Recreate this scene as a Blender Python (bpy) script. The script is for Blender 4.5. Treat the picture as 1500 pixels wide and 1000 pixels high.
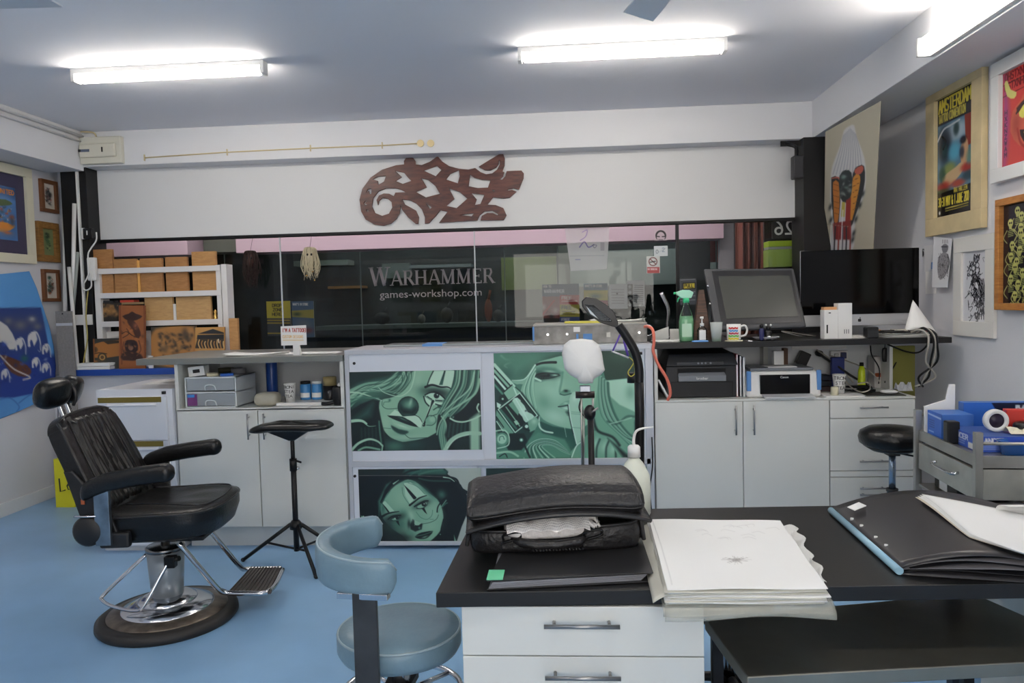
import bpy, bmesh, math, random
import numpy as np
from mathutils import Vector, Matrix
for o in list(bpy.data.objects): bpy.data.objects.remove(o)
S = bpy.context.scene
COL = S.collection
R = math.radians
# ------------------------------------------------------------------ camera
CAMZ = 1.5; FPX = 1100.0
PITCH, YAW, ROLL = R(3.0), R(3.9), R(-1.46)
_f = Vector((-math.sin(YAW)*math.cos(PITCH), math.cos(YAW)*math.cos(PITCH), -math.sin(PITCH)))
_r0 = Vector((math.cos(YAW), math.sin(YAW), 0)); _u0 = _r0.cross(_f)
_r = _r0*math.cos(ROLL)+_u0*math.sin(ROLL); _u = -_r0*math.sin(ROLL)+_u0*math.cos(ROLL)
cam = bpy.data.objects.new('camera', bpy.data.cameras.new('camera')); COL.objects.link(cam)
cam.matrix_world = Matrix(((_r.x, _u.x, -_f.x, 0), (_r.y, _u.y, -_f.y, 0), (_r.z, _u.z, -_f.z, CAMZ), (0, 0, 0, 1)))
cam.data.sensor_width = 36; cam.data.lens = 36*FPX/1500; cam.data.clip_start = .05; cam.data.clip_end = 200
S.camera = cam
def ray(x, y): return _r*((x-750)/FPX)+_u*((500-y)/FPX)+_f
C0 = Vector((0, 0, CAMZ))
def PZ(x, y, z): d = ray(x, y); return C0+d*((z-CAMZ)/d.z)
def PY(x, y, Y): d = ray(x, y); return C0+d*(Y/d.y)
def PX(x, y, X): d = ray(x, y); return C0+d*(X/d.x)
# ------------------------------------------------------------------ world, light, exposure
S.view_settings.view_transform = 'Standard'; S.view_settings.look = 'None'
S.view_settings.gamma = 1; S.view_settings.use_curve_mapping = False
S.view_settings.exposure = 0.33
W = bpy.data.worlds.new('world'); S.world = W; W.use_nodes = True
wn = W.node_tree.nodes; bg = wn['Background']
sky = wn.new('ShaderNodeTexSky'); sky.sky_type = 'HOSEK_WILKIE'; sky.turbidity = 6; sky.sun_direction = (.3, -.2, .9)
mixw = wn.new('ShaderNodeMix'); mixw.data_type = 'RGBA'; mixw.inputs[0].default_value = .9
mixw.inputs[7].default_value = (1, .95, .88, 1)
W.node_tree.links.new(sky.outputs[0], mixw.inputs[6]); W.node_tree.links.new(mixw.outputs[2], bg.inputs[0])
bg.inputs[1].default_value = 4.6
TUBE_STRENGTH = 34.0
# ------------------------------------------------------------------ materials
def lin(c):
    c = c/255.0
    return c/12.92 if c <= .04045 else ((c+.055)/1.055)**2.4
def L3(c): return (lin(c[0]), lin(c[1]), lin(c[2]), 1)
MATS = {}
def mat(name, col, rough=.5, metal=0, bump=0, bscale=40, var=0, vscale=8, alpha=1, trans=0, emit=0, spec=.5, coat=0, ior=1.45):
    if name in MATS: return MATS[name]
    m = bpy.data.materials.new(name); m.use_nodes = True; n = m.node_tree.nodes; l = m.node_tree.links
    b = n['Principled BSDF']; b.inputs['Base Color'].default_value = L3(col)
    b.inputs['Roughness'].default_value = rough; b.inputs['Metallic'].default_value = metal
    b.inputs['Specular IOR Level'].default_value = spec; b.inputs['IOR'].default_value = ior
    if coat: b.inputs['Coat Weight'].default_value = coat; b.inputs['Coat Roughness'].default_value = .1
    if alpha < 1: b.inputs['Alpha'].default_value = alpha
    if trans: b.inputs['Transmission Weight'].default_value = trans
    if emit: b.inputs['Emission Color'].default_value = L3(col); b.inputs['Emission Strength'].default_value = emit
    tc = n.new('ShaderNodeTexCoord')
    if var:
        t = n.new('ShaderNodeTexNoise'); t.inputs['Scale'].default_value = vscale; t.inputs['Detail'].default_value = 6
        l.new(tc.outputs['Object'], t.inputs['Vector'])
        cr = n.new('ShaderNodeValToRGB'); k = 1-var
        cr.color_ramp.elements[0].position = .3; cr.color_ramp.elements[1].position = .7
        cr.color_ramp.elements[0].color = L3([v*k for v in col]); cr.color_ramp.elements[1].color = L3([min(255, v*(1+var*.5)) for v in col])
        l.new(t.outputs['Fac'], cr.inputs[0]); l.new(cr.outputs[0], b.inputs['Base Color'])
    if bump:
        t = n.new('ShaderNodeTexNoise'); t.inputs['Scale'].default_value = bscale; t.inputs['Detail'].default_value = 4
        l.new(tc.outputs['Object'], t.inputs['Vector'])
        bp = n.new('ShaderNodeBump'); bp.inputs['Strength'].default_value = bump; bp.inputs['Distance'].default_value = .01
        l.new(t.outputs['Fac'], bp.inputs['Height']); l.new(bp.outputs[0], b.inputs['Normal'])
    MATS[name] = m; return m
def wood(name, c1, c2, scale=(1, 1, 12), rough=.45, w=6, axis_noise=3):
    m = bpy.data.materials.new(name); m.use_nodes = True; n = m.node_tree.nodes; l = m.node_tree.links
    b = n['Principled BSDF']; b.inputs['Roughness'].default_value = rough
    tc = n.new('ShaderNodeTexCoord'); mp = n.new('ShaderNodeMapping'); mp.inputs['Scale'].default_value = scale
    t = n.new('ShaderNodeTexNoise'); t.inputs['Scale'].default_value = w; t.inputs['Detail'].default_value = 8; t.inputs['Distortion'].default_value = axis_noise*.3
    cr = n.new('ShaderNodeValToRGB'); cr.color_ramp.elements[0].position = .35; cr.color_ramp.elements[1].position = .65
    cr.color_ramp.elements[0].color = L3(c1); cr.color_ramp.elements[1].color = L3(c2)
    l.new(tc.outputs['Object'], mp.inputs[0]); l.new(mp.outputs[0], t.inputs['Vector']); l.new(t.outputs['Fac'], cr.inputs[0]); l.new(cr.outputs[0], b.inputs['Base Color'])
    MATS[name] = m; return m
def artmat(name, rough=.45, spec=.4):
    if name in MATS: return MATS[name]
    m = bpy.data.materials.new(name); m.use_nodes = True; n = m.node_tree.nodes
    a = n.new('ShaderNodeAttribute'); a.attribute_name = 'ink'; b = n['Principled BSDF']
    b.inputs['Roughness'].default_value = rough; b.inputs['Specular IOR Level'].default_value = spec
    m.node_tree.links.new(a.outputs['Color'], b.inputs['Base Color']); MATS[name] = m; return m
WHITE = mat('white_laminate', (216, 222, 222), .35)
WALL = mat('painted_wall', (214, 215, 220), .7, bump=.08, bscale=60)
PWHITE = mat('white_plastic', (228, 228, 226), .4)
PAPER = mat('white_paper', (236, 236, 234), .8)
BLACKP = mat('black_plastic', (22, 22, 24), .35)
BLACKM = mat('black_metal', (18, 18, 20), .4, .3)
LEATHER = mat('black_leather', (12, 12, 13), .28, bump=.2, bscale=90)
CHROME = mat('chrome', (205, 205, 208), .16, 1)
STEEL = mat('brushed_steel', (176, 175, 170), .34, .9, var=.18, vscale=3)
ALU = mat('grey_aluminium', (196, 199, 206), .35, .15)
DARKTOP = mat('black_worktop', (17, 17, 18), .4, bump=.03, bscale=200)
GREYTOP = mat('grey_worktop', (122, 124, 120), .3)
BLUEVINYL = mat('grey_blue_vinyl', (112, 138, 152), .34, bump=.1, bscale=60, var=.08)
ART = artmat('printed_picture')
# ------------------------------------------------------------------ mesh builder
class MB:
    def __init__(s): s.v = []; s.f = []; s.sm = []; s.m = Matrix()
    def add(s, vs, fs, smooth=False, sub=None):
        b = len(s.v); s.v += [tuple(s.m @ Vector(p)) for p in vs]
        s.f += [tuple(b+i for i in f) for f in fs]; s.sm += [smooth]*len(fs); return s
    def box(s, a, b):
        x0, y0, z0 = [min(a[i], b[i]) for i in range(3)]; x1, y1, z1 = [max(a[i], b[i]) for i in range(3)]
        return s.add([(x0,y0,z0),(x1,y0,z0),(x1,y1,z0),(x0,y1,z0),(x0,y0,z1),(x1,y0,z1),(x1,y1,z1),(x0,y1,z1)],
                     [(0,3,2,1),(4,5,6,7),(0,1,5,4),(1,2,6,5),(2,3,7,6),(3,0,4,7)])
    def hexa(s, lo, hi):
        return s.add(list(lo)+list(hi), [(0,3,2,1),(4,5,6,7),(0,1,5,4),(1,2,6,5),(2,3,7,6),(3,0,4,7)])
    def tube(s, pts, r, n=10, smooth=True, spline=0, closed=False):
        pts = [Vector(p) for p in pts]
        if spline: pts = spl(pts, spline, closed)
        N = len(pts); rr = r if isinstance(r, (list, tuple)) else [r]*N
        if len(rr) != N: rr = [rr[0]+(rr[-1]-rr[0])*i/(N-1) for i in range(N)]
        vs = []; up = None
        for i, p in enumerate(pts):
            if closed: t = (pts[(i+1) % N]-pts[i-1])
            else: t = pts[min(i+1, N-1)]-pts[max(i-1, 0)]
            t.normalize()
            if up is None: up = t.orthogonal().normalized()
            up = (up-t*up.dot(t)).normalized(); w = t.cross(up)
            for k in range(n):
                a = 2*math.pi*k/n; vs.append(p+(up*math.cos(a)+w*math.sin(a))*rr[i])
        fs = []
        for i in range(N if closed else N-1):
            j = (i+1) % N
            for k in range(n): fs.append((i*n+k, i*n+(k+1) % n, j*n+(k+1) % n, j*n+k))
        s.add(vs, fs, smooth)
        if not closed: s.add([v for v in vs[:n]], [tuple(range(n))[::-1]]); s.add(vs[-n:], [tuple(range(n))])
        return s
    def cyl(s, p0, p1, r0, r1=None, n=20): return s.tube([p0, p1], [r0, r0 if r1 is None else r1], n)
    def lathe(s, prof, n=28, c=(0, 0, 0), sx=1, sy=1, smooth=True):
        vs = []; P = len(prof)
        for k in range(n):
            a = 2*math.pi*k/n
            for r, z in prof: vs.append((c[0]+r*math.cos(a)*sx, c[1]+r*math.sin(a)*sy, c[2]+z))
        fs = [(k*P+i, ((k+1) % n)*P+i, ((k+1) % n)*P+i+1, k*P+i+1) for k in range(n) for i in range(P-1)]
        s.add(vs, fs, smooth)
        for i, rev in ((0, True), (P-1, False)):
            if prof[i][0] > 1e-5:
                f = [k*P+i for k in range(n)]; s.add([vs[q] for q in f], [tuple(range(n))[::-1] if rev else tuple(range(n))])
        return s
    def prism(s, poly, d, thick, smooth=False):
        poly = [Vector(p) for p in poly]; d = Vector(d)*thick; n = len(poly)
        s.add(poly+[p+d for p in poly], [tuple(range(n))[::-1], tuple(range(n, 2*n))]); b = poly+[p+d for p in poly]
        return s.add(b, [(i, (i+1) % n, n+(i+1) % n, n+i) for i in range(n)], smooth)
    def grid(s, fn, nu, nv, smooth=True, closeu=False):
        vs = [fn(i/(nu if closeu else nu-1), j/(nv-1)) for i in range(nu) for j in range(nv)]
        fs = [(i*nv+j, ((i+1) % nu)*nv+j, ((i+1) % nu)*nv+j+1, i*nv+j+1) for i in range(nu if closeu else nu-1) for j in range(nv-1)]
        return s.add(vs, fs, smooth)
    def ball(s, c, r, n=14):
        r = (r, r, r) if not isinstance(r, (tuple, list)) else r
        return s.grid(lambda u, v: (c[0]+r[0]*math.cos(2*math.pi*u)*math.sin(math.pi*v), c[1]+r[1]*math.sin(2*math.pi*u)*math.sin(math.pi*v), c[2]-r[2]*math.cos(math.pi*v)), n, n//2+3, True, True)
    def cushion(s, cx, cy, z0, z1, hx, hy, e=4, puff=.3, n=48, m=14):
        def fn(u, v):
            a = 2*math.pi*u; t = math.pi*(v-.5)
            ca, sa = math.cos(a), math.sin(a)
            ex = 2/e; X = math.copysign(abs(ca)**ex, ca); Y = math.copysign(abs(sa)**ex, sa)
            ct = abs(math.cos(t))**puff; st = math.copysign(abs(math.sin(t))**.75, math.sin(t))
            return (cx+hx*X*ct, cy+hy*Y*ct, (z0+z1)/2+(z1-z0)/2*st)
        return s.grid(fn, n, m, True, True)
    def build(s, name, mt, parent=None, bevel=0, sub=0, merge=False, solid=0):
        me = bpy.data.meshes.new(name); me.from_pydata(s.v, [], s.f); me.polygons.foreach_set('use_smooth', s.sm); me.update()
        bm = bmesh.new(); bm.from_mesh(me)
        bmesh.ops.remove_doubles(bm, verts=bm.verts, dist=1e-6)
        if not solid: bmesh.ops.recalc_face_normals(bm, faces=bm.faces)
        bm.to_mesh(me); bm.free()
        me.materials.append(mt if not isinstance(mt, str) else MATS[mt])
        o = bpy.data.objects.new(name, me); COL.objects.link(o)
        if parent is not None: o.parent = parent
        if solid: q = o.modifiers.new('s', 'SOLIDIFY'); q.thickness = solid; q.offset = 0
        if bevel:
            q = o.modifiers.new('b', 'BEVEL'); q.width = bevel; q.segments = 2; q.limit_method = 'ANGLE'; q.angle_limit = R(40)
        if sub: q = o.modifiers.new('d', 'SUBSURF'); q.levels = sub; q.render_levels = sub
        return o
def spl(pts, k=6, closed=False):
    pts = [Vector(p) for p in pts]; out = []; N = len(pts)
    rng = range(N) if closed else range(N-1)
    for i in rng:
        if closed: a, b, c, d = pts[i-1], pts[i], pts[(i+1) % N], pts[(i+2) % N]
        else: a, b, c, d = pts[max(i-1, 0)], pts[i], pts[i+1], pts[min(i+2, N-1)]
        for j in range(k):
            t = j/k; out.append(.5*((2*b)+(c-a)*t+(2*a-5*b+4*c-d)*t*t+(3*b-a-3*c+d)*t**3))
    if not closed: out.append(pts[-1])
    return out
def tag(o, label, cat, group=None, kind=None):
    o['label'] = label; o['category'] = cat
    if group: o['group'] = group
    if kind: o['kind'] = kind
    return o
def struct(o, label=None):
    o['kind'] = 'structure'
    if label: o['label'] = label
    return o
def thing(name, label, cat, loc=(0, 0, 0), rz=0, group=None):
    o = bpy.data.objects.new(name, None); COL.objects.link(o); o.empty_display_size = .05
    o.location = loc; o.rotation_euler = (0, 0, rz); return tag(o, label, cat, group)
def box(name, a, b, mt, parent=None, bevel=.002): return MB().box(a, b).build(name, mt, parent, bevel)
def mw(o):
    m = Matrix.Translation(o.location) @ o.rotation_euler.to_matrix().to_4x4()
    return (mw(o.parent) @ m) if o.parent else m
def world_to(mb, parent):
    """vertices were given in world space; move them into the parent's space"""
    i = mw(parent).inverted(); mb.v = [tuple(i @ Vector(p)) for p in mb.v]; return mb
def clone(root, loc=None, rz=None, label=None, cat=None):
    c = root.copy(); COL.objects.link(c)
    if loc is not None: c.location = loc
    if rz is not None: c.rotation_euler = (0, 0, rz)
    if label: c['label'] = label
    for ch in list(root.children):
        d = ch.copy(); COL.objects.link(d); d.parent = c
        for g in list(ch.children):
            e = g.copy(); COL.objects.link(e); e.parent = d
    return c
# ------------------------------------------------------------------ picture painter (flat printed pictures, colour per vertex)
class Cv:
    def __init__(s, x0, y0, x1, y1, k, base):
        s.x0, s.y0, s.k = x0, y0, k; s.w = int((x1-x0)*k)+1; s.h = int((y1-y0)*k)+1
        s.a = np.zeros((s.h, s.w, 3)); s.a[:] = base; s.ox = 0; s.oy = 0; s.s = 1; s.M = None
        s.X, s.Y = np.meshgrid(np.arange(s.w)/k+x0, np.arange(s.h)/k+y0)
    def at(s, ox, oy, sc): s.ox, s.oy, s.s = ox, oy, sc; s.M = None; return s
    def pt(s, p):
        if s.M: return s.M(p)
        return (s.ox+p[0]/s.s, s.oy+p[1]/s.s)
    def win(s, P, pad):
        xs = [p[0] for p in P]; ys = [p[1] for p in P]
        i0 = max(0, int((min(xs)-pad-s.x0)*s.k)); i1 = min(s.w, int((max(xs)+pad-s.x0)*s.k)+2)
        j0 = max(0, int((min(ys)-pad-s.y0)*s.k)); j1 = min(s.h, int((max(ys)+pad-s.y0)*s.k)+2)
        return (slice(j0, j1), slice(i0, i1)) if i1 > i0 and j1 > j0 else None
    def mixin(s, w, m, col):
        m = np.clip(m, 0, 1)[..., None]; s.a[w] = s.a[w]*(1-m)+np.array(col, float)*m
    def poly(s, pts, col, soft=.4, a=1, smooth=0):
        P = [s.pt(p) for p in pts]
        if smooth: P = [(q.x, q.y) for q in spl([(p[0], p[1], 0) for p in P], smooth, True)]
        w = s.win(P, soft*2)
        if w is None: return s
        X, Y = s.X[w], s.Y[w]; ins = np.zeros(X.shape, bool); d = np.full(X.shape, 1e9)
        for i in range(len(P)):
            (x0, y0), (x1, y1) = P[i-1], P[i]
            dx, dy = x1-x0, y1-y0; L = dx*dx+dy*dy+1e-12
            t = np.clip(((X-x0)*dx+(Y-y0)*dy)/L, 0, 1); d = np.minimum(d, np.hypot(X-x0-t*dx, Y-y0-t*dy))
            if abs(dy) > 1e-9:
                c = ((y0 > Y) != (y1 > Y)) & (X < dx*(Y-y0)/dy+x0); ins ^= c
        sd = np.where(ins, d, -d); s.mixin(w, (sd/max(soft, 1e-3)+1)*.5*a, col); return s
    def line(s, pts, wd, col, soft=.35, a=1, w1=None, smooth=5):
        P = [s.pt(p) for p in pts]
        if smooth and len(P) > 2: P = [(q.x, q.y) for q in spl([(p[0], p[1], 0) for p in P], smooth)]
        sc = 1/s.s; W0 = wd*sc/2; W1 = (wd if w1 is None else w1)*sc/2
        w = s.win(P, max(W0, W1)+soft*2)
        if w is None: return s
        X, Y = s.X[w], s.Y[w]; best = np.full(X.shape, -1e9); n = len(P)-1
        for i in range(n):
            (x0, y0), (x1, y1) = P[i], P[i+1]; dx, dy = x1-x0, y1-y0; L = dx*dx+dy*dy+1e-12
            t = np.clip(((X-x0)*dx+(Y-y0)*dy)/L, 0, 1); r = W0+(W1-W0)*(i+t)/n
            best = np.maximum(best, r-np.hypot(X-x0-t*dx, Y-y0-t*dy))
        s.mixin(w, (best/soft+1)*.5*a, col); return s
    def blob(s, x, y, rx, ry, col, a=1, ang=0, p=2):
        cx, cy = s.pt((x, y)); rx /= s.s; ry /= s.s; r = max(rx, ry)*2.2
        w = s.win([(cx-r, cy-r), (cx+r, cy+r)], 0)
        if w is None: return s
        c, q = math.cos(R(ang)), math.sin(R(ang)); X = s.X[w]-cx; Y = s.Y[w]-cy
        u = (X*c+Y*q)/rx; v = (-X*q+Y*c)/ry; s.mixin(w, a*np.exp(-(u*u+v*v)**(p/2)), col); return s
    def disc(s, x, y, r, col, soft=.4, a=1, ry=None):
        n = 20; ry = r if ry is None else ry
        return s.poly([(x+r*math.cos(i*2*math.pi/n), y+ry*math.sin(i*2*math.pi/n)) for i in range(n)], col, soft, a)
    def text(s, t, x, y, h, col, wd=None, sx=.62, soft=.25, f=None, gap=1.35):
        """stroke lettering; (x, y) = top left, h = cap height, in current units"""
        wd = wd or h*.17; q = x; cw = h*sx
        for ch in t:
            for st in GLYPH.get(ch.upper(), []):
                s.line([(q+p[0]*cw, y+p[1]*h) for p in st], wd, col, soft, 1, None, 0)
            q += cw*(gap if ch not in " .'!-I1" else gap*.72)
        return q
GLYPH = {
'A': [[(0,1),(.5,0),(1,1)],[(.2,.65),(.8,.65)]], 'B': [[(0,0),(0,1),(.8,1),(1,.75),(.8,.5),(0,.5)],[(0,0),(.8,0),(.95,.25),(.8,.5)]],
'C': [[(1,.15),(.7,0),(.2,0),(0,.3),(0,.7),(.2,1),(.7,1),(1,.85)]], 'D': [[(0,0),(0,1),(.6,1),(1,.7),(1,.3),(.6,0),(0,0)]],
'E': [[(1,0),(0,0),(0,1),(1,1)],[(0,.5),(.8,.5)]], 'F': [[(1,0),(0,0),(0,1)],[(0,.5),(.8,.5)]],
'G': [[(1,.15),(.7,0),(.2,0),(0,.3),(0,.7),(.2,1),(.8,1),(1,.8),(1,.55),(.6,.55)]], 'H': [[(0,0),(0,1)],[(1,0),(1,1)],[(0,.5),(1,.5)]],
'I': [[(.3,0),(.3,1)]], 'J': [[(.9,0),(.9,.8),(.6,1),(.2,1),(0,.8)]], 'K': [[(0,0),(0,1)],[(1,0),(0,.55),(1,1)]], 'L': [[(0,0),(0,1),(.9,1)]],
'M': [[(0,1),(0,0),(.5,.6),(1,0),(1,1)]], 'N': [[(0,1),(0,0),(1,1),(1,0)]], 'O': [[(.3,0),(.7,0),(1,.3),(1,.7),(.7,1),(.3,1),(0,.7),(0,.3),(.3,0)]],
'P': [[(0,1),(0,0),(.8,0),(1,.25),(.8,.5),(0,.5)]], 'Q': [[(.3,0),(.7,0),(1,.3),(1,.7),(.7,1),(.3,1),(0,.7),(0,.3),(.3,0)],[(.6,.7),(1,1)]],
'R': [[(0,1),(0,0),(.8,0),(1,.25),(.8,.5),(0,.5)],[(.5,.5),(1,1)]], 'S': [[(1,.12),(.7,0),(.2,0),(0,.25),(.25,.47),(.8,.55),(1,.78),(.75,1),(.25,1),(0,.88)]],
'T': [[(0,0),(1,0)],[(.5,0),(.5,1)]], 'U': [[(0,0),(0,.75),(.25,1),(.75,1),(1,.75),(1,0)]], 'V': [[(0,0),(.5,1),(1,0)]],
'W': [[(0,0),(.25,1),(.5,.3),(.75,1),(1,0)]], 'X': [[(0,0),(1,1)],[(1,0),(0,1)]], 'Y': [[(0,0),(.5,.5),(1,0)],[(.5,.5),(.5,1)]], 'Z': [[(0,0),(1,0),(0,1),(1,1)]],
'0': [[(.3,0),(.7,0),(1,.3),(1,.7),(.7,1),(.3,1),(0,.7),(0,.3),(.3,0)]], '1': [[(.1,.2),(.4,0),(.4,1)]], '2': [[(0,.15),(.3,0),(.8,0),(1,.25),(0,1),(1,1)]],
'3': [[(0,.1),(.4,0),(.9,.1),(.9,.4),(.5,.48),(1,.65),(.9,.92),(.4,1),(0,.9)]], '6': [[(.9,0),(.3,.1),(0,.5),(0,.8),(.3,1),(.8,1),(1,.75),(.8,.5),(.1,.55)]],
'&': [[(1,1),(.1,.25),(.35,0),(.6,.2),(0,.75),(.3,1),(.6,1),(1,.6)]], "'": [[(.2,0),(.2,.25)]], '-': [[(.1,.5),(.7,.5)]], '.': [[(.2,.93),(.25,1)]], '!': [[(.3,0),(.3,.65)],[(.3,.92),(.3,1)]]}
ri, ui, fi = np.array(_r), np.array(_u), np.array(_f)
def art(name, cv, corners, n, m, parent=None, mt=None, bulge=None, plain=None):
    """flat printed picture with its four corners (tl, tr, br, bl) in world space; painted by cv"""
    u, v = np.meshgrid(np.linspace(0, 1, n), np.linspace(0, 1, m)); u = u.ravel()[:, None]; v = v.ravel()[:, None]
    if callable(corners): P = corners(u, v)
    else:
        tl, tr, br, bl = [np.array(Vector(c)) for c in corners]; P = tl*(1-u)*(1-v)+tr*u*(1-v)+br*u*v+bl*(1-u)*v
    if plain is None:
        D = P-np.array([0, 0, CAMZ]); d = D@fi; px = 750+FPX*(D@ri)/d; py = 500-FPX*(D@ui)/d
    else:
        px = cv.x0+(plain[0])*u[:, 0]; py = cv.y0+(plain[1])*v[:, 0]
    if bulge is not None: P = P+bulge(u, v)
    fx = np.clip((px-cv.x0)*cv.k, 0, cv.w-1.001); fy = np.clip((py-cv.y0)*cv.k, 0, cv.h-1.001)
    i = fx.astype(int); j = fy.astype(int); a = (fx-i)[:, None]; b = (fy-j)[:, None]; A = cv.a
    col = A[j, i]*(1-a)*(1-b)+A[j, i+1]*a*(1-b)+A[j+1, i]*(1-a)*b+A[j+1, i+1]*a*b
    c = np.clip(col/255, 0, 1); c = np.where(c <= .04045, c/12.92, ((c+.055)/1.055)**2.4)
    if parent is not None:
        I = np.array(mw(parent).inverted()); P = P@I[:3, :3].T+I[:3, 3]
    idx = np.arange(n*m).reshape(m, n)
    F = np.stack([idx[:-1, :-1], idx[1:, :-1], idx[1:, 1:], idx[:-1, 1:]], -1).reshape(-1, 4)
    me = bpy.data.meshes.new(name); me.from_pydata(P.tolist(), [], F.tolist()); me.polygons.foreach_set('use_smooth', [True]*len(F))
    at = me.color_attributes.new('ink', 'FLOAT_COLOR', 'POINT')
    at.data.foreach_set('color', np.concatenate([c, np.ones((len(c), 1))], 1).ravel().astype(np.float32))
    me.materials.append(mt or ART); me.update(); o = bpy.data.objects.new(name, me); COL.objects.link(o)
    if parent is not None: o.parent = parent
    return o
def lettering(name, txt, size, mt, parent, M, ext=.0008, align='CENTER'):
    c = bpy.data.curves.new(name, 'FONT'); c.body = txt; c.size = size; c.extrude = ext; c.align_x = align; c.align_y = 'CENTER'; c.resolution_u = 3
    t = bpy.data.objects.new(name, c); COL.objects.link(t); dg = bpy.context.evaluated_depsgraph_get(); dg.update()
    me = bpy.data.meshes.new_from_object(t.evaluated_get(dg)); bpy.data.objects.remove(t); me.transform(M); me.materials.append(mt)
    o = bpy.data.objects.new(name, me); COL.objects.link(o)
    if parent: o.parent = parent
    return o
FRONT = Matrix.Rotation(R(90), 4, 'X')     # text upright, read from -Y
def TM(x, y, z, rz=0, tilt=0): return Matrix.Translation((x, y, z)) @ Matrix.Rotation(rz, 4, 'Z') @ Matrix.Rotation(tilt, 4, 'X') @ FRONT
rnd = random.Random(7)
# ================================================================== SETTING
XL, XR, YB, ZC = -4.2, 2.3, 5.95, 2.97
FLOOR = mat('blue_vinyl_floor', (136, 176, 214), .3, var=.07, vscale=1.6)
CEIL = mat('ceiling_paint', (240, 241, 246), .75, bump=.15, bscale=12)
BEAMM = mat('beam_paint', (224, 225, 228), .6)
struct(box('floor', (XL, -3.4, -.1), (XR, 6.2, 0), FLOOR, bevel=0))
struct(box('ceiling', (XL, -3.4, ZC), (XR, 6.25, ZC+.1), CEIL, bevel=0))
struct(box('wall_left', (XL-.1, -3.4, 0), (XL, 6.2, ZC), WALL, bevel=0))
struct(box('wall_right', (XR, -3.4, 0), (XR+.1, 6.2, ZC), WALL, bevel=0))
struct(box('trim_1', (XL, -3.4, 2.655), (-3.87, YB, ZC), BEAMM, bevel=.004), 'white boxed beam along the top of the left wall')
struct(box('trim_2', (1.93, -3.4, 2.69), (XR, YB, ZC), BEAMM, bevel=.004), 'white boxed beam along the top of the right wall')
struct(box('trim_3', (XL, YB, 2.69), (XR, 6.25, ZC), BEAMM, bevel=.004), 'white boxed beam across the top of the back wall')
struct(box('wall_back', (XL, 5.9, 0), (XR, 6.2, .99), WALL, bevel=0))
struct(box('trim_4', (-4.08, 5.82, .99), (1.84, 6.2, 1.04), mat('blue_sill_paint', (36, 74, 158), .4)), 'blue window sill')
struct(box('baseboard_left', (XL, -3.4, 0), (XL+.018, 5.9, .1), BEAMM))
struct(box('baseboard_back', (XL, 5.882, 0), (-2.0, 5.9, .1), BEAMM))
PILB = mat('black_column_paint', (15, 15, 17), .5)
struct(box('trim_5', (-4.09, 5.97, 1.04), (-3.87, 6.2, 2.69), PILB), 'black corner column at the left of the window')
struct(box('trim_6', (1.85, 5.9, 1.0), (2.05, 6.2, 2.69), PILB), 'black column at the right of the window')
struct(box('wall_back', (2.05, 6.0, .99), (XR, 6.2, 2.69), WALL, bevel=0))
struct(box('wall_back', (XL, 6.1, .99), (-4.09, 6.2, 2.69), WALL, bevel=0))
FASC = mat('fascia_board', (220, 221, 222), .5)
struct(box('trim_7', (-3.87, 6.12, 2.112), (1.87, 6.15, 2.69), FASC), 'white board above the shop window')
struct(box('trim_8', (-3.87, 6.118, 2.09), (1.87, 6.2, 2.112), BLACKM), 'black track under the white board')
# rear of the room (behind the camera), with its daylight windows
struct(box('wall_rear', (XL, -3.5, 0), (XR, -3.4, .8), WALL, bevel=0))
struct(box('wall_rear', (XL, -3.5, 2.5), (XR, -3.4, ZC), WALL, bevel=0))
for a, b in ((XL, -1.0), (1.9, XR)): struct(box('wall_rear', (a, -3.5, .8), (b, -3.4, 2.5), WALL, bevel=0))
# glass material: clear pane with its own reflection
def glassmat(name, tint, refl=1.0):
    m = bpy.data.materials.new(name); m.use_nodes = True; n = m.node_tree.nodes; l = m.node_tree.links
    n.remove(n['Principled BSDF']); t = n.new('ShaderNodeBsdfTransparent'); t.inputs[0].default_value = L3(tint)
    g = n.new('ShaderNodeBsdfGlossy'); g.inputs['Roughness'].default_value = .015; f = n.new('ShaderNodeFresnel'); f.inputs[0].default_value = 1.5
    mu = n.new('ShaderNodeMath'); mu.operation = 'MULTIPLY'; mu.inputs[1].default_value = refl; mx = n.new('ShaderNodeMixShader')
    l.new(f.outputs[0], mu.inputs[0]); l.new(mu.outputs[0], mx.inputs[0]); l.new(t.outputs[0], mx.inputs[1]); l.new(g.outputs[0], mx.inputs[2])
    l.new(mx.outputs[0], n['Material Output'].inputs[0]); MATS[name] = m; return m
GLASS = glassmat('window_glass', (232, 236, 234), .75)
xs = [-3.87]+[PY(px, 430, 6.17).x for px in (413, 697, 993)]+[1.85]
JOINT = mat('glass_joint', (190, 196, 198), .2)
for i in range(4):
    w = struct(MB().add([(xs[i]+.004, 6.17, 1.04), (xs[i+1]-.004, 6.17, 1.04), (xs[i+1]-.004, 6.17, 2.09), (xs[i]+.004, 6.17, 2.09)], [(0, 1, 2, 3)]).build('window_%d' % (i+1), GLASS, solid=0))
    if i < 2: struct(box('joint', (xs[i+1]-.005, 6.165, 1.04), (xs[i+1]+.005, 6.176, 2.09), JOINT, w, 0))
    if i == 2: struct(box('frame', (xs[3]-.012, 6.155, 1.04), (xs[3]+.012, 6.19, 2.09), BLACKM, w, 0))
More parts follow.
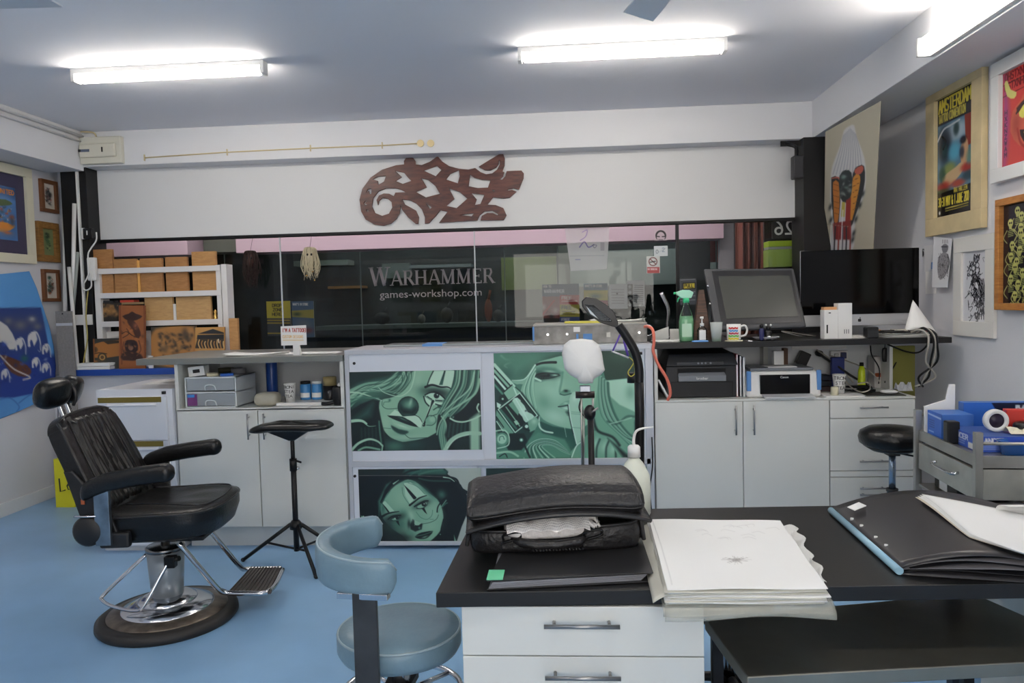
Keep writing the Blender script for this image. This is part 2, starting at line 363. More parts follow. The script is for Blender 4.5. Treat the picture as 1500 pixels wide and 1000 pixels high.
# ------------------------------------------------------------------ arcade and the shop across it
DK = mat('arcade_dark', (52, 56, 55), .5, var=.3, vscale=3)
struct(box('floor_arcade', (-9, 6.2, -.1), (8, 12.5, 0), mat('arcade_floor', (26, 27, 28), .35), bevel=0))
struct(box('ceiling_arcade', (-9, 6.25, 2.9), (8, 12.5, 3.0), mat('arcade_ceiling', (120, 118, 120), .8), bevel=0))
PINK = mat('pink_bulkhead', (214, 186, 200), .6)
def bulk(px0, px1, y0, y1, yy, nm, m, lab):
    a, b = PY(px0, y0, yy), PY(px1, y1, yy)
    return struct(box(nm, (a.x, yy, (a.z+b.z)/2), (b.x, yy+.35, 2.9), m, bevel=0), lab)
bulk(150, 275, 377, 372, 7.6, 'trim_9', PINK, 'pink bulkhead across the arcade')
bulk(275, 346, 370, 369, 8.0, 'trim_10', mat('dull_bulkhead', (120, 124, 112), .6), 'dull green bulkhead')
bulk(346, 1060, 367, 352, 7.6, 'trim_9', PINK, 'long pink bulkhead across the arcade')
# dark shop interior
struct(box('wall_shop', (-9, 10.4, 0), (8, 10.5, 2.9), DK, bevel=0))
for a, b in ((-9.1, -9), (8, 8.1)): struct(box('wall_arcade', (a, 6.2, 0), (b, 12.5, 2.9), DK, bevel=0))  # end walls added to keep sky light out of the arcade
struct(box('wall_arcade', (-9, 6.2, 0), (XL-.1, 6.25, 2.9), DK, bevel=0)); struct(box('wall_arcade', (XR+.1, 6.2, 0), (8, 6.25, 2.9), DK, bevel=0))
for a, b in ((xs[3], 8),): struct(box('wall_arcade', (PY(1058, 400, 8.7).x, 8.7, 0), (8, 8.8, 2.9), mat('arcade_grey', (96, 98, 104), .6), bevel=0))
SG = glassmat('shop_glass', (200, 212, 208), .8)
sx = [-8.5]+[PY(p, 430, 8.6).x for p in (331, 529, 740, 818, 1050)]
for i in range(5):
    w = struct(MB().add([(sx[i], 8.6, 0), (sx[i+1], 8.6, 0), (sx[i+1], 8.6, 2.9), (sx[i], 8.6, 2.9)], [(0, 1, 2, 3)]).build('window_%d' % (i+5), SG))
    struct(box('joint', (sx[i+1]-.006, 8.597, 0), (sx[i+1]+.006, 8.606, 2.9), mat('joint_dim', (120, 130, 130), .3), w, 0))
# bits inside the dark shop
def shopbox(px0, y0, px1, y1, Y, col, label, name='display_panel', cat='panel', d=.05, group=None):
    a, b = PY(px0, y1, Y), PY(px1, y0, Y)
    o = box(name, (a.x, Y, a.z), (b.x, Y+d, b.z), mat('c%d_%d_%d' % col, col, .6)); return tag(o, label, cat, group)
struct(shopbox(835, 362, 1050, 420, 10.2, (150, 156, 152), 'pale grey tiled panel on the shop wall across the arcade', d=.2), None).name = 'trim_11'
struct(shopbox(820, 350, 835, 505, 10.2, (96, 100, 92), 'narrow olive upright on the shop wall', d=.2), None).name = 'trim_12'
shopbox(735, 375, 815, 425, 10.36, (120, 130, 72), 'yellow green poster board at the back of the dark shop', 'poster_board', 'poster board')
shopbox(560, 385, 600, 408, 10.3, (110, 116, 112), 'small grey box sign in the dark shop above the white lettering', 'box_sign', 'sign', d=.1)
shopbox(480, 418, 530, 423, 10.1, (170, 120, 70), 'tan wooden shelf board in the dark shop left of the lettering', 'shelf_board', 'shelf', d=.3)
shopbox(430, 380, 510, 390, 10.1, (120, 128, 120), 'pale green grey ledge in the dark shop left of the lettering', 'shelf_board', 'shelf', d=.3)
shopbox(600, 386, 690, 393, 10.1, (130, 136, 136), 'long pale ledge in the dark shop behind the lettering', 'shelf_board', 'shelf', d=.3)
c_ = thing('shop_counter', 'grey counter with dark front inside the shop across the arcade', 'counter', (PY(640, 470, 9.3).x, 9.3, 0))
hw = 1.55; hz = PY(640, 474, 9.3).z
box('counter_top', (-hw, 0, hz-.05), (hw, .6, hz), mat('dull_top', (112, 118, 116), .4), c_); box('counter_front', (-hw, .05, 0), (hw, .55, hz-.05), mat('near_black', (24, 26, 26), .6), c_)
def lumpy(px, py, Y, w, h, col, name, label, cat):
    p = PY(px, py, Y); b = MB(); b.ball((0, 0, h*.5), (w*.5, w*.4, h*.5)); b.tube([(0, 0, h*.9), (w*.3, 0, h*1.35)], h*.06, 6)
    o = b.build(name, mat('c%d_%d_%d' % col, col, .6)); o.location = (p.x, Y, hz); return tag(o, label, cat)
lumpy(655, 474, 9.5, .16, .2, (40, 40, 40), 'display_figure', 'dark display figure on the shop counter below the lettering', 'figure')
lumpy(618, 474, 9.55, .1, .12, (90, 84, 72), 'display_figure', 'small tan display figure on the shop counter, left one', 'figure')
lumpy(560, 474, 9.5, .2, .16, (30, 32, 32), 'desk_lamp', 'dark angled desk lamp on the far end of the shop counter', 'lamp')
lumpy(716, 474, 9.5, .1, .3, (150, 84, 60), 'display_figure', 'reddish brown display figure on the shop counter right of the lettering', 'figure')
lumpy(730, 474, 9.45, .14, .16, (56, 60, 50), 'display_figure', 'dull olive display figure beside the reddish brown one', 'figure')
# lettering on the far shop window
def serif(name, txt, x0, y0, Y, h, mt, parent, wscale=1.0):
    """thick and thin capitals with slab serifs; x0, y0 = lower left corner"""
    b = MB(); x = x0
    def bar(p, q, w):
        p = Vector((p[0], 0, p[1])); q = Vector((q[0], 0, q[1])); d = (q-p).normalized(); n_ = Vector((d.z, 0, -d.x))*w/2
        b.prism([(p.x+n_.x, Y, p.z+n_.z), (p.x-n_.x, Y, p.z-n_.z), (q.x-n_.x, Y, q.z-n_.z), (q.x+n_.x, Y, q.z+n_.z)], (0, 1, 0), .003)
    for i, ch in enumerate(txt):
        H = h if i else h*1.28; w = H*wscale; T, t, sf = H*.16, H*.07, H*.05
        def X(u): return x+u*w
        def Zz(v): return y0+v*H
        def ser(u, v, l=.3): bar((X(u-l/2), Zz(v)+(sf/2 if v < .5 else -sf/2)), (X(u+l/2), Zz(v)+(sf/2 if v < .5 else -sf/2)), sf)
        if ch == 'W': adv = 1.25; bar((X(.12), Zz(1)), (X(.38), Zz(0)), T); bar((X(.38), Zz(0)), (X(.62), Zz(1)), t); bar((X(.62), Zz(1)), (X(.88), Zz(0)), T); bar((X(.88), Zz(0)), (X(1.1), Zz(1)), t); ser(.12, 1); ser(.62, 1); ser(1.1, 1)
        elif ch == 'A': adv = .95; bar((X(.08), Zz(0)), (X(.45), Zz(1)), t); bar((X(.45), Zz(1)), (X(.82), Zz(0)), T); bar((X(.22), Zz(.32)), (X(.68), Zz(.32)), t); ser(.08, 0); ser(.82, 0)
        elif ch == 'R': adv = .86; bar((X(.15), Zz(0)), (X(.15), Zz(1)), T); bar((X(.15), Zz(.97)), (X(.55), Zz(.97)), t); bar((X(.55), Zz(.98)), (X(.62), Zz(.75)), T*.8); bar((X(.62), Zz(.75)), (X(.5), Zz(.5)), T*.8); bar((X(.15), Zz(.5)), (X(.52), Zz(.5)), t); bar((X(.4), Zz(.5)), (X(.75), Zz(0)), T); ser(.15, 0); ser(.8, 0, .2); ser(.1, 1, .2)
        elif ch == 'H': adv = .98; bar((X(.15), Zz(0)), (X(.15), Zz(1)), T); bar((X(.75), Zz(0)), (X(.75), Zz(1)), T); bar((X(.15), Zz(.5)), (X(.75), Zz(.5)), t); [ser(u, v) for u in (.15, .75) for v in (0, 1)]
        elif ch == 'M': adv = 1.15; bar((X(.12), Zz(0)), (X(.15), Zz(1)), t); bar((X(.15), Zz(1)), (X(.5), Zz(.05)), T); bar((X(.5), Zz(.05)), (X(.88), Zz(1)), t); bar((X(.88), Zz(0)), (X(.88), Zz(1)), T); ser(.12, 0); ser(.88, 0); ser(.1, 1, .2); ser(.92, 1, .2)
        else: adv = .8; bar((X(.15), Zz(0)), (X(.15), Zz(1)), T); bar((X(.1), Zz(.965)), (X(.62), Zz(.965)), t); bar((X(.1), Zz(.035)), (X(.66), Zz(.035)), t); bar((X(.15), Zz(.5)), (X(.5), Zz(.5)), t); bar((X(.62), Zz(1)), (X(.62), Zz(.82)), t); bar((X(.66), Zz(0)), (X(.66), Zz(.2)), t); bar((X(.5), Zz(.6)), (X(.5), Zz(.4)), t)
        x += adv*w
    o = b.build(name, mt, parent); return o, x
LW = mat('white_lettering', (240, 230, 234), .6)
a, b = PY(541, 419, 8.58), PY(725, 415, 8.58); need = b.x-a.x
sg = thing('window_lettering', 'large white serif shop name on the window across the arcade', 'sign', (a.x, 8.58, a.z))
hL = PY(600, 396, 8.58).z-PY(600, 417.5, 8.58).z
tot = 1.25*1.28+.95+.86+.98+.95+1.15+1.15+.8+.86
serif('capitals', 'WARHAMMER', 0, 0, 0, hL, LW, sg, need/(tot*hL))
p = PY(631, 430, 8.58)
lettering('web_address', 'games-workshop.com', .12, LW, sg, Matrix.Translation((p.x-a.x, 0, p.z-a.z)) @ Matrix.Diagonal((1.12, 1, 1, 1)) @ FRONT, .001)
# posters on that window
def flat_art(name, label, cat, x0, y0, x1, y1, Y, paint, k=2, group=None, mt=None, n=None):
    cv = Cv(x0-1, y0-1, x1+1, y1+1, k, (200, 200, 200)); paint(cv)
    c = [PY(x0, y0, Y), PY(x1, y0, Y), PY(x1, y1, Y), PY(x0, y1, Y)]
    cx = (c[0].x+c[1].x)/2; w = (c[1].x-c[0].x)/2; zt = (c[0].z+c[1].z)/2; zb = (c[2].z+c[3].z)/2
    c = [Vector((cx-w, Y, zt)), Vector((cx+w, Y, zt)), Vector((cx+w, Y, zb)), Vector((cx-w, Y, zb))]
    root = thing(name, label, cat, (cx, Y, zb), 0, group)
    art('print', cv, c, n or int((x1-x0)*1.6)+3, int((y1-y0)*1.6)+3, root, mt)
    box('backing', (-w, .001, 0), (w, .005, zt-zb), PAPER, root, 0); return root
def P_yel(c):
    c.poly([(385,438),(470,438),(470,500),(385,500)], (204, 190, 60), 0); 
    for i, t in enumerate(('DROP', 'ZONE', 'HERE')): c.text(t, 399+i % 2, 445+i*6.5, 4.2, (70, 66, 40), .9)
    c.poly([(385,466),(470,466),(470,500),(385,500)], (60, 66, 66)); [c.line([(392, y), (424, y)], 2, (170, 150, 50)) for y in (469, 473, 488)]
flat_art('window_poster', 'yellow poster with dark print on the far shop window, left one', 'poster', 390, 441, 425, 492, 8.56, P_yel, 3)
def P_blue(c):
    c.poly([(420,430),(470,430),(470,500),(420,500)], (70, 100, 130)); c.text("WHAT'S IN STORE", 429, 444, 3, (230, 230, 230), .7, .4)
    c.poly([(427,455),(460,453),(460,466),(427,464)], (170, 160, 70)); c.blob(445, 475, 12, 8, (110, 120, 130)); c.blob(450, 484, 8, 4, (130, 60, 60)); c.blob(435, 460, 6, 3, (60, 80, 50))
flat_art('window_poster', 'blue poster with a yellow band on the far shop window beside the yellow poster', 'poster', 427, 441, 459, 494, 8.56, P_blue, 3)
def P_how(c):
    c.poly([(780,410),(850,410),(850,480),(780,480)], (92, 112, 128)); c.text('HOW TO', 796, 418, 3, (225, 225, 225), .7, .5); c.text('WARHAMMER', 797, 424, 4.5, (225, 230, 235), .9, .55)
    c.poly([(790,434),(822,434),(822,475),(790,475)], (150, 96, 92)); [c.blob(796+6*i, 450+(i*7) % 17, 4, 5, ((210, 200, 196), (120, 40, 40), (60, 60, 66))[i % 3], .8) for i in range(5)]
    c.line([(794, 462), (812, 440)], 2, (180, 60, 60)); c.poly([(790,466),(820,466),(820,472),(790,472)], (50, 46, 44))
    c.poly([(820,432),(850,432),(850,446),(820,446)], (176, 56, 52)); c.text('FREE', 823, 434, 4.5, (235, 225, 220), 1, .6); c.line([(823, 441), (845, 441)], 1.6, (230, 200, 196))
    c.poly([(820,446),(850,446),(850,464),(820,464)], (186, 178, 66)); c.text('FREE', 823, 448, 4.5, (60, 60, 30), 1, .6); [c.line([(823, y), (842, y)], 1, (110, 105, 50)) for y in (456, 460)]
    c.poly([(820,464),(850,464),(850,474),(820,474)], (70, 90, 150)); c.text('FREE', 823, 466, 3.8, (225, 225, 235), .9, .6)
flat_art('window_poster', 'poster with blue title over red and yellow offer boxes on the far shop window', 'poster', 794, 416, 848, 471, 8.56, P_how, 3)
def P_st(c):
    c.poly([(850,410),(900,410),(900,480),(850,480)], (86, 120, 140)); c.text("WHAT'S IN STORE", 857, 417, 3, (230, 230, 230), .7, .45)
    c.poly([(850,425),(900,425),(900,440),(850,440)], (196, 184, 60)); c.blob(872, 434, 9, 4, (80, 110, 80)); c.poly([(850,440),(900,440),(900,452),(850,452)], (160, 60, 64)); c.line([(856, 446), (888, 447)], 2, (220, 190, 190)); c.poly([(850,452),(900,452),(900,480),(850,480)], (50, 52, 54))
flat_art('window_poster', 'blue poster with yellow centre and red foot, behind the black lamp head', 'poster', 855, 415, 890, 468, 8.56, P_st, 3)
def P_wh(c):
    c.poly([(880,400),(960,400),(960,480),(880,480)], (205, 212, 216)); [c.line([(896, y), (914, y)], .8, (150, 156, 162)) for y in range(424, 446, 4)]; c.disc(904, 430, 1.2, (60, 60, 60))
flat_art('window_notice', 'plain white notice beside the store poster on the far shop window', 'notice', 892, 416, 919, 452, 8.56, P_wh, 3)
def P_wh2(c):
    c.poly([(880,400),(960,400),(960,480),(880,480)], (210, 214, 216)); c.poly([(918,416),(927,416),(927,452),(918,452)], (56, 58, 62)); [c.disc(922.5, y, 2.4, (200, 204, 206)) for y in (420, 428, 437, 446)]
    [c.line([(929, y), (942, y)], 1, (90, 94, 100)) for y in range(418, 446, 3)]
flat_art('window_notice', 'white notice with a black strip of round marks on the far shop window', 'notice', 918, 411, 944, 449, 8.57, P_wh2, 3)
# things stuck on our own window glass (inside), plus a reflection made as a sheet
def P_face(c):
    c.poly([(950,330),(990,330),(990,360),(950,360)], (196, 178, 186)); c.disc(968, 345, 8, (30, 26, 28), ry=8); c.disc(968, 347, 6, (196, 178, 186), ry=7.5); c.line([(962, 346), (966, 346.5)], 1.4, (30, 26, 28)); c.line([(970, 346.5), (974, 346)], 1.4, (30, 26, 28)); c.line([(965, 351), (971, 351)], .8, (30, 26, 28))
flat_art('window_sticker', 'small pink sticker of a black outlined face high on the window glass', 'sticker', 959, 336, 977, 352, 6.16, P_face, 4)
def P_62(c):
    c.poly([(950,350),(990,350),(990,380),(950,380)], (208, 214, 216)); c.text('O', 961, 366, 5, (110, 120, 130), .8); c.text('2', 970, 363, 5.5, (120, 140, 160), .8); c.line([(960, 372), (976, 363)], .5, (160, 170, 176))
flat_art('window_sticker', 'white square sticker with faint figures above the no smoking sign', 'sticker', 958, 360, 978, 375, 6.16, P_62, 4)
def P_ns(c):
    c.poly([(940,370),(970,370),(970,405),(940,405)], (206, 208, 206)); c.disc(956.5, 383, 6.5, (110, 60, 60)); c.disc(956.5, 383, 5.2, (206, 208, 206)); c.line([(952, 379), (961, 387)], 1.2, (110, 60, 60)); c.line([(952.5, 384), (960, 382.5)], 1.4, (50, 50, 50))
    c.poly([(948,391),(966,391),(966,400),(948,400)], (176, 84, 84)); c.text('NO SMOKING', 949, 393, 2.2, (236, 220, 220), .5, .5)
flat_art('no_smoking_sign', 'small white and red no smoking sign on the window glass', 'sign', 947, 375, 966.5, 400, 6.16, P_ns, 4)
def P_pull(c):
    c.poly([(990,400),(1030,400),(1030,450),(990,450)], (74, 78, 84)); c.poly([(1000,414),(1019,413),(1019,423),(1000,424)], (30, 30, 28)); c.poly([(1001.5,415.5),(1017.5,414.5),(1017.5,421.5),(1001.5,422.5)], (214, 196, 70)); c.text('PULL', 1003, 416.2, 4.5, (34, 32, 24), .9, .55)
    [c.line([(997, y), (1018, y-1)], 1.2, (130, 134, 140)) for y in (410, 428, 434, 440)]
flat_art('pull_sign', 'yellow and black pull sign with notices on the glass beside the pen display', 'sign', 996, 408, 1020, 446, 6.16, P_pull, 4)
def P_refl(c):
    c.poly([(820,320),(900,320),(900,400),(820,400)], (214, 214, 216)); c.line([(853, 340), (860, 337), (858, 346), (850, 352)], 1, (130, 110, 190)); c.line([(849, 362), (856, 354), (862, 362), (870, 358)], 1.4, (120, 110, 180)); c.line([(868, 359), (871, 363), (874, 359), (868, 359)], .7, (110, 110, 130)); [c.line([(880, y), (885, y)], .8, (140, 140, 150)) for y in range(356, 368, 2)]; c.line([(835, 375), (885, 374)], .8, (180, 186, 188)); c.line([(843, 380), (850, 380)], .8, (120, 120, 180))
def tracing():  # see-through material for the painted reflection
    m = artmat('reflection_print', .7).copy(); m.name = 'reflection_film'; m.node_tree.nodes['Principled BSDF'].inputs['Alpha'].default_value = .55; return m
cv = Cv(820, 320, 900, 405, 3, (214, 214, 216)); P_refl(cv)
o = art('sheet_reflection', cv, [PY(827, 331, 6.155), PY(893, 329, 6.155), PY(889, 394, 6.155), PY(836, 397, 6.155)], 100, 100, None, tracing()); tag(o, 'reflection of a sketched sheet, made as a translucent film on the window glass', 'drawing')  # reflection of a flash sheet, painted on a see-through film
# right bay beyond the glass: curtain, number plaque, lime box
b = MB(); xa, xb = PY(1078, 360, 7.4).x, PY(1134, 360, 7.4).x
b.grid(lambda u, v: (xa+(xb-xa)*u, 7.4+.05*math.sin(u*34)+.02*math.sin(u*75+1), .02+2.88*v), 90, 3)
tag(b.build('curtain', mat('brown_curtain', (132, 78, 66), .8), solid=.004), 'brown pleated curtain hanging beyond the right window pane', 'curtain')
shopbox(1034, 352, 1062, 384, 8.66, (150, 70, 72), 'dull red poster beyond the right window pane', 'red_poster', 'poster')
shopbox(1060, 326, 1075, 900, 7.7, (150, 146, 152), 'pale vertical post beyond the right window pane', 'post', 'post', .1)
shopbox(1000, 352, 1040, 760, 8.3, (70, 76, 76), 'grey cabinet beyond the glass left of the red poster', 'tall_cabinet', 'cabinet', .2)
p0, p1 = PY(1131, 350, 6.3), PY(1163, 322, 6.3)
pl = thing('number_plaque', 'black plaque with a reversed white 26 above the lime letterbox', 'sign', (p0.x, 6.3, p0.z))
box('plate', (0, 0, 0), (p1.x-p0.x, .01, p1.z-p0.z), BLACKP, pl)
lettering('numerals', '26', .17, PAPER, pl, Matrix.Translation(((p1.x-p0.x)*.55, -.002, (p1.z-p0.z)*.55)) @ Matrix.Scale(-1, 4, (1, 0, 0)) @ FRONT)
p0, p1 = PY(1126, 391, 6.3), PY(1161, 352, 6.3); w_, h_ = p1.x-p0.x, p1.z-p0.z
lb = thing('lime_letterbox', 'lime green box behind the glass under the number plaque', 'letterbox', (p0.x, 6.3, p0.z))
LIME = mat('lime_paint', (168, 196, 40), .5); box('body', (0, .01, 0), (w_, .16, h_*.68), mat('lime_pale', (150, 178, 80), .5), lb); box('lid', (0, 0, h_*.78), (w_, .15, h_), LIME, lb); box('flap', (0, .005, h_*.68), (w_, .14, h_*.78), mat('flap_grey', (150, 156, 150), .4), lb)
struct(box('trim_13', (PY(1120, 400, 6.46).x, 6.46, 0), (PY(1172, 400, 6.46).x, 6.5, 2.9), PILB, bevel=0), 'black panel behind the lime letterbox')
struct(box('trim_14', (PY(1163, 400, 6.25).x, 6.25, 0), (PY(1169, 400, 6.25).x, 6.3, 2.6), mat('c196', (196, 180, 180), .5), bevel=0), 'pale door edge strip')
# ------------------------------------------------------------------ lights
DIFF = mat('light_diffuser', (255, 246, 234), .5, emit=TUBE_STRENGTH)
def batten(loc, rz, label, length=1.17, wall=False):
    t = thing('batten_light', label, 'ceiling light', loc, rz, 'fluorescent battens'); h = length/2
    if wall:
        box('housing', (-h, -.03, -.045), (h, .0, .045), PWHITE, t, .004); box('diffuser', (-h+.02, -.09, -.04), (h-.02, -.03, .04), mat('light_diffuser_soft', (255, 246, 234), .5, emit=TUBE_STRENGTH*.62), t, .015)
        [box('end_cap', (s*h-.012, -.092, -.046), (s*h+.012, -.0, .046), PWHITE, t, .004) for s in (-1, 1)]
    else:
        box('housing', (-h, -.035, -.032), (h, .035, 0), PWHITE, t, .004); box('diffuser', (-h+.02, -.034, -.075), (h-.02, .034, -.032), DIFF, t, .012)
        [box('end_cap', (s*h-.012, -.036, -.078), (s*h+.012, .036, 0), PWHITE, t, .004) for s in (-1, 1)]
    return t
batten((-2.33, 4.45, ZC), 0, 'fluorescent batten on the ceiling at the left, above the barber chair')
batten((.37, 4.45, ZC), 0, 'fluorescent batten on the ceiling in the middle, beside the fan blade')
batten((1.93, 3.45, 2.745), R(-90), 'fluorescent batten on the face of the right wall beam', 1.2, True)
for x, y in ((-2.4, 1.2), (.4, 1.2), (-2.4, -1.8), (.4, -1.8)): batten((x, y, ZC), 0, 'fluorescent batten on the ceiling further back in the room')
# mall light: unseen strip added to brighten the pink bulkhead
ml = thing('arcade_fill_light', 'unseen fill light added in the arcade outside, above the window', 'ceiling light', (-1, 6.9, 2.898)); box('diffuser', (-3.6, -.05, -.06), (2.6, .05, -.01), mat('arcade_fill', (255, 248, 246), .5, emit=14), ml); box('housing', (-3.62, -.06, -.012), (2.62, .06, 0), PWHITE, ml)
t = thing('shop_fill_light', 'unseen fill light added inside the shop across the arcade', 'ceiling light', (-.8, 9.6, 2.898)); box('diffuser', (-2.6, -.1, -.05), (3.2, .1, -.01), mat('shop_fill', (250, 252, 255), .5, emit=8), t); box('housing', (-2.62, -.11, -.012), (3.22, .11, 0), PWHITE, t)  # fill light added to brighten the dark shop interior
# fans
def fan(tip, ang, label, L=.62):
    cx, cy = tip[0]+math.cos(ang)*(L+.09), tip[1]+math.sin(ang)*(L+.09)
    t = thing('ceiling_fan', label, 'fan', (cx, cy, ZC), 0, 'ceiling fans'); FM = mat('fan_blade_grey', (226, 228, 232), .45)
    MB().lathe([(0, 0), (.07, 0), (.06, -.05), (.012, -.06), (.012, -.26), (.11, -.28), (.12, -.36), (.08, -.4), (0, -.41)]).build('motor', PWHITE, t)
    for k in range(3):
        a = ang+math.pi+k*2*math.pi/3; b = MB(); b.m = Matrix.Rotation(a, 4, 'Z')
        b.hexa([(.1,-.05,-.355),(.1+L,-.075,-.365),(.1+L-.03,.06,-.345),(.1,.05,-.335)], [(.1,-.05,-.349),(.1+L,-.075,-.359),(.1+L-.03,.06,-.339),(.1,.05,-.329)])
        b.build('blade', FM, t, .002)
    return t
p = PZ(932, 28, 2.61); q = PZ(957, 0, 2.61); a_ = math.atan2(q.y-p.y, q.x-p.x)
fan((p.x, p.y), a_, 'grey blade of a ceiling fan reaching in at the top middle')
p = PZ(84, 7, 2.61); fan((p.x, p.y), math.pi, 'grey blade of a ceiling fan reaching in at the top left corner')
# ------------------------------------------------------------------ furniture along the back
CABW = mat('cabinet_white', (218, 219, 214), .32)
HAND = mat('satin_handle', (150, 150, 150), .3, .9)
def barhandle(parent, p, q, r=.005, off=.028):
    p, q = Vector(p), Vector(q); d = (q-p).normalized(); b = MB(); o_ = Vector((0, -off, 0)); b.cyl(p+o_, q+o_, r)
    for t in (p+d*.025, q-d*.025): b.cyl(t, t+o_, r*.8, n=8)
    return b.build('handle', HAND, parent)
TOPZ = 1.205
# left two-door cabinet with open shelf above
x0, x1 = PY(258, 597, 4.5).x, PY(505, 597, 4.5).x
lc = thing('base_cabinet', 'white two-door cabinet with an open compartment left of the portrait doors', 'cabinet', (x0, 4.5, 0)); w = x1-x0
zt = .885; m_ = PY(377, 597, 4.5).x-x0
b = MB(); b.box((0, .02, .14), (w, .62, zt-.012)); b.build('body', CABW, lc, .001)
box('plinth', (.02, .07, 0), (w-.02, .6, .14), mat('plinth_white', (196, 200, 200), .5), lc)
for a, c_ in ((0, m_), (m_, w)):
    d = box('door', (a+.003, 0, .142), (c_-.003, .018, zt-.003), CABW, lc, .0015)
barhandle(lc, (m_-.055, 0, zt-.19), (m_-.055, 0, zt-.03)); barhandle(lc, (m_+.045, 0, zt-.19), (m_+.045, 0, zt-.03))
box('shelf', (0, 0, zt-.012), (w, .62, zt+.003), CABW, lc, .001)
for xx in (0, w-.022): box('side_panel', (xx, 0, zt+.003), (xx+.022, .6, TOPZ-.038), CABW, lc, .001)
box('back_panel', (.022, .58, zt+.003), (w-.022, .6, TOPZ-.038), mat('back_panel_grey', (216, 219, 222), .5), lc, 0)
xa = PZ(230, 522, TOPZ).x
tag(MB().box((xa, 4.47, TOPZ-.038), (x1+.005, 5.3, TOPZ)).build('worktop', GREYTOP, None, .003), 'long grey worktop above the open compartment at the left', 'worktop')
# centre unit with portrait doors
x2 = PY(957, 590, 4.5).x
cu = thing('portrait_cabinet', 'grey framed cabinet whose four sliding doors carry green portraits', 'cabinet', (x1+.012, 4.5, 0)); W_ = x2-x1-.012; base = PY(600, 798, 4.5).z; base = max(base, .005)
topz = PY(730, 508, 4.5).z; mid = PY(730, 677, 4.5).z; f_ = .035
box('top_rail', (0, -.01, topz-.03), (W_, .5, topz), ALU, cu); box('bottom_rail', (0, -.01, base), (W_, .5, base+.025), ALU, cu)
box('middle_rail', (.02, -.012, mid-.018), (W_-.02, .02, mid+.018), ALU, cu)
box('side_rail', (0, -.012, base+.025), (f_*.7, .5, topz-.03), ALU, cu); box('side_rail', (W_-f_*1.3, -.012, base+.025), (W_, .5, topz-.03), ALU, cu)
box('back_panel', (.02, .46, base+.02), (W_-.02, .48, topz-.02), CABW, cu)
DOORP = mat('door_panel_white', (222, 226, 234), .3)
dm = PY(707, 600, 4.5).x-(x1+.012)
cl = thing('clear_cover', 'narrow clear plastic cover lying along the back of the portrait cabinet', 'cover', (x1+.2, 4.72, topz+.001)); box('sheet', (0, 0, 0), (1.3, .25, .012), mat('clear_plastic_dull', (150, 156, 158), .2), cl); tk = cl
box('tape', (.25, -.002, -.002), (.38, .2, .014), mat('blue_tape', (90, 140, 200), .5), cl)

# rear of the room, seen only in reflections
t = thing('storage_shelf', 'dark storage shelf at the rear of the room', 'shelf', (-2.6, -3.3, 0)); box('body', (-.9, 0, 0), (.9, .35, 1.1), mat('shelf_dark', (50, 50, 54), .6), t); [box('bin', (-.8+.42*k, .05, 1.1), (-.45+.42*k, .3, 1.35), mat('bin%d' % k, c, .6), t) for k, c in enumerate(((170, 150, 60), (60, 80, 120), (200, 196, 190), (120, 60, 50)))]
for k, (x, c) in enumerate(((-3.6, (60, 90, 60)), (-3.0, (150, 140, 60)), (-2.3, (40, 60, 80)), (-1.6, (190, 186, 170)))): tag(box('rear_picture', (x, -3.395, 1.55), (x+.45, -3.37, 2.2), mat('rear%d' % k, c, .6)), '%s panel picture on the rear wall' % ('dull green', 'mustard', 'navy blue', 'beige')[k], 'picture')
# ================================================================== GREEN PORTRAITS ON THE SLIDING DOORS
def G(t):
    ks = [(0, (20,27,30)), (.12, (32,44,44)), (.3, (50,88,78)), (.5, (86,134,112)), (.7, (132,172,146)), (.85, (170,200,178)), (1, (206,222,208))]
    t = max(0, min(1, t))
    for (a, ca), (b, cb) in zip(ks, ks[1:]):
        if t <= b: return tuple((1.12 if a+b else 1)*ca[i]+1.12*(cb[i]-ca[i])*(t-a)/(b-a) for i in range(3))
def G2(t):
    a = G(t*1.08+.05); return (a[0]*.94, a[1]*1.0, a[2]*1.0)
def hair(c, paths, tones, n, wd, soft=.5, jit=14, g=G, w1=None, seed=1, a=.8):
    """n strands between two guiding paths"""
    r_ = random.Random(seed); A, B = paths
    for i in range(n):
        t = (i+r_.random()*.6)/n; k = r_.uniform(-jit, jit)
        pts = [(p[0]+(q[0]-p[0])*t+k*(j/len(A)-.3), p[1]+(q[1]-p[1])*t+k*.5) for j, (p, q) in enumerate(zip(A, B))]
        c.line(pts, wd*r_.uniform(.5, 1.4), g(r_.choice(tones)+r_.uniform(-.06, .06)), soft, a, (wd*.3 if w1 is None else w1))
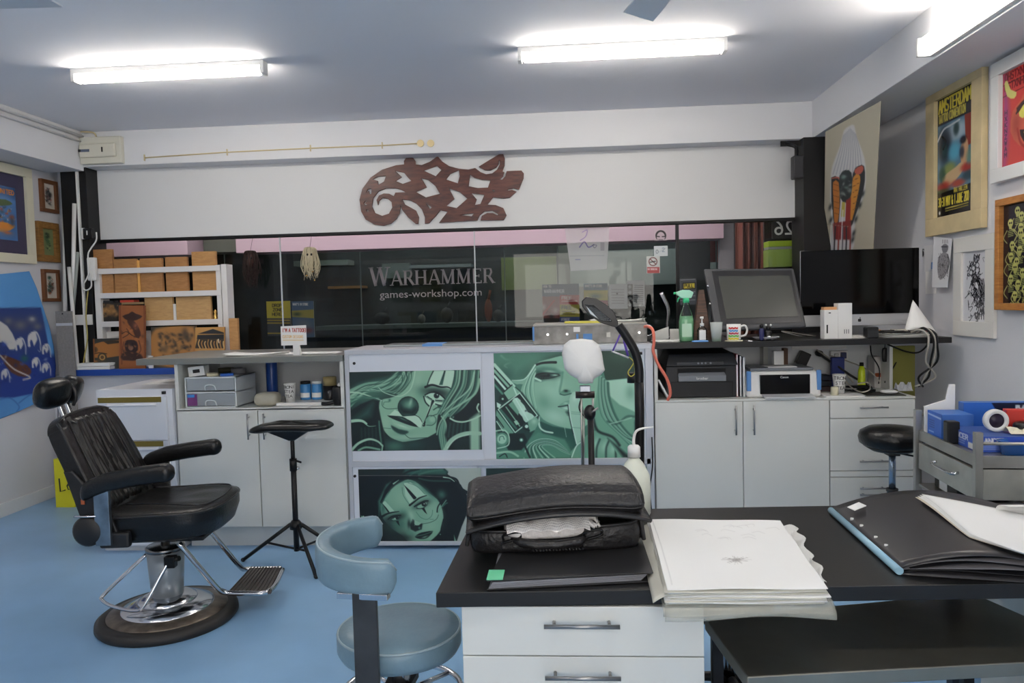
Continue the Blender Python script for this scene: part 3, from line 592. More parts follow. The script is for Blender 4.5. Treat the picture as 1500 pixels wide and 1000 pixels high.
def portrait_clown():
    c = Cv(506, 538, 708, 665, 3, G(.1)); c.at(500, 530, 7.142)
    c.blob(250, 300, 260, 160, G(.42), .9); c.blob(600, 200, 260, 130, G(.42), .8); c.blob(230, 560, 110, 150, G(.3), .8, -45)
    c.poly([(70,100),(560,100),(540,150),(330,190),(180,230),(70,300)], G(.14), 3, .85)
    hair(c, ([(80,300),(250,230),(450,200),(600,130)], [(80,500),(250,330),(420,300),(640,220)]), [.3,.45,.6,.7], 16, 22, .7, seed=3)
    c.poly([(760,95),(700,250),(560,360),(410,400),(394,480),(420,620),(452,720),(520,790),(640,835),(760,820),(900,790),(1000,730),(1010,600),(1080,470),(1150,380),(1190,90)], G(.68), .5, 1, 3)
    c.blob(830, 300, 60, 90, G(.5), .7); c.blob(800, 200, 60, 120, G(.76), .6); c.blob(700, 790, 160, 40, G(.78), .7); c.blob(470, 640, 50, 90, G(.76), .6); c.blob(640, 750, 120, 30, G(.55), .5)
    c.poly([(960,95),(905,235),(1000,250),(1145,285),(1187,92)], G(.86), .3, 1); c.line([(962,95),(925,170),(900,240)], 12, G(.15), .4); c.line([(1192,92),(1180,200),(1150,290)], 16, G(.12), .4)
    c.poly([(1075,92),(1092,92),(1060,240),(1022,240)], G(.3), .4, .95); c.line([(1082,95),(1055,190)], 12, G(.1), .4, 1, 4)
    c.blob(1000, 310, 150, 42, G(.18), .9, 8); c.line([(880,262),(950,240),(1040,262),(1110,262),(1150,282)], 26, G(.08), .35, 1, 10)
    c.blob(1000, 350, 120, 48, G(.1), .95, 12); c.poly([(880,345),(940,325),(1000,330),(1060,370),(1070,395),(1000,395),(930,380)], G(.82), .4, 1, 3)
    c.disc(996, 352, 30, G(.12)); c.disc(996, 352, 12, G(.0)); c.disc(1004, 343, 6, G(.9)); c.line([(876,345),(940,318),(1010,322),(1080,380),(1100,400)], 12, G(.02)); c.line([(900,360),(960,395),(1050,405)], 9, G(.1))
    c.poly([(868,365),(885,410),(920,450),(1060,440),(1075,425),(960,415),(900,380)], G(.86), .3, 1, 2); c.line([(862,360),(880,420),(925,468)], 14, G(.15)); c.line([(985,440),(1060,465),(1010,462)], 12, G(.14)); c.line([(965,500),(1000,478),(1030,478)], 12, G(.25))
    c.line([(965,400),(930,480),(895,570),(868,640)], 34, G(.84), .4, 1, 14); c.line([(958,410),(935,470)], 30, G(.08), .4, 1, 10); c.line([(940,460),(900,560),(868,645)], 12, G(.05), .3, 1, 18); c.disc(862, 658, 17, G(.06)); c.disc(858, 655, 5, G(.7))
    c.disc(935, 615, 56, G(.62), .5, 1); c.line([(880,600),(920,560),(975,570),(990,620),(950,660),(890,660)], 6, G(.2)); c.line([(935,570),(1000,545)], 8, G(.2)); c.disc(950, 600, 35, G(.72), 1, .6)
    c.disc(700, 470, 112, G(.1), .4); c.disc(700, 470, 102, G(.22), 1.4); c.blob(705, 445, 60, 45, G(.55), .9); c.blob(725, 420, 16, 45, G(.75), .8, 15); c.blob(690, 545, 60, 18, G(.42), .8); c.poly([(620,440),(650,480),(730,500),(780,460),(800,500),(760,560),(640,560),(600,500)], G(.08), 2, .55)
    c.poly([(495,560),(560,500),(600,520),(640,570),(790,560),(852,620),(836,690),(760,660),(640,600)], G(.86), .3, 1); c.line([(770,555),(815,580),(850,635)], 7, G(.12)); c.line([(852,630),(835,690)], 9, G(.75))
    c.poly([(480,560),(560,563),(640,572),(690,598),(740,625),(806,682),(720,664),(620,628),(540,596)], G(.1), .3, 1, 2); c.blob(640, 595, 50, 8, G(.42), .8, 25)
    c.poly([(530,600),(620,640),(720,670),(800,684),(700,712),(620,690),(545,650)], G(.72), .5, 1, 2); c.blob(640, 672, 60, 10, G(.88), .7, 18)
    c.poly([(522,660),(600,700),(690,720),(700,740),(650,760),(590,745),(535,705)], G(.2), 1, .9, 2)
    c.line([(660,752),(715,796),(800,795),(900,790)], 6, G(.22)); c.line([(440,690),(520,697)], 5, G(.35)); c.line([(430,400),(428,455),(480,490),(590,484)], 6, G(.25)); c.line([(440,450),(450,420),(500,415),(505,390)], 5, G(.3)); c.blob(505, 400, 14, 14, G(.3), .8)
    c.poly([(450,730),(520,800),(640,838),(760,822),(900,790),(1000,735),(1020,930),(450,930)], G(.13), .6, 1); c.blob(560, 880, 110, 60, G(.42), .8); c.blob(760, 860, 90, 50, G(.24), .7)
    hair(c, ([(540,110),(420,190),(230,270),(80,330)], [(760,110),(730,240),(640,330),(400,270)]), [.25,.4,.55,.72], 14, 12, .5, seed=8)
    for k in range(9): c.line([(620+k*19,100),(640+k*15,180),(600+k*12,270),(520+k*14,335)], 8, G((.25, .6, .75)[k % 3]), .5, .9, 3)
    c.line([(770,100),(745,230),(700,310),(600,360),(450,320),(390,265)], 14, G(.8), .4, 1, 6); c.line([(70,318),(180,322),(290,355),(430,405)], 20, G(.8), .4, 1, 5)
    hair(c, ([(75,350),(160,360),(240,365),(400,380)], [(75,480),(160,420),(240,380),(330,370)]), [.3,.5,.65], 8, 16, .6, seed=9)
    c.poly([(70,520),(200,440),(330,390),(400,410),(392,480),(420,620),(440,720),(460,930),(430,930),(430,880),(300,800),(160,840),(100,930),(85,930)], G(.07), 1, .88)
    c.poly([(130,600),(230,520),(330,430),(300,560),(200,600)], G(.34), 6, .8); [c.line([(210+k*38,690),(215+k*38,860)], 10, G(.24), 1.5, .6) for k in range(5)]; c.line([(395,620),(400,700),(420,860)], 16, G(.45), .8, .8)
    c.line([(82,622),(170,612),(225,620),(262,645)], 34, G(.76), .5, 1, 20); c.line([(245,640),(290,672),(360,668)], 10, G(.7), .4, 1, 4)
    c.line([(105,925),(180,850),(290,808),(380,830),(432,880)], 28, G(.76), .5, 1, 16); c.line([(432,870),(425,925)], 14, G(.7)); c.line([(180,925),(260,892),(400,915)], 20, G(.6), .6)
    # right hair
    c.poly([(1195,90),(1150,300),(1060,480),(1010,560),(990,700),(1020,930),(1450,930),(1450,90)], G(.1), .8, 1)
    for k in range(17):
        t = k/16; c.line([(1200+t*240,92),(1180+t*230,230+t*60),(1090+t*210,390+t*60),(1010+t*160,540+t*40)], 26-8*(k % 3), G((.3,.62,.4,.7,.22)[k % 5]), .7, .85, 12)
    for k in range(8): c.line([(1130-k*12,540+k*4),(1050+k*6,640),(1020+k*11,760),(1050+k*8,925)], 16, G((.35,.66,.45,.7)[k % 4]), .6, .85, 14)
    c.line([(1450,180),(1400,330),(1250,440),(1120,520),(1030,640),(1000,760)], 26, G(.7), .6, .9, 12); c.line([(1390,110),(1340,280),(1180,420),(1060,520)], 20, G(.74), .6, .9, 10)
    c.poly([(1170,560),(1300,470),(1440,330),(1450,430),(1420,520),(1300,600),(1200,610)], G(.07), 1.2, .95); c.poly([(1120,640),(1200,620),(1340,640),(1350,760),(1200,800),(1110,860),(1080,760)], G(.12), 1.5, .9); [c.line([(1140+k*40,640),(1120+k*42,780)], 14, G(.33), 1.3, .6) for k in range(5)]
    c.poly([(1345,600),(1450,520),(1450,930),(1345,930)], G(.74), 2.5, .95); c.line([(1140,590),(1200,620),(1290,625),(1400,590),(1455,560)], 18, G(.82), .5, 1, 14); c.line([(1085,925),(1140,830),(1230,770),(1330,745),(1450,748)], 44, G(.76), .6, 1, 40); c.line([(1110,900),(1200,800),(1330,760)], 10, G(.88), .6)
    c.poly([(1170,860),(1230,800),(1340,790),(1345,925),(1180,925)], G(.13), 1.5, .9); c.line([(1435,440),(1420,480),(1440,520)], 16, G(.82)); return c
def portrait_finger():
    g = G2; c = Cv(720, 510, 942, 676, 3, g(.36)); c.at(715, 505, 5.714)
    c.blob(620, 120, 420, 70, g(.12), .95, -12); c.blob(300, 120, 180, 60, g(.45), .7); c.line([(110,90),(150,120),(215,130),(140,170),(160,190)], 18, g(.62), 1.2, .8, 6); c.blob(200, 240, 130, 50, g(.2), .8, -20)
    c.poly([(50,50),(640,50),(600,80),(480,110),(390,160),(330,230),(250,290),(200,290)], g(.38), 6, .6)
    c.poly([(930,40),(1240,40),(1240,270),(985,300),(960,200)], (32, 66, 54), .6, 1); c.blob(1100, 90, 120, 60, (60, 100, 80), .5)
    c.poly([(395,165),(520,115),(640,90),(760,110),(900,160),(930,330),(900,600),(760,700),(640,692),(520,655),(440,600),(395,480),(385,320)], g(.62), .6, 1, 3)
    c.blob(520, 400, 130, 90, g(.72), .8); c.blob(470, 490, 60, 90, g(.48), .7, -20); c.blob(560, 600, 120, 60, g(.78), .7, 20); c.blob(470, 190, 110, 40, g(.48), .7); c.blob(600, 300, 30, 100, g(.75), .5)
    c.line([(400,168),(450,152),(520,146),(566,146)], 18, g(.04), .5, 1, 22); c.poly([(390,200),(460,190),(560,200),(620,230),(600,262),(520,270),(450,300),(395,300)], g(.26), 3, .85)
    c.blob(470, 262, 95, 24, g(.03), 1, 3); c.line([(392,255),(450,238),(520,236),(590,250)], 14, g(.02), .5); c.blob(520, 222, 60, 12, g(.7), .8, 5); c.line([(440,285),(520,278),(600,255)], 8, g(.08), .6); c.blob(560, 252, 26, 7, g(.72), .9); c.disc(505, 255, 13, g(.03)); [c.line([(400+i*18,262),(388+i*18,285)], 5, g(.02), .4) for i in range(5)]
    c.line([(625,230),(612,320),(600,380),(606,410)], 14, g(.42), 1.4, .8); c.poly([(600,398),(640,372),(690,380),(690,415),(630,418)], g(.5), .8); c.blob(652, 385, 18, 11, g(.04), 1); c.line([(604,410),(640,420),(700,405)], 8, g(.2), .6)
    c.poly([(590,516),(630,478),(690,462),(740,470),(745,520),(700,560),(640,545)], g(.55), .6, 1, 2); c.line([(588,517),(630,512),(690,500),(745,505)], 9, g(.08)); c.blob(655, 530, 34, 12, g(.85), .8); c.blob(650, 488, 20, 8, g(.8), .7); c.poly([(650,560),(700,540),(700,585),(670,590)], g(.12), 2, .9)
    c.poly([(440,640),(540,680),(640,698),(760,712),(780,945),(560,945),(450,760)], g(.22), 1, .95); c.blob(620, 860, 80, 70, g(.4), .7); c.line([(640,690),(655,770)], 3, g(.75), .4)
    # finger and hand
    c.poly([(678,500),(690,420),(720,392),(760,410),(775,520),(800,700),(800,850),(740,830),(715,720),(690,620)], g(.72), .5, 1, 2); c.blob(725, 440, 20, 30, g(.85), .8); c.line([(676,500),(690,610),(720,740),(742,830)], 9, g(.85), .4); c.line([(668,505),(682,615),(712,745)], 7, g(.1), .5); c.line([(790,520),(806,700)], 10, g(.3), .8); [c.line([(700,y),(770,y+6)], 5, g(.5), .8, .7) for y in (560, 575, 690)]
    c.poly([(700,945),(740,840),(860,730),(960,720),(1060,790),(1130,945)], g(.5), .8, 1, 2); c.line([(700,940),(740,845),(800,800)], 9, g(.86), .5)
    for k in range(3): c.blob(900+k*75, 830+k*18, 34, 60, g(.7), .9, 18); c.line([(935+k*78,790+k*10),(910+k*80,860),(905+k*82,940)], 16, g(.12), 1.2, .9)
    # hair and shawl right
    c.poly([(930,255),(985,300),(1228,280),(1228,945),(1100,945),(1000,780),(890,700),(880,540),(910,400)], g(.52), .8, 1)
    c.poly([(990,300),(1228,275),(1228,560),(1100,500),(1010,420)], g(.74), 1.2, 1); c.blob(1190, 400, 40, 60, g(.5), .7)
    for k in range(16):
        t = k/15; c.line([(935+t*70,260+t*60),(930+t*90,430+t*30),(960+t*130,600+t*30),(1090+t*130,740+t*30),(1228,880-t*250)], 20, g((.3,.62,.44,.72,.2)[k % 5]), .9, .8, 12)
    c.line([(1000,640),(1080,660),(1160,600),(1228,600)], 16, g(.2), 1.4, .8); c.line([(1020,660),(1100,640),(1200,610)], 10, g(.7), .8, .8); c.poly([(1000,780),(1090,850),(1180,930),(1228,945),(1130,945),(1070,860)], g(.05), 2, .9)
    c.line([(880,620),(920,720),(1040,770),(1100,840)], 22, g(.08), 1.2, .9)
    # hair left of the face
    c.poly([(398,160),(345,230),(300,285),(195,300),(240,330),(290,330),(270,400),(330,500),(400,590),(420,580),(395,460),(386,330)], g(.6), .5, 1, 2)
    for k in range(7): c.line([(396,170+k*12),(330+k*8,290),(300+k*13,400),(350+k*9,530)], 10, g((.78,.35,.66)[k % 3]), .6, .85, 4)
    c.line([(394,168),(340,250),(290,292),(200,296)], 12, g(.84), .5, 1, 4); c.line([(395,280),(440,300)], 16, g(.8), .5)
    # lower hair
    c.poly([(330,800),(420,730),(540,760),(640,790),(690,880),(690,945),(400,945)], g(.42), 1.5, .95)
    for k in range(11): c.line([(300+k*26,945),(330+k*12,850),(430+k*10,790+k*5),(560+k*6,800+k*9),(660+k*3,880+k*4)], 11, g((.8,.3,.62,.2)[k % 4]), .6, .85, 5)
    c.line([(425,600),(430,680),(470,720),(540,735)], 14, g(.82), .5); c.line([(440,650),(480,700),(530,715)], 10, g(.2), .6)
    # revolver
    c.poly([(50,150),(205,330),(290,400),(430,590),(400,700),(300,860),(180,900),(60,700),(50,420)], g(.14), 1, .95)
    for (a, b_, w_, t_) in (((52,165),(215,345),26,.78),((52,195),(200,365),10,.1),((52,215),(195,375),20,.62),((52,245),(180,390),12,.08),((52,262),(165,395),18,.85),((52,290),(140,400),12,.1),((52,330),(120,410),16,.4)): c.line([a, b_], w_, g(t_), .5)
    c.poly([(200,335),(275,400),(175,465),(130,400)], g(.62), .4); c.line([(200,335),(130,395)], 10, g(.05)); c.line([(270,405),(178,462)], 10, g(.05)); c.line([(215,360),(240,420)], 10, g(.85), .6)
    c.poly([(85,540),(265,400),(415,590),(225,735)], g(.06), .4); c.line([(85,540),(265,402),(412,590),(226,733),(87,542)], 9, g(.8), .35, 1, None, 0)
    c.poly([(200,470),(245,440),(300,500),(330,560),(392,595),(318,652),(285,600),(250,560)], g(.78), .5, 1, 2); c.poly([(170,500),(205,470),(260,560),(250,590)], g(.5), .6); c.line([(105,545),(235,700)], 20, g(.3), .8, .9); c.line([(150,520),(265,680)], 9, g(.6), .5); c.line([(280,470),(390,590)], 16, g(.12)); c.line([(230,450),(340,640)], 8, g(.95), .5); c.disc(315, 552, 9, g(.1)); c.poly([(215,640),(240,630),(262,660),(235,672)], g(.7), .4); c.blob(300, 560, 25, 40, g(.9), .6, -35)
    c.disc(122, 450, 34, g(.08)); c.disc(122, 452, 9, g(.7)); c.poly([(72,480),(110,500),(95,530),(75,520)], g(.86), .4)
    c.poly([(70,545),(215,735),(190,760),(130,720),(65,600)], g(.52), .6); c.line([(68,600),(130,690)], 9, g(.06)); c.line([(72,640),(125,720)], 9, g(.8), .5)
    c.disc(330, 690, 44, g(.12)); c.poly([(330,640),(400,600),(430,640),(395,710),(350,730)], g(.55), .8); c.disc(322, 682, 14, g(.85)); c.line([(300,700),(345,715)], 12, g(.05)); c.blob(385, 640, 24, 24, g(.78), .7)
    c.poly([(180,740),(300,740),(330,800),(280,880),(170,880),(150,800)], g(.05), 1, 1); c.disc(278, 795, 17, g(.4)); c.disc(278, 795, 9, g(.85)); c.disc(118, 790, 56, g(.45), .8); c.disc(115, 788, 40, g(.72), .6); c.line([(95,800),(100,770),(125,765),(135,790)], 6, g(.3)); c.line([(65,720),(140,715),(175,770),(165,840),(80,865)], 10, g(.75), .5)
    c.poly([(70,880),(200,885),(330,900),(360,945),(75,945)], g(.4), 1.5); c.line([(75,905),(180,895),(250,930)], 18, g(.66), .7); c.line([(95,935),(140,910),(160,940)], 10, g(.1)); c.line([(300,830),(350,940)], 16, g(.05), .8)
    return c
def portrait_dark():
    c = Cv(522, 682, 712, 800, 3, (176, 188, 180)); c.at(515, 675, 7.5)
    c.blob(1400, 300, 120, 300, (184, 194, 178), .6)
    c.poly([(60,70),(1010,70),(1060,150),(1100,175),(1200,260),(1270,380),(1290,480),(1260,600),(1210,720),(1150,900),(60,900)], G(.0), .5, 1, 0)
    c.poly([(60,70),(1010,70),(1062,120),(1050,150),(900,150),(60,155)], G(.1), .6); c.poly([(590,80),(1000,80),(1055,110),(1040,150),(760,150),(560,150)], G(.3), 2, .9); c.line([(560,150),(640,110),(740,90)], 22, G(.1), 1); c.line([(740,150),(850,115),(1000,95)], 20, G(.42), 1.2, .8); c.line([(640,160),(700,120),(760,105)], 10, G(.4), 1, .7)
    c.line([(80,160),(600,160),(1050,175)], 5, (150, 140, 136), .3, .8); c.line([(740,190),(860,215),(1080,220)], 14, G(.33), 1.2, .8)
    c.poly([(290,440),(380,260),(430,230),(360,320),(330,480),(300,560)], G(.34), 1.5, .9)
    F = [(620,202),(700,225),(780,285),(850,350),(940,420),(985,500),(1008,600),(1000,700),(965,780),(900,850),(820,895),(640,895),(560,820),(440,740),(350,640),(318,540),(330,440),(400,350),(480,270),(560,225)]
    c.poly(F, G(.64), .7, 1, 2); c.blob(560, 420, 110, 150, G(.72), .8, -30); c.blob(900, 560, 90, 110, G(.74), .7); c.blob(400, 720, 150, 110, G(.14), .95, 30); c.blob(560, 850, 120, 70, G(.1), .95); c.blob(520, 690, 80, 70, G(.36), .9); c.blob(345, 520, 30, 80, G(.3), .8); c.blob(860, 720, 90, 60, G(.72), .7); c.blob(640, 230, 90, 25, G(.4), .6); c.blob(830, 330, 120, 25, G(.35), .7, 42); c.blob(560, 590, 60, 60, G(.42), .7)
    c.poly([(575,240),(650,235),(740,300),(815,375),(740,395),(690,420),(640,470),(590,380)], G(.82), .5, .95); c.line([(555,290),(570,380),(640,485)], 5, G(.4)); c.line([(620,240),(720,280),(800,360)], 5, G(.45))
    c.poly([(572,258),(640,320),(715,402),(700,420),(680,420),(620,340)], G(.02), .3, 1)
    c.poly([(330,450),(370,440),(470,550),(410,565)], G(.8), .5, .95); c.poly([(328,455),(380,510),(418,560),(400,565),(370,520)], G(.02), .3)
    c.line([(640,485),(680,455),(740,410),(800,385),(825,380)], 24, G(.02), .4, 1, 6); c.line([(335,610),(390,580),(450,565),(520,555)], 26, G(.02), .5, 1, 8)
    c.blob(770, 475, 90, 34, G(.05), 1, -22); c.poly([(720,500),(760,475),(810,455),(825,465),(790,505),(740,520)], G(.66), .5, 1, 2); c.disc(793, 475, 24, G(.08)); c.disc(798, 470, 6, G(.9)); c.line([(690,500),(740,470),(800,440),(840,438)], 14, G(.0)); c.line([(715,520),(780,520),(830,480)], 8, G(.1))
    c.poly([(765,515),(800,515),(830,585),(800,560)], G(.02), .3)
    c.blob(480, 620, 90, 34, G(.04), 1, -12); c.poly([(440,640),(480,620),(520,610),(500,645),(460,650)], G(.6), .5); c.disc(500, 625, 18, G(.06)); c.disc(478, 634, 6, G(.9)); c.line([(400,640),(450,605),(540,595)], 12, G(.0)); c.poly([(485,660),(515,655),(530,715),(510,695)], G(.02), .3)
    c.line([(710,560),(760,620),(830,640),(880,600),(890,540)], 6, G(.45), .5); c.line([(780,690),(860,675),(930,640),(955,590)], 5, G(.2)); c.line([(860,640),(900,640)], 4, G(.4))
    c.poly([(670,640),(780,690),(770,750),(700,775),(650,750),(640,700)], G(.05), 1, 1); c.poly([(690,645),(770,680),(740,705),(690,710)], G(.72), .5); c.line([(672,640),(690,700),(740,715)], 6, G(.02)); c.disc(745, 735, 12, G(.4), 1); c.blob(655, 600, 30, 60, G(.8), .7, -20); c.blob(630, 690, 18, 50, G(.1), .9)
    c.poly([(695,835),(740,795),(800,778),(895,768),(860,820),(820,850),(760,858)], G(.03), .5, 1, 2); c.line([(700,825),(780,812),(890,775)], 7, G(.4), .5); c.blob(805, 835, 36, 10, G(.62), .8, -20); c.blob(640, 790, 40, 26, G(.5), .7); c.blob(800, 880, 70, 14, G(.45), .7)
    c.poly([(850,320),(940,400),(1010,520),(1060,600),(1060,250)], G(.0), 1); c.blob(990, 370, 45, 50, G(.42), .8, -30); c.line([(940,560),(950,500),(1000,430),(1050,400)], 14, G(.03), .4); c.line([(955,570),(975,520),(1040,430)], 10, G(.6), .5, .9); c.line([(1000,500),(1030,470),(1050,460)], 14, G(.4), .8, .8); c.line([(1010,640),(985,740),(975,800),(900,870)], 14, G(.02), .4); c.disc(975, 805, 14, G(.02)); c.disc(975, 805, 6, G(.6))
    c.line([(330,450),(400,300),(480,220),(560,190)], 30, G(.0), .5); c.line([(460,250),(520,208)], 14, G(.76), .4, 1, 4); c.line([(300,600),(320,480),(420,330)], 12, G(.3), .8, .7)
    c.poly([(105,600),(130,610),(210,720),(230,760),(310,800),(322,890),(105,890)], G(.66), .6, 1); c.poly([(140,590),(320,760),(400,900),(330,900),(300,810),(220,790),(150,700),(120,640)], G(.02), .8); c.line([(130,608),(165,670),(212,722)], 14, G(.8), .4, 1, 6); c.line([(100,720),(150,810),(260,890)], 16, G(.02), .4); c.line([(105,700),(160,800),(290,888)], 6, (170, 176, 130), .3)
    for pts in ([(1050,175),(1150,200),(1200,290),(1290,370),(1390,420)], [(1180,290),(1270,340),(1350,390),(1390,420)], [(1200,300),(1260,440),(1330,470),(1390,450)], [(1250,560),(1330,500),(1400,480)], [(1230,600),(1290,560),(1380,540)], [(1330,365),(1380,370),(1400,400)], [(1250,500),(1300,450),(1270,400)], [(1190,270),(1215,330),(1260,360)]): c.line(pts, 26, G(.02), .4, 1, 8)
    c.line([(1010,178),(1080,190),(1130,225)], 12, G(.85), .4, 1, 6); c.poly([(1130,890),(1125,810),(1150,880)], G(.6), .6)
    return c
def portrait_flow():
    c = Cv(708, 680, 956, 800, 3, (190, 204, 200)); 
    c.poly([(712,684),(952,684),(952,700),(880,692),(760,692),(712,704)], G2(.1), .6, 1)
    for k in range(14): c.line([(710,704+k*8),(740,694+k*6),(800,690+k*7),(860,697+k*6),(905,690+k*7),(955,684+k*8)], 5-(k % 3), G2((.2,.7,.45,.85,.12)[k % 5]), .6, .9, 3)
    c.poly([(896,684),(912,684),(912,720),(895,716)], G2(.05), .5); c.poly([(912,684),(956,684),(956,800),(912,760)], G2(.6), 1, .9); c.poly([(930,690),(956,684),(956,800),(936,790)], (150, 176, 160), 1, .8); return c
def sliding(x0_, x1_, z0_, z1_, lab, cvf, quad, n, m, yo=0, knob=None):
    d = box('door', (x0_, yo, z0_), (x1_, yo+.012, z1_), DOORP, cu, .0015); 
    q = [PY(px, py, 4.5+yo-.0015) for px, py in quad]
    L_, R_ = (q[0].x+q[3].x)/2, (q[1].x+q[2].x)/2; T_, B_ = (q[0].z+q[1].z)/2, (q[2].z+q[3].z)/2; Y_ = 4.5+yo-.0015
    a = art('portrait_print', cvf(), [Vector((L_, Y_, T_)), Vector((R_, Y_, T_)), Vector((R_, Y_, B_)), Vector((L_, Y_, B_))], n, m, d, artmat('portrait_print', .35))
    a['label'] = lab
    if knob:
        k = PY(knob[0], knob[1], 4.5+yo)-Vector(cu.location); MB().tube([(k.x, k.y-.006, k.z), (k.x, k.y+.001, k.z)], .009, 10).build('finger_hole', BLACKP, d)
mrel = mid
sliding(.025, dm, mrel+.018, topz-.03, 'green portrait of a clown nosed woman with wavy hair', portrait_clown, [(510,545),(704,541),(705,658),(513,661)], 290, 180, 0, (519, 532))
sliding(dm-.03, W_-f_*1.3, mrel+.018, topz-.03, 'green portrait of a woman with revolver holding a finger to her lips', portrait_finger, [(723,517),(938,513),(938,671),(727,672)], 330, 240, .014)
sliding(.025, PY(701, 740, 4.5).x-(x1+.012), base+.025, mrel-.018, 'dark green portrait of a woman with spiked eye makeup', portrait_dark, [(525,687),(706,685.5),(706,794),(528,794)], 280, 175, 0, (520, 697))
sliding(PY(701, 740, 4.5).x-(x1+.012)-.02, W_-f_*1.3, base+.025, mrel-.018, 'pale green flowing hair picture, mostly behind the bag', portrait_flow, [(712,686),(950,683),(950,792),(714,794)], 240, 120, .014)
# ================================================================== RIGHT-HAND CABINETS
def XA(px, Y, py=450): return PY(px, py, Y).x
xr0, xr1, xr2, xr3 = XA(959, 4.5, 590), XA(1088, 4.5, 590), XA(1215, 4.5, 590), XA(1341, 4.5, 590)
CZ = .893
def slab_handle(parent, x, z0, z1): barhandle(parent, (x, 0, z0), (x, 0, z1))
rc = thing('base_cabinet', 'white two-door cabinet under the printers right of the portrait doors', 'cabinet', (xr0, 4.5, 0)); w = xr2-xr0
box('body', (0, .02, .14), (w, .6, CZ-.012), CABW, rc, .001); box('plinth', (.01, .07, 0), (w, .58, .14), MATS['plinth_white'], rc)
for a, c_, hx in ((0, xr1-xr0, xr1-xr0-.045), (xr1-xr0, w, xr1-xr0+.06)):
    d = box('door', (a+.002, 0, .142), (c_-.002, .018, CZ-.014), CABW, rc, .0015); slab_handle(d, hx, CZ-.21, CZ-.035)
box('top_board', (0, 0, CZ-.012), (w, .6, CZ), CABW, rc, .001)
rd = thing('drawer_cabinet', 'white drawer cabinet behind the black round stool', 'cabinet', (xr2, 4.5, 0)); w = xr3-xr2
box('body', (.002, .02, .14), (w, .6, CZ-.012), CABW, rd, .001); box('plinth', (.01, .07, 0), (w-.01, .58, .14), MATS['plinth_white'], rd)
zs = [CZ-.014, PY(1280, 612, 4.5).z, PY(1280, 689, 4.5).z, .42, .142]
for i in range(4):
    d = box('drawer', (.004, 0, zs[i+1]+.002), (w-.002, .018, zs[i]-.002), CABW, rd, .0015)
    if i != 1: hz_ = zs[i]-.045 if i == 0 else zs[i]-.1; barhandle(d, (w*.5-.08, 0, hz_), (w*.5+.08, 0, hz_))
    else: barhandle(d, (w*.5-.08, 0, zs[2]+.06), (w*.5+.08, 0, zs[2]+.06))
box('top_board', (0, 0, CZ-.012), (w, .6, CZ), CABW, rd, .001)
WZ = PY(1160, 498.5, 4.48).z
tag(MB().box((xr0-.0, 4.48, WZ-.034), (2.235, 5.35, WZ)).build('worktop', DARKTOP, None, .002), 'long black worktop carrying the computer screens', 'worktop')
sp = thing('shelf_support', 'white side panels and backboard holding up the black worktop', 'panel', (xr0, 4.5, CZ+.001))
box('side_panel', (0, .0, 0), (.02, .6, WZ-.034-CZ-.001), CABW, sp); box('side_panel', (xr3-xr0-.02, .3, 0), (xr3-xr0, .6, WZ-.034-CZ-.001), CABW, sp)
xx = XA(1121, 5.0)-xr0; box('centre_panel', (xx-.015, .5, 0), (xx+.015, .6, WZ-.034-CZ-.001), CABW, sp); box('backboard', (.02, .585, 0), (xr3-xr0-.02, .6, WZ-.034-CZ-.001), MATS['back_panel_grey'], sp)
box('power_rail', (XA(1160, 5.07)-xr0, .57, .245), (XA(1240, 5.07)-xr0, .585, .285), PWHITE, sp)
# ---- laser printer
def px2m(d, Y): return d*Y/1100
DG = mat('printer_black', (30, 32, 36), .4); GG = mat('printer_grey', (122, 126, 132), .35)
w = px2m(112, 4.7); p = thing('laser_printer', 'black laser printer with grey front tray under the worktop', 'printer', (XA(1022, 4.7), 4.58, CZ)); hp = WZ-.034-CZ-.012; w = .43
box('body', (-w/2, .02, .0), (w/2, .4, hp*.66), DG, p, .008); b = MB(); b.hexa([(-w/2,.0,hp*.66),(w/2,.0,hp*.66),(w/2,.4,hp*.66),(-w/2,.4,hp*.66)], [(-w/2+.02,.03,hp*.9),(w/2-.02,.03,hp*.9),(w/2-.05,.38,hp),(-w/2+.05,.38,hp)]); b.build('scanner_lid', mat('printer_lid', (40, 42, 46), .3), p, .006)
box('paper_tray', (-w/2+.02, .0, .004), (w/2-.03, .02, hp*.33), mat('printer_dark', (24, 25, 28), .5), p, .004); box('tray_grip', (-w*.16, -.002, .015), (w*.2, .001, .03), BLACKP, p, .001)
box('output_slot', (-w*.33, .008, hp*.52), (w*.33, .021, hp*.6), mat('slot_black', (6, 6, 7), .7), p, 0)
f = box('front_flap', (-w*.33, -.004, hp*.34), (w*.33, .02, hp*.46), GG, p, .003); b = MB(); b.hexa([(-w*.33,.0,hp*.46),(w*.33,.0,hp*.46),(w*.33,.02,hp*.46),(-w*.33,.02,hp*.46)], [(-w*.31,.016,hp*.53),(w*.31,.016,hp*.53),(w*.31,.02,hp*.53),(-w*.31,.02,hp*.53)]); b.build('flap_ramp', mat('ramp_grey', (120, 124, 130), .35), p)
lettering('brand_lettering', 'brother', .022, PWHITE, p, Matrix.Translation((0, -.0055, hp*.4)) @ FRONT)
box('control_panel', (-w*.35, .001, hp*.68), (w*.3, .02, hp*.74), mat('panel_dark', (48, 50, 54), .3), p, .002); [MB().cyl((w*k, .001, hp*.71), (w*k, -.003, hp*.71), .006, n=10).build('button', GG, p) for k in (-.05, .0, .05, .12)]
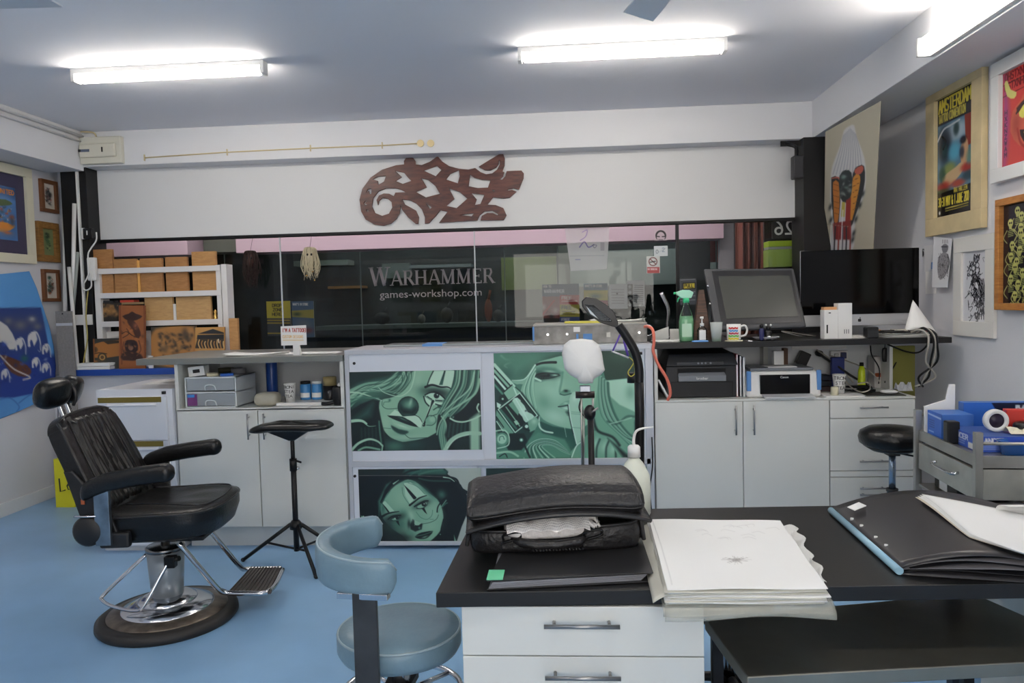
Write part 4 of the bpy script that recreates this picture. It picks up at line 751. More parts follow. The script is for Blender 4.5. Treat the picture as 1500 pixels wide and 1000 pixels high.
# ---- magazines standing beside it
for i, (c_, lb) in enumerate((((150, 40, 44), 'red edged magazine standing against the laser printer'), ((60, 62, 70), 'dark folder standing between the red edged and the pale magazine'), ((200, 206, 216), 'pale blue magazine standing nearest the white printer'))):
    x = XA(1076+i*5, 4.65); h = .26-.01*i; g = thing('magazine', lb, 'magazine', (x, 4.6, CZ)); box('cover', (-.006, 0, 0), (.006, .2, h), mat('mg%d' % i, c_, .4), g, .001); box('pages', (-.004, -.002, .003), (.004, .0, h-.003), PAPER, g, 0)
# ---- inkjet printer
w = .44; p = thing('inkjet_printer', 'white inkjet printer with blue tape on its sides and an open tray', 'printer', (XA(1143, 4.62), 4.55, CZ)); H = .155
b = MB(); b.hexa([(-w/2,.0,0),(w/2,.0,0),(w/2,.3,0),(-w/2,.3,0)], [(-w/2+.01,.02,H),(w/2-.01,.02,H),(w/2-.01,.3,H),(-w/2+.01,.3,H)]); b.build('body', PWHITE, p, .018)
box('lid', (-w/2+.03, .03, H), (w/2-.04, .29, H+.018), GG, p, .004); box('paper_slot', (-.14, -.004, .02), (.15, .02, H-.02), mat('slot_gloss', (12, 12, 14), .15), p, .003)
b = MB(); b.hexa([(-.13,-.07,.0),(.16,-.07,.0),(.16,.0,.012),(-.13,.0,.012)], [(-.13,-.07,.008),(.16,-.07,.008),(.16,.0,.02),(-.13,.0,.02)]); b.build('output_tray', mat('tray_grey', (190, 194, 198), .3), p, .002)
for s in (-1, 1): box('tape_strip', (s*.205-.012, -.0035 if s < 0 else .004, .04), (s*.205+.012, .02, H+.003), MATS['blue_tape'], p, .001)
lettering('brand_lettering', 'Canon', .018, PWHITE, p, Matrix.Translation((0, -.005, H-.035)) @ FRONT); box('paper_stack_support', (-.08, .05, H+.018), (.09, .2, H+.024), PAPER, p, .001)
p = thing('small_carton', 'small white and brown carton standing on the inkjet printer', 'box', (XA(1137, 4.75), 4.7, CZ+.181)); box('carton', (-.03, 0, 0), (.03, .05, .085), PWHITE, p, .002); box('brown_side', (.03, .0, 0), (.055, .05, .1), mat('dark_card', (86, 62, 46), .7), p, .001)
# ---- lower shelf clutter on the right
def cup_print(name, label, loc, r0, r1, h, lines, mt=PWHITE, col=(30, 30, 30), size=.02):
    t = thing(name, label, 'cup', loc); MB().lathe([(0, .002), (r0, 0), (r1, h), (r1-.003, h), (r0-.003, .006), (0, .006)], 28).build('body', mt, t)
    for i, tx in enumerate(lines):
        z = h*.82-i*h*.25; r = r0+(r1-r0)*z/h
        for j, ch in enumerate(tx):
            a = R(-90+(j-(len(tx)-1)/2)*28); lettering('letter', ch, size, mat('ink_black', (28, 28, 30), .6), t, Matrix.Rotation(a+R(90), 4, 'Z') @ Matrix.Translation((0, -r-.0012, z)) @ FRONT, .0004)
    return t
cup_print('paper_cup', 'white cup with black capitals right of the inkjet printer', (XA(1229, 4.66), 4.66, CZ), .028, .04, .12, ('TRONI', 'STEA', 'TEA'), size=.03)
t = thing('tape_reel', 'cream plastic tape reel standing in front of the lettered cup', 'tape reel', (XA(1222, 4.57), 4.57, CZ)); MB().lathe([(0,0),(.022,0),(.022,.05),(.018,.055),(0,.055)], 20).build('reel', mat('cream_plastic', (210, 206, 180), .5), t)
t = thing('marker_bottle', 'slim neon yellow bottle with black cap standing under the worktop', 'bottle', (XA(1262, 4.85), 4.85, CZ)); MB().lathe([(0,0),(.022,0),(.023,.01),(.021,.12),(.012,.15),(0,.15)], 20).build('body', mat('neon_yellow', (206, 224, 40), .35), t); MB().lathe([(0,.15),(.013,.15),(.012,.172),(0,.172)], 16).build('cap', BLACKP, t)
t = thing('small_cases', 'dark stack of small cases between the inkjet printer and the lettered cup', 'box', (XA(1205, 4.8), 4.78, CZ)); [box('case', (-.03, 0, k*.035), (.05, .12, k*.035+.03), mat('case%d' % k, c, .5), t, .003) for k, c in enumerate(((70, 50, 50), (24, 26, 34), (30, 34, 50)))]
t = thing('carton', 'pale carton with brown band leaning on the backboard under the worktop', 'box', (XA(1292, 5.0), 4.93, CZ)); box('box', (-.075, 0, 0), (.075, .1, .2), mat('pale_card', (206, 202, 198), .7), t, .003); box('label_band', (-.072, -.002, .07), (-.005, 0, .095), mat('rust_label', (168, 84, 46), .7), t, 0)
tag(box('ink_bottle', (XA(1222, 4.95)-.02, 4.94, CZ), (XA(1232, 4.95)+.02, 4.98, CZ+.2), mat('blue_ink', (36, 50, 120), .4), None, .008), 'dark blue ink bottle behind the lettered cup', 'bottle')
t = MB(); t.box((-.11, -.09, 0), (.11, .09, .004)); o = t.build('mouse_pad', BLACKP, None, .003); o.location = (XA(1290, 4.64), 4.62, CZ); o.rotation_euler = (0, 0, R(-8)); tag(o, 'black mouse pad on the drawer cabinet', 'mouse pad')
t = MB(); t.ball((0, 0, .012), (.032, .05, .014)); o = t.build('computer_mouse', PWHITE); o.location = (XA(1302, 4.6), 4.6, CZ+.005); o.rotation_euler = (0, 0, R(60)); tag(o, 'white computer mouse on the black pad', 'mouse')
t = MB(); t.box((-.1, 0, 0), (.12, .16, .006)); o = t.build('paper_sheet', PAPER); o.location = (XA(1232, 4.55), 4.51, CZ); tag(o, 'flat white sheets under the lettered cup', 'paper')
t = thing('cable_bundle', 'dark heap of cables on the drawer cabinet behind the mouse pad', 'cables', (XA(1262, 4.74), 4.76, CZ)); b = MB(); r_ = random.Random(3)
for k in range(7): b.tube([(r_.uniform(-.09, .09), r_.uniform(-.05, .05), .008+.01*(k % 3)) for _ in range(6)], .005, 6, True, 5)
b.build('coil', BLACKP, t)
CABK = mat('cable_black', (20, 20, 22), .45); CABG = mat('cable_grey', (178, 172, 162), .5)
def cable(label, pts, r=.004, m=CABK, name='cable'):
    P = [PY(a, b_, c) for a, b_, c in pts]; return tag(MB().tube(P, r, 8, True, 6).build(name, m), label, 'cable')
yb = 4.97
t = thing('power_adapter', 'black power adapter plugged into the rail above the inkjet printer', 'adapter', (XA(1176, 5.02), 5.0, PY(1176, 525, 5.02).z)); b = MB(); b.m = Matrix.Rotation(R(25), 4, 'Y'); b.box((-.035, 0, -.045), (.035, .05, .045)); b.build('body', BLACKP, t, .006); MB().tube([(.0, .02, -.05), (-.03, .01, -.08), (-.03, 0, -.14)], .003, 6, True, 5).build('cord', CABK, t)
MB().cyl((.11, .02, .03), (.11, .065, .03), .02).build('plug', CABK, t)
cable('thick black cord running from the power rail down to the cable heap', [(1198, 517, 5.0), (1225, 535, 4.95), (1250, 552, 4.9), (1270, 563, 4.85)], .007)
cable('beige cord crossing behind the lettered cup', [(1196, 512, 5.02), (1222, 530, 4.98), (1240, 548, 4.94), (1250, 560, 4.9)], .005, CABG)
cable('thin black cord hanging below the worktop left of the hanging remote', [(1275, 506, 4.95), (1277, 520, 4.93), (1288, 540, 4.9), (1287, 562, 4.88)])
cable('thin black cord crossing right of the hanging remote', [(1320, 512, 4.95), (1312, 532, 4.9), (1300, 552, 4.88), (1296, 560, 4.86)])
cable('black cord looping under the right end of the worktop', [(1300, 504, 4.8), (1325, 514, 4.75), (1345, 516, 4.7), (1358, 505, 4.62), (1356, 494, 4.6)], .005)
cable('pale cord looping on the drawer cabinet before the mouse pad', [(1232, 548, 4.9), (1246, 566, 4.75), (1262, 574, 4.62), (1274, 570, 4.62), (1272, 560, 4.72), (1255, 562, 4.75)], .004, CABG)
cable('grey cord slanting across the backboard towards the pale carton', [(1215, 520, 5.02), (1245, 530, 5.0), (1272, 542, 4.92), (1290, 560, 4.86)], .004, CABG)
t = thing('wall_socket', 'white double wall socket with blue plug on the backboard above the cup', 'socket', (XA(1232, 5.03), 5.045, PY(1232, 520, 5.05).z)); box('plate', (-.06, 0, -.03), (.05, .03, .03), PWHITE, t, .003); box('plug', (.0, -.03, -.02), (.03, .0, .02), mat('plug_dark', (50, 54, 90), .4), t, .003); box('metal_plug', (-.04, -.02, -.012), (-.015, .0, .012), STEEL, t, .002)
t = thing('clear_bag', 'crumpled white plastic bag at the right end of the drawer cabinet', 'bag', (XA(1326, 4.75), 4.78, CZ)); MB().grid(lambda u, v: ((u-.5)*.09, (v-.5)*.08, .001+.06*abs(math.sin(u*6+v*4))*(1-abs(2*v-1))), 9, 8, False).build('film', mat('bag_white', (222, 224, 226), .35), t, solid=.001)
t = thing('hanging_adapter', 'black adapter hanging by its cord below the worktop', 'adapter', (XA(1296, 4.85), 4.85, PY(1296, 530, 4.85).z)); MB().cushion(0, 0, 0, .09, .016, .012, 4, .3, 16, 10).build('body', BLACKP, t); MB().tube([(0, 0, .085), (.003, 0, .12), (0, 0, .14)], .003, 6).build('cord', CABK, t)
for k, (dx, m_, lb) in enumerate(((0, CABK, 'black cord hanging over the right end of the worktop'), (3, CABG, 'beige cord hanging over the right end of the worktop'), (7, CABK, 'second black cord trailing at the far right of the worktop'), (-5, CABG, 'pale cord curling back towards the green board'))):
    cable(lb, [(1340+dx, 486, 4.55), (1353+dx, 480+k, 4.45), (1364+dx, 490, 4.43), (1368+dx-k, 505, 4.44), (1363+dx*1.3, 530, 4.5), (1360-dx*2, 552, 4.55), (1345+dx, 566, 4.6)], .006, m_)
t = thing('green_board', 'olive green board standing between the drawer cabinet and the right wall', 'board', (2.09, 4.9, 0)); box('board', (-.02, 0, .0), (.13, .03, 1.16), mat('olive_green', (138, 134, 62), .6), t); box('stay', (-.02, .03, 0), (.01, .2, .02), BLACKM, t)
# ---- things on the black worktop
t = thing('desktop_computer', 'large black screened all-in-one computer with silver chin', 'computer', (XA(1259, 4.82, 420), 4.82, WZ)); W_i = px2m(163, 4.82); z0, z1 = PY(1259, 477, 4.82).z-WZ, PY(1259, 365, 4.82).z-WZ; zc = PY(1259, 460, 4.82).z-WZ
al = mat('silver_shell', (198, 200, 204), .32, .5)
box('casing', (-W_i/2, .0, z0), (W_i/2, .018, z1), al, t, .004); box('screen', (-W_i/2, -.004, zc), (W_i/2, .001, z1), mat('screen_black', (3, 3, 4), .1, spec=.25), t, .002)
MB().hexa([(-.1,.0,0),(.1,.0,0),(.1,.17,0),(-.1,.17,0)], [(-.1,.0,.006),(.1,.0,.006),(.1,.17,.006),(-.1,.17,.006)]).build('foot', al, t, .002)
MB().hexa([(-.09,.13,.006),(.09,.13,.006),(.09,.14,.006),(-.09,.14,.006)], [(-.09,.018,z0+.12),(.09,.018,z0+.12),(.09,.03,z0+.12),(-.09,.03,z0+.12)]).build('stand', al, t)
b = MB(); b.m = Matrix.Translation((0, -.0015, (z0+zc)/2)); b.cushion(0, 0, -.011, .008, .01, .001, 2.3, .4, 20, 8); b.ball((.003, 0, .013), (.003, .001, .005)); b.build('logo', BLACKP, t)
# pen display
t = thing('pen_display', 'dark grey pen display tablet tilted back on its stand', 'screen', (XA(1105, 4.7), 4.7, WZ))
def quadslab(q, off, th):
    q = [Vector(v) for v in q]; n_ = (q[1]-q[0]).cross(q[3]-q[0]).normalized()
    if n_.y > 0: n_ = -n_
    a = [v+n_*off for v in q]; return MB().hexa([v-n_*th for v in a], a)
q = [PY(1048, 484, 4.6), PY(1182, 478, 4.6), PY(1163, 392, 4.86), PY(1031, 393, 4.86)]
world_to(quadslab(q, 0, .03), t).build('casing', mat('tablet_grey', (58, 60, 64), .5), t, .012)
q2 = [PY(1063, 467, 4.64), PY(1172, 465, 4.64), PY(1155, 402, 4.83), PY(1052, 405, 4.83)]
def inset(q, a, b_, c_, d):
    f = lambda u, v: q[0]*(1-u)*(1-v)+q[1]*u*(1-v)+q[2]*u*v+q[3]*(1-u)*v
    return [f(a, c_), f(b_, c_), f(b_, d), f(a, d)]
world_to(quadslab(inset(q, .08, .965, .07, .955), .0012, .002), t).build('bezel', mat('bezel_black', (30, 31, 34), .3), t, .001)
world_to(quadslab(inset(q, .145, .93, .17, .86), .0025, .002), t).build('screen', mat('tablet_screen', (62, 64, 60), .25), t, .0008)
world_to(MB().tube([PY(1120, 440, 4.85), Vector((XA(1120, 5.0), 5.03, WZ+.01))], .012), t).build('stand_leg', BLACKP, t); box('foot', (-.12, .02, 0), (.14, .32, .012), BLACKP, t, .003)
for k in range(2): world_to(MB().ball(PY(1037+k*3, 419+k*26, 4.77-k*.06), (.008, .008, .008)), t).build('side_button', CHROME, t)
# white carton in front of the computer
t = thing('carton', 'tall white open product box in front of the computer', 'box', (XA(1224, 4.6), 4.56, WZ)); k_ = 4.6/1100; box('box', (-19*k_, 0, 0), (0, .07, 41*k_), PWHITE, t, .001); box('box_front', (0, -.004, 0), (19*k_, .07, 50*k_), PWHITE, t, .001)
box('orange_flap', (-18.5*k_, .01, 41*k_), (-1*k_, .06, 45*k_), mat('card_orange', (214, 160, 110), .7), t, 0); box('label_lines', (-16*k_, -.001, 8*k_), (-14*k_, 0, 20*k_), MATS['ink_black'], t, 0)
for i in range(3): box('barcode', (8*k_+i*.012, -.005, 7*k_), (8.8*k_+i*.012, -.004, 13*k_), MATS['ink_black'], t, 0)
box('notch', (-13*k_, -.001, 36*k_), (-10*k_, 0, 37.5*k_), MATS['ink_black'], t, 0)
t = thing('speaker', 'small black cube speaker on the worktop edge', 'speaker', (XA(1276, 4.55), 4.52, WZ)); box('body', (-.034, 0, 0), (.034, .066, .066), BLACKP, t, .008); box('grille', (-.03, -.002, .005), (.03, .0, .045), mat('grille_dark', (40, 42, 46), .7), t, .001)
def sheets(name, label, cat, loc, rz, w, d, n, mt=PAPER, seed=1, curl=.0, th=.0015):
    t = thing(name, label, cat, loc, rz); r_ = random.Random(seed)
    for i in range(n):
        b = MB(); a = r_.uniform(-.14, .14); b.m = Matrix.Translation((r_.uniform(-.01, .01), r_.uniform(-.01, .01), i*(th+.0008))) @ Matrix.Rotation(a, 4, 'Z')
        b.grid(lambda u, v: ((u-.5)*w, (v-.5)*d, .001+curl*(abs(u-.5)*2)**3*(i+1)/n), 14, 8); b.build('sheet', mt, t, solid=.0012)
    return t
sheets('paper_stack', 'loose white papers between the carton and the black speaker', 'paper', (XA(1253, 4.62), 4.64, WZ), 0, .12, .16, 4, seed=2)
sheets('paper_stack', 'messy white papers at the right end of the worktop', 'paper', (XA(1322, 4.6), 4.64, WZ), .1, .26, .2, 6, seed=4, curl=.012)
t = thing('cable_tangle', 'tangle of dark cables and pens on the papers by the wall', 'cables', (XA(1322, 4.6), 4.62, WZ+.02)); b = MB(); r_ = random.Random(5)
for k in range(9): b.tube([(r_.uniform(-.13, .12), r_.uniform(-.05, .05), .006+.012*r_.random()) for _ in range(5)], .0045, 6, True, 5)
b.build('coil', CABK, t); b = MB(); [b.tube([(r_.uniform(-.1, .1), r_.uniform(-.05, .05), .012+.012*r_.random()) for _ in range(5)], .004, 6, True, 5) for k in range(3)]; b.build('pale_coil', CABG, t)
t = thing('trinket', 'orange and tan trinket behind the black cube speaker', 'trinket', (XA(1288, 4.75), 4.76, WZ)); MB().ball((0, 0, .02), (.025, .02, .02)).build('body', mat('orange_tan', (196, 130, 84), .5), t); box('card', (.02, 0, 0), (.07, .03, .03), mat('tan_card', (190, 180, 140), .6), t)
# big curled sheet of paper
t = thing('curled_paper', 'large sheet of white paper curled into a cone at the end of the worktop', 'paper', (XA(1348, 4.62), 4.62, WZ)); k_ = 4.62/1100
def cone(u, v):
    a = R(200)*u-R(100); top = Vector((-8*k_, .02, 52*k_)); r_ = 23*k_; bx = 0*k_+r_*math.sin(a); by = -r_*.5*math.cos(a); bz = (5+7*math.cos(a*1.2)-(3 if u > .5 else 0)*u)*k_
    return Vector((bx, by, bz))*(v)+top*(1-v)*1.0
MB().grid(cone, 30, 12).build('sheet', PAPER, t, solid=.001); box('red_book', (.0, .03, 0), (.08, .12, .03), mat('dark_red', (130, 40, 54), .6), t)
# bottles, cup, mug
CLEAR = glassmat('clear_plastic', (246, 249, 247), 1.2); GREENL = mat('green_liquid', (158, 220, 172), .2)
t = thing('spray_bottle', 'clear spray bottle with green trigger half full of green liquid', 'bottle', (XA(1005, 4.58), 4.58, WZ), R(180))
MB().lathe([(0, .001), (.04, .001), (.045, .01), (.046, .12), (.04, .16), (.02, .21), (.014, .25)], 24, sy=.6).build('bottle', CLEAR, t); MB().lathe([(0, .003), (.038, .003), (.043, .012), (.044, .12), (.039, .155), (0, .156)], 24, sy=.58).build('liquid', GREENL, t)
GT = mat('trigger_green', (70, 200, 140), .35); MB().lathe([(0,.235),(.02,.235),(.019,.262),(0,.262)], 18).build('collar', GT, t)
b = MB(); b.prism([(-.03,-.012,.262),(.025,-.012,.262),(.058,-.012,.285),(.06,-.012,.3),(.02,-.012,.312),(-.02,-.012,.31),(-.045,-.012,.295)], (0,1,0), .024); b.build('spray_head', mat('pale_green', (170, 226, 200), .35), t, .004); b = MB(); b.tube([(.025,0,.275),(.045,0,.262),(.052,0,.24)], [.007,.005,.004], 8); b.build('trigger', GT, t); MB().cyl((.058,0,.293),(.072,0,.293),.006).build('nozzle', GT, t)
box('label', (-.028, .0262, .03), (.03, .0275, .11), mat('green_label', (190, 224, 196), .5), t, .001); t.rotation_euler = (0, 0, R(180))
t = thing('sanitiser_bottle', 'small clear pump bottle with white label', 'bottle', (XA(1028, 4.55), 4.55, WZ)); MB().lathe([(0,.001),(.026,.001),(.029,.01),(.029,.07),(.02,.085),(.01,.095)], 22, sy=.7).build('bottle', CLEAR, t); MB().lathe([(0,.095),(.012,.095),(.012,.11),(.004,.112),(.004,.135),(.01,.137),(.01,.15),(0,.15)], 14).build('pump', PWHITE, t); MB().tube([(0,0,.143),(-.012,-.01,.143)], .0035, 8).build('spout', PWHITE, t); box('label', (-.02, -.0215, .012), (.018, -.0205, .07), PAPER, t, .0005)
t = thing('plastic_cup', 'empty clear plastic cup between the pump bottle and the mug', 'cup', (XA(1049, 4.53), 4.53, WZ)); MB().lathe([(0,.001),(.026,.001),(.036,.115),(.0345,.115),(.025,.004),(0,.004)], 26).build('body', mat('frosted_plastic', (205, 212, 210), .3, alpha=.5), t); MB().lathe([(0,.004),(.0255,.004),(.0265,.014),(0,.014)], 20).build('green_base', mat('green_drip', (90, 190, 120), .4, alpha=.7), t)
t = thing('coffee_mug', 'white mug with coloured stripes and handle on a cream coaster', 'mug', (XA(1075, 4.53), 4.54, WZ+.006)); MB().lathe([(0,.001),(.036,.001),(.04,.008),(.041,.095),(.038,.095),(.036,.01),(0,.01)], 28).build('body', PWHITE, t)
for i, c_ in enumerate(((206, 60, 56), (90, 150, 210), (190, 70, 90), (110, 180, 90), (222, 200, 60))):
    a0, a1 = R(-150+rnd.uniform(0, 12)), R(-55+rnd.uniform(-14, 6)); z_ = .078-i*.0155
    MB().grid(lambda u, v: (.0416*math.cos(a0+(a1-a0)*u), .0416*math.sin(a0+(a1-a0)*u), z_-.011*v+.002*math.sin(u*20)), 16, 2).build('stripe', mat('mugstripe%d' % i, c_, .4), t)
MB().tube([(.038,0,.08),(.065,0,.085),(.078,0,.06),(.068,0,.03),(.04,0,.022)], .006, 10, True, 6).build('handle', PWHITE, t)
tag(MB().lathe([(0,0),(.052,0),(.052,.006),(0,.006)], 28, (XA(1075, 4.53), 4.54, WZ)).build('coaster', mat('cream_plastic', (210, 206, 180), .5)), 'cream round coaster under the striped mug', 'coaster')
tag(MB().cushion(XA(1025, 4.5), 4.5, WZ, WZ+.012, .05, .014, 4, .4, 24, 8).build('highlighter', mat('marker_blue', (110, 160, 220), .4)), 'blue marker lying in front of the pump bottle', 'marker')
sheets('paper_stack', 'white papers lying left of the spray bottle', 'paper', (XA(985, 4.62), 4.66, WZ), .1, .2, .16, 3, seed=9)
t = thing('paper_cards', 'grey paper cards propped up left of the spray bottle', 'cards', (XA(968, 4.75), 4.78, WZ)); b = MB(); b.hexa([(-.04,0,0),(.05,0,.01),(.05,.01,.01),(-.04,.01,0)], [(-.05,.03,.05),(.055,.03,.085),(.055,.04,.085),(-.05,.04,.05)]); b.build('card', mat('card_grey', (170, 172, 170), .6), t); box('card_back', (.06, .02, 0), (.13, .03, .07), mat('card_pale', (196, 196, 192), .6), t)
t = thing('wooden_stand', 'dark brown tapering wooden stand behind the pump bottle', 'stand', (XA(1028, 4.72), 4.72, WZ)); b = MB(); b.hexa([(-.055,0,0),(.06,0,0),(.06,.06,0),(-.055,.06,0)], [(-.012,.02,.31),(.02,.02,.31),(.02,.05,.31),(-.012,.05,.31)]); b.build('body', wood('dark_brown_wood', (60, 40, 28), (92, 62, 42)), t, .003)
t = thing('desk_lamp', 'chrome curved lamp arm behind the spray bottle', 'lamp', (XA(975, 4.95), 4.95, WZ)); MB().lathe([(0,0),(.045,0),(.04,.015),(0,.02)], 20).build('base', CHROME, t); MB().tube([(0,0,.01),(.01,0,.1),(.014,-.01,.2),(-.03,-.02,.3)], [.008,.009,.014], 10, True, 6).build('arm', CHROME, t)
t = thing('ring_clip', 'small chrome ringed clip behind the grey case', 'clip', (XA(948, 4.9), 4.9, WZ)); MB().tube([(.035*math.cos(a*.524), 0, .06+.035*math.sin(a*.524)) for a in range(12)], .005, 8, True, 3, True).build('ring', CHROME, t); box('base', (-.02, -.02, 0), (.02, .02, .028), BLACKP, t)
# figurines below the pen display
t = thing('figurine', 'dark blue figurine in front of the pen display', 'figurine', (XA(1116, 4.5), 4.51, WZ)); MB().cushion(0, 0, 0, .075, .014, .012, 3, .3, 16, 8).build('body', mat('navy_paint', (36, 40, 90), .4), t); MB().ball((0, 0, .088), (.013, .012, .014)).build('head', BLACKP, t)
t = thing('figurine', 'black and white figurine beside the blue one', 'figurine', (XA(1126, 4.51), 4.52, WZ)); MB().cushion(0, 0, 0, .06, .02, .014, 3, .3, 16, 8).build('body', BLACKP, t); MB().ball((0, 0, .075), (.015, .014, .015)).build('head', BLACKP, t); [MB().ball((s*.014, 0, .092), (.006, .006, .006)).build('ear', PWHITE, t) for s in (-1, 1)]; MB().ball((0, -.014, .02), (.012, .006, .008)).build('snout', PWHITE, t)
t = thing('glass_dish', 'shallow grey glass dish holding the two figurines', 'dish', (XA(1124, 4.53), 4.57, WZ)); MB().lathe([(0,.001),(.05,.001),(.08,.02),(.078,.022),(.048,.005),(0,.005)], 26).build('dish', mat('dish_grey', (150, 150, 154), .2), t)
tag(MB().tube([PY(1096, 499, 4.5), PY(1120, 503.5, 4.5)], .0045, 8).build('stylus', PWHITE), 'white stylus pen lying in front of the pen display', 'pen')
for k in range(3): cable(('white cord', 'black cord', 'grey cord')[k]+' curving behind the pen display towards the computer', [(1145, 485, 4.9), (1160, 487+k, 4.95), (1178, 490+k*1.5, 4.9), (1195, 492, 4.88)], .004, (CABG, CABK, PWHITE)[k])
# ---- grey case on the portrait cabinet
yq = 4.62; t = thing('tool_case', 'long grey metal case with blue tape marks on the portrait cabinet', 'case', (XA(864, yq, 485), yq, topz+.001)); wv = px2m(166, yq)
CASEM = mat('case_grey', (142, 140, 136), .5, .2, var=.2, vscale=14); hh = PY(864, 474, yq).z-topz; box('body', (-wv/2, 0, 0), (wv/2, .42, hh-.012), CASEM, t, .004); box('lid', (-wv/2, 0, hh-.012), (wv/2, .42, hh), mat('case_lid', (164, 162, 156), .5), t, .003)
for px_ in (.13, .3, .93): MB().cyl((-wv/2+wv*px_, -.003, hh*.5), (-wv/2+wv*px_, .002, hh*.5), .008, n=14).build('rivet', CHROME, t)
for a, b_ in ((.38, .4), (.44, .52), (-.004, .012)): box('tape_patch', (-wv/2+wv*a, -.003, hh*.2), (-wv/2+wv*b_, .001, hh*.5 if a > 0 else hh*.9), MATS['blue_tape'], t, 0)
box('latch', (.1, -.005, hh*.3), (.125, .0, hh*.55), STEEL, t, .001); box('label', (-.1, -.002, hh*.6), (-.06, 0, hh*.85), PAPER, t, 0)
CTZ = topz+.001+hh
t = sheets('paper_stack', 'white papers heaped on the grey case', 'paper', (XA(905, 4.8), 4.83, CTZ), -.05, .34, .2, 5, seed=11, curl=.01)
o = MB().hexa([(-.13,.0,0),(.1,-.06,0),(.11,-.02,0),(-.1,.07,0)], [(-.13,.0,.012),(.1,-.06,.012),(.11,-.02,.012),(-.1,.07,.012)]).build('notepad', mat('pad_yellow', (226, 218, 100), .6), None, .001); o.location = (XA(857, 4.72), 4.74, CTZ+.001); tag(o, 'yellow notepad at the left of the papers on the grey case', 'notepad')
o = MB().hexa([(-.1,-.05,0),(.1,-.05,0),(.09,.05,0),(-.08,.05,0)], [(-.1,-.05,.008),(.1,-.05,.008),(.09,.05,.008),(-.08,.05,.008)]).build('pouch', mat('grey_pouch', (70, 66, 74), .6), None, .003); o.location = (XA(866, 4.85), 4.92, CTZ+.001); tag(o, 'dark grey pouch behind the yellow notepad', 'pouch')
# salmon hose
tag(MB().tube([PY(a, b_, y) for a, b_, y in ((941, 480, 4.7), (948, 478, 4.56), (956, 483, 4.46), (958, 500, 4.44), (957, 515, 4.44), (965, 535, 4.44), (977, 555, 4.44), (982, 575, 4.45), (978, 586, 4.47))], .009, 10, True, 8).build('rubber_hose', mat('salmon_rubber', (226, 120, 100), .4)), 'salmon coloured hose hanging between the portrait cabinet and the black worktop', 'hose')
t = thing('white_wedge', 'white angled board leaning at the left side of the laser printer', 'board', (XA(970, 4.5), 4.47, CZ)); b = MB(); b.hexa([(.03,0,-.0),(.045,0,-.0),(.045,.1,-.0),(.03,.1,-.0)], [(-.03,0,.12),(-.018,0,.12),(-.018,.1,.12),(-.03,.1,.12)]); b.build('board', PWHITE, t, .001); t.location.y = 4.53
# ---- left counter things
sheets('paper_stack', 'white papers fanned at the left end of the grey worktop', 'paper', (XA(370, 4.6), 4.66, TOPZ), .1, .36, .2, 4, seed=21, curl=.01)
sheets('paper_stack', 'flat white papers beside the small tattooer sign', 'paper', (XA(440, 4.6), 4.7, TOPZ), -.05, .38, .2, 3, seed=23)
c = Cv(410, 472, 452, 510, 6, (236, 234, 230)); c.text("I'M A TATTOOER", 414, 481, 5, (176, 60, 48), .9, .42); c.text('CUSTOM DESIGNS', 414, 491, 4, (226, 180, 110), .6, .42); c.line([(415, 498), (444, 498)], 1.6, (232, 206, 160))
t = thing('card_sign', 'small white card sign with red lettering on the grey worktop', 'sign', (XA(431, 4.55), 4.55, TOPZ)); q = [PY(411, 478, 4.55), PY(448, 476, 4.55), PY(449, 505, 4.55), PY(412, 506, 4.55)]; art('print', c, q, 90, 70, t); world_to(quadslab([q[3], q[2], q[1], q[0]], -.001, .004), t).build('card', PAPER, t); MB().hexa([(-.02,.005,0),(.02,.005,0),(.02,.05,0),(-.02,.05,0)], [(-.02,.005,.08),(.02,.005,.08),(.02,.01,.08),(-.02,.01,.08)]).build('easel', PAPER, t)
# inside the open compartment
SZ = zt+.003
t = thing('drawer_organiser', 'clear plastic two-drawer organiser in the open compartment', 'organiser', (XA(265, 4.53), 4.53, SZ)); k_ = 4.53/1100; wq, hq = 80*k_, 47*k_; FR = mat('frosted_frame', (214, 220, 222), .3); CP = mat('organiser_clear', (186, 194, 200), .25, alpha=.55)
for a, b_ in (((0,0,0),(wq,.3,.008)), ((0,0,hq-.008),(wq,.3,hq)), ((0,0,hq/2-.004),(wq,.3,hq/2+.004)), ((0,0,0),(.008,.3,hq)), ((wq-.008,0,0),(wq,.3,hq))): box('frame', a, b_, FR, t, .001)
for i in range(2):
    d = box('drawer', (.012, .004, .012+i*hq/2), (wq-.012, .012, hq/2-.006+i*hq/2), CP, t, .002); b = MB(); b.tube([(wq/2-.035, .002, .014+i*hq/2), (wq/2-.025, -.006, .045+i*hq/2), (wq/2+.025, -.006, .045+i*hq/2), (wq/2+.035, .002, .014+i*hq/2)], .004, 8, True, 5); b.build('pull', FR, d)
    box('contents', (.02, .03, .012+i*hq/2), (wq-.02, .25, .05+i*hq/2), mat('soft_grey', (150, 154, 160), .8, var=.4, vscale=40), d, .01)
box('coloured_card', (.014, .001, .015), (.075, .003, hq/2-.01), mat('magenta_card', (120, 60, 120), .5), t, 0); box('blue_card', (.014, -.0005, hq/2-.03), (.06, .0, hq/2-.012), mat('blue_card', (60, 130, 200), .5), t, 0)
t = thing('small_carton', 'small white carton with black label on the plastic organiser', 'box', (XA(273, 4.56), 4.56, SZ+hq)); b = MB(); b.m = Matrix.Rotation(R(-6), 4, 'Y'); b.box((-.005, 0, 0), (.1, .07, .06)); b.build('box', PWHITE, t, .001); b = MB(); b.m = Matrix.Rotation(R(-6), 4, 'Y'); b.box((.025, -.001, .02), (.07, 0, .042)); b.build('label', MATS['ink_black'], t)
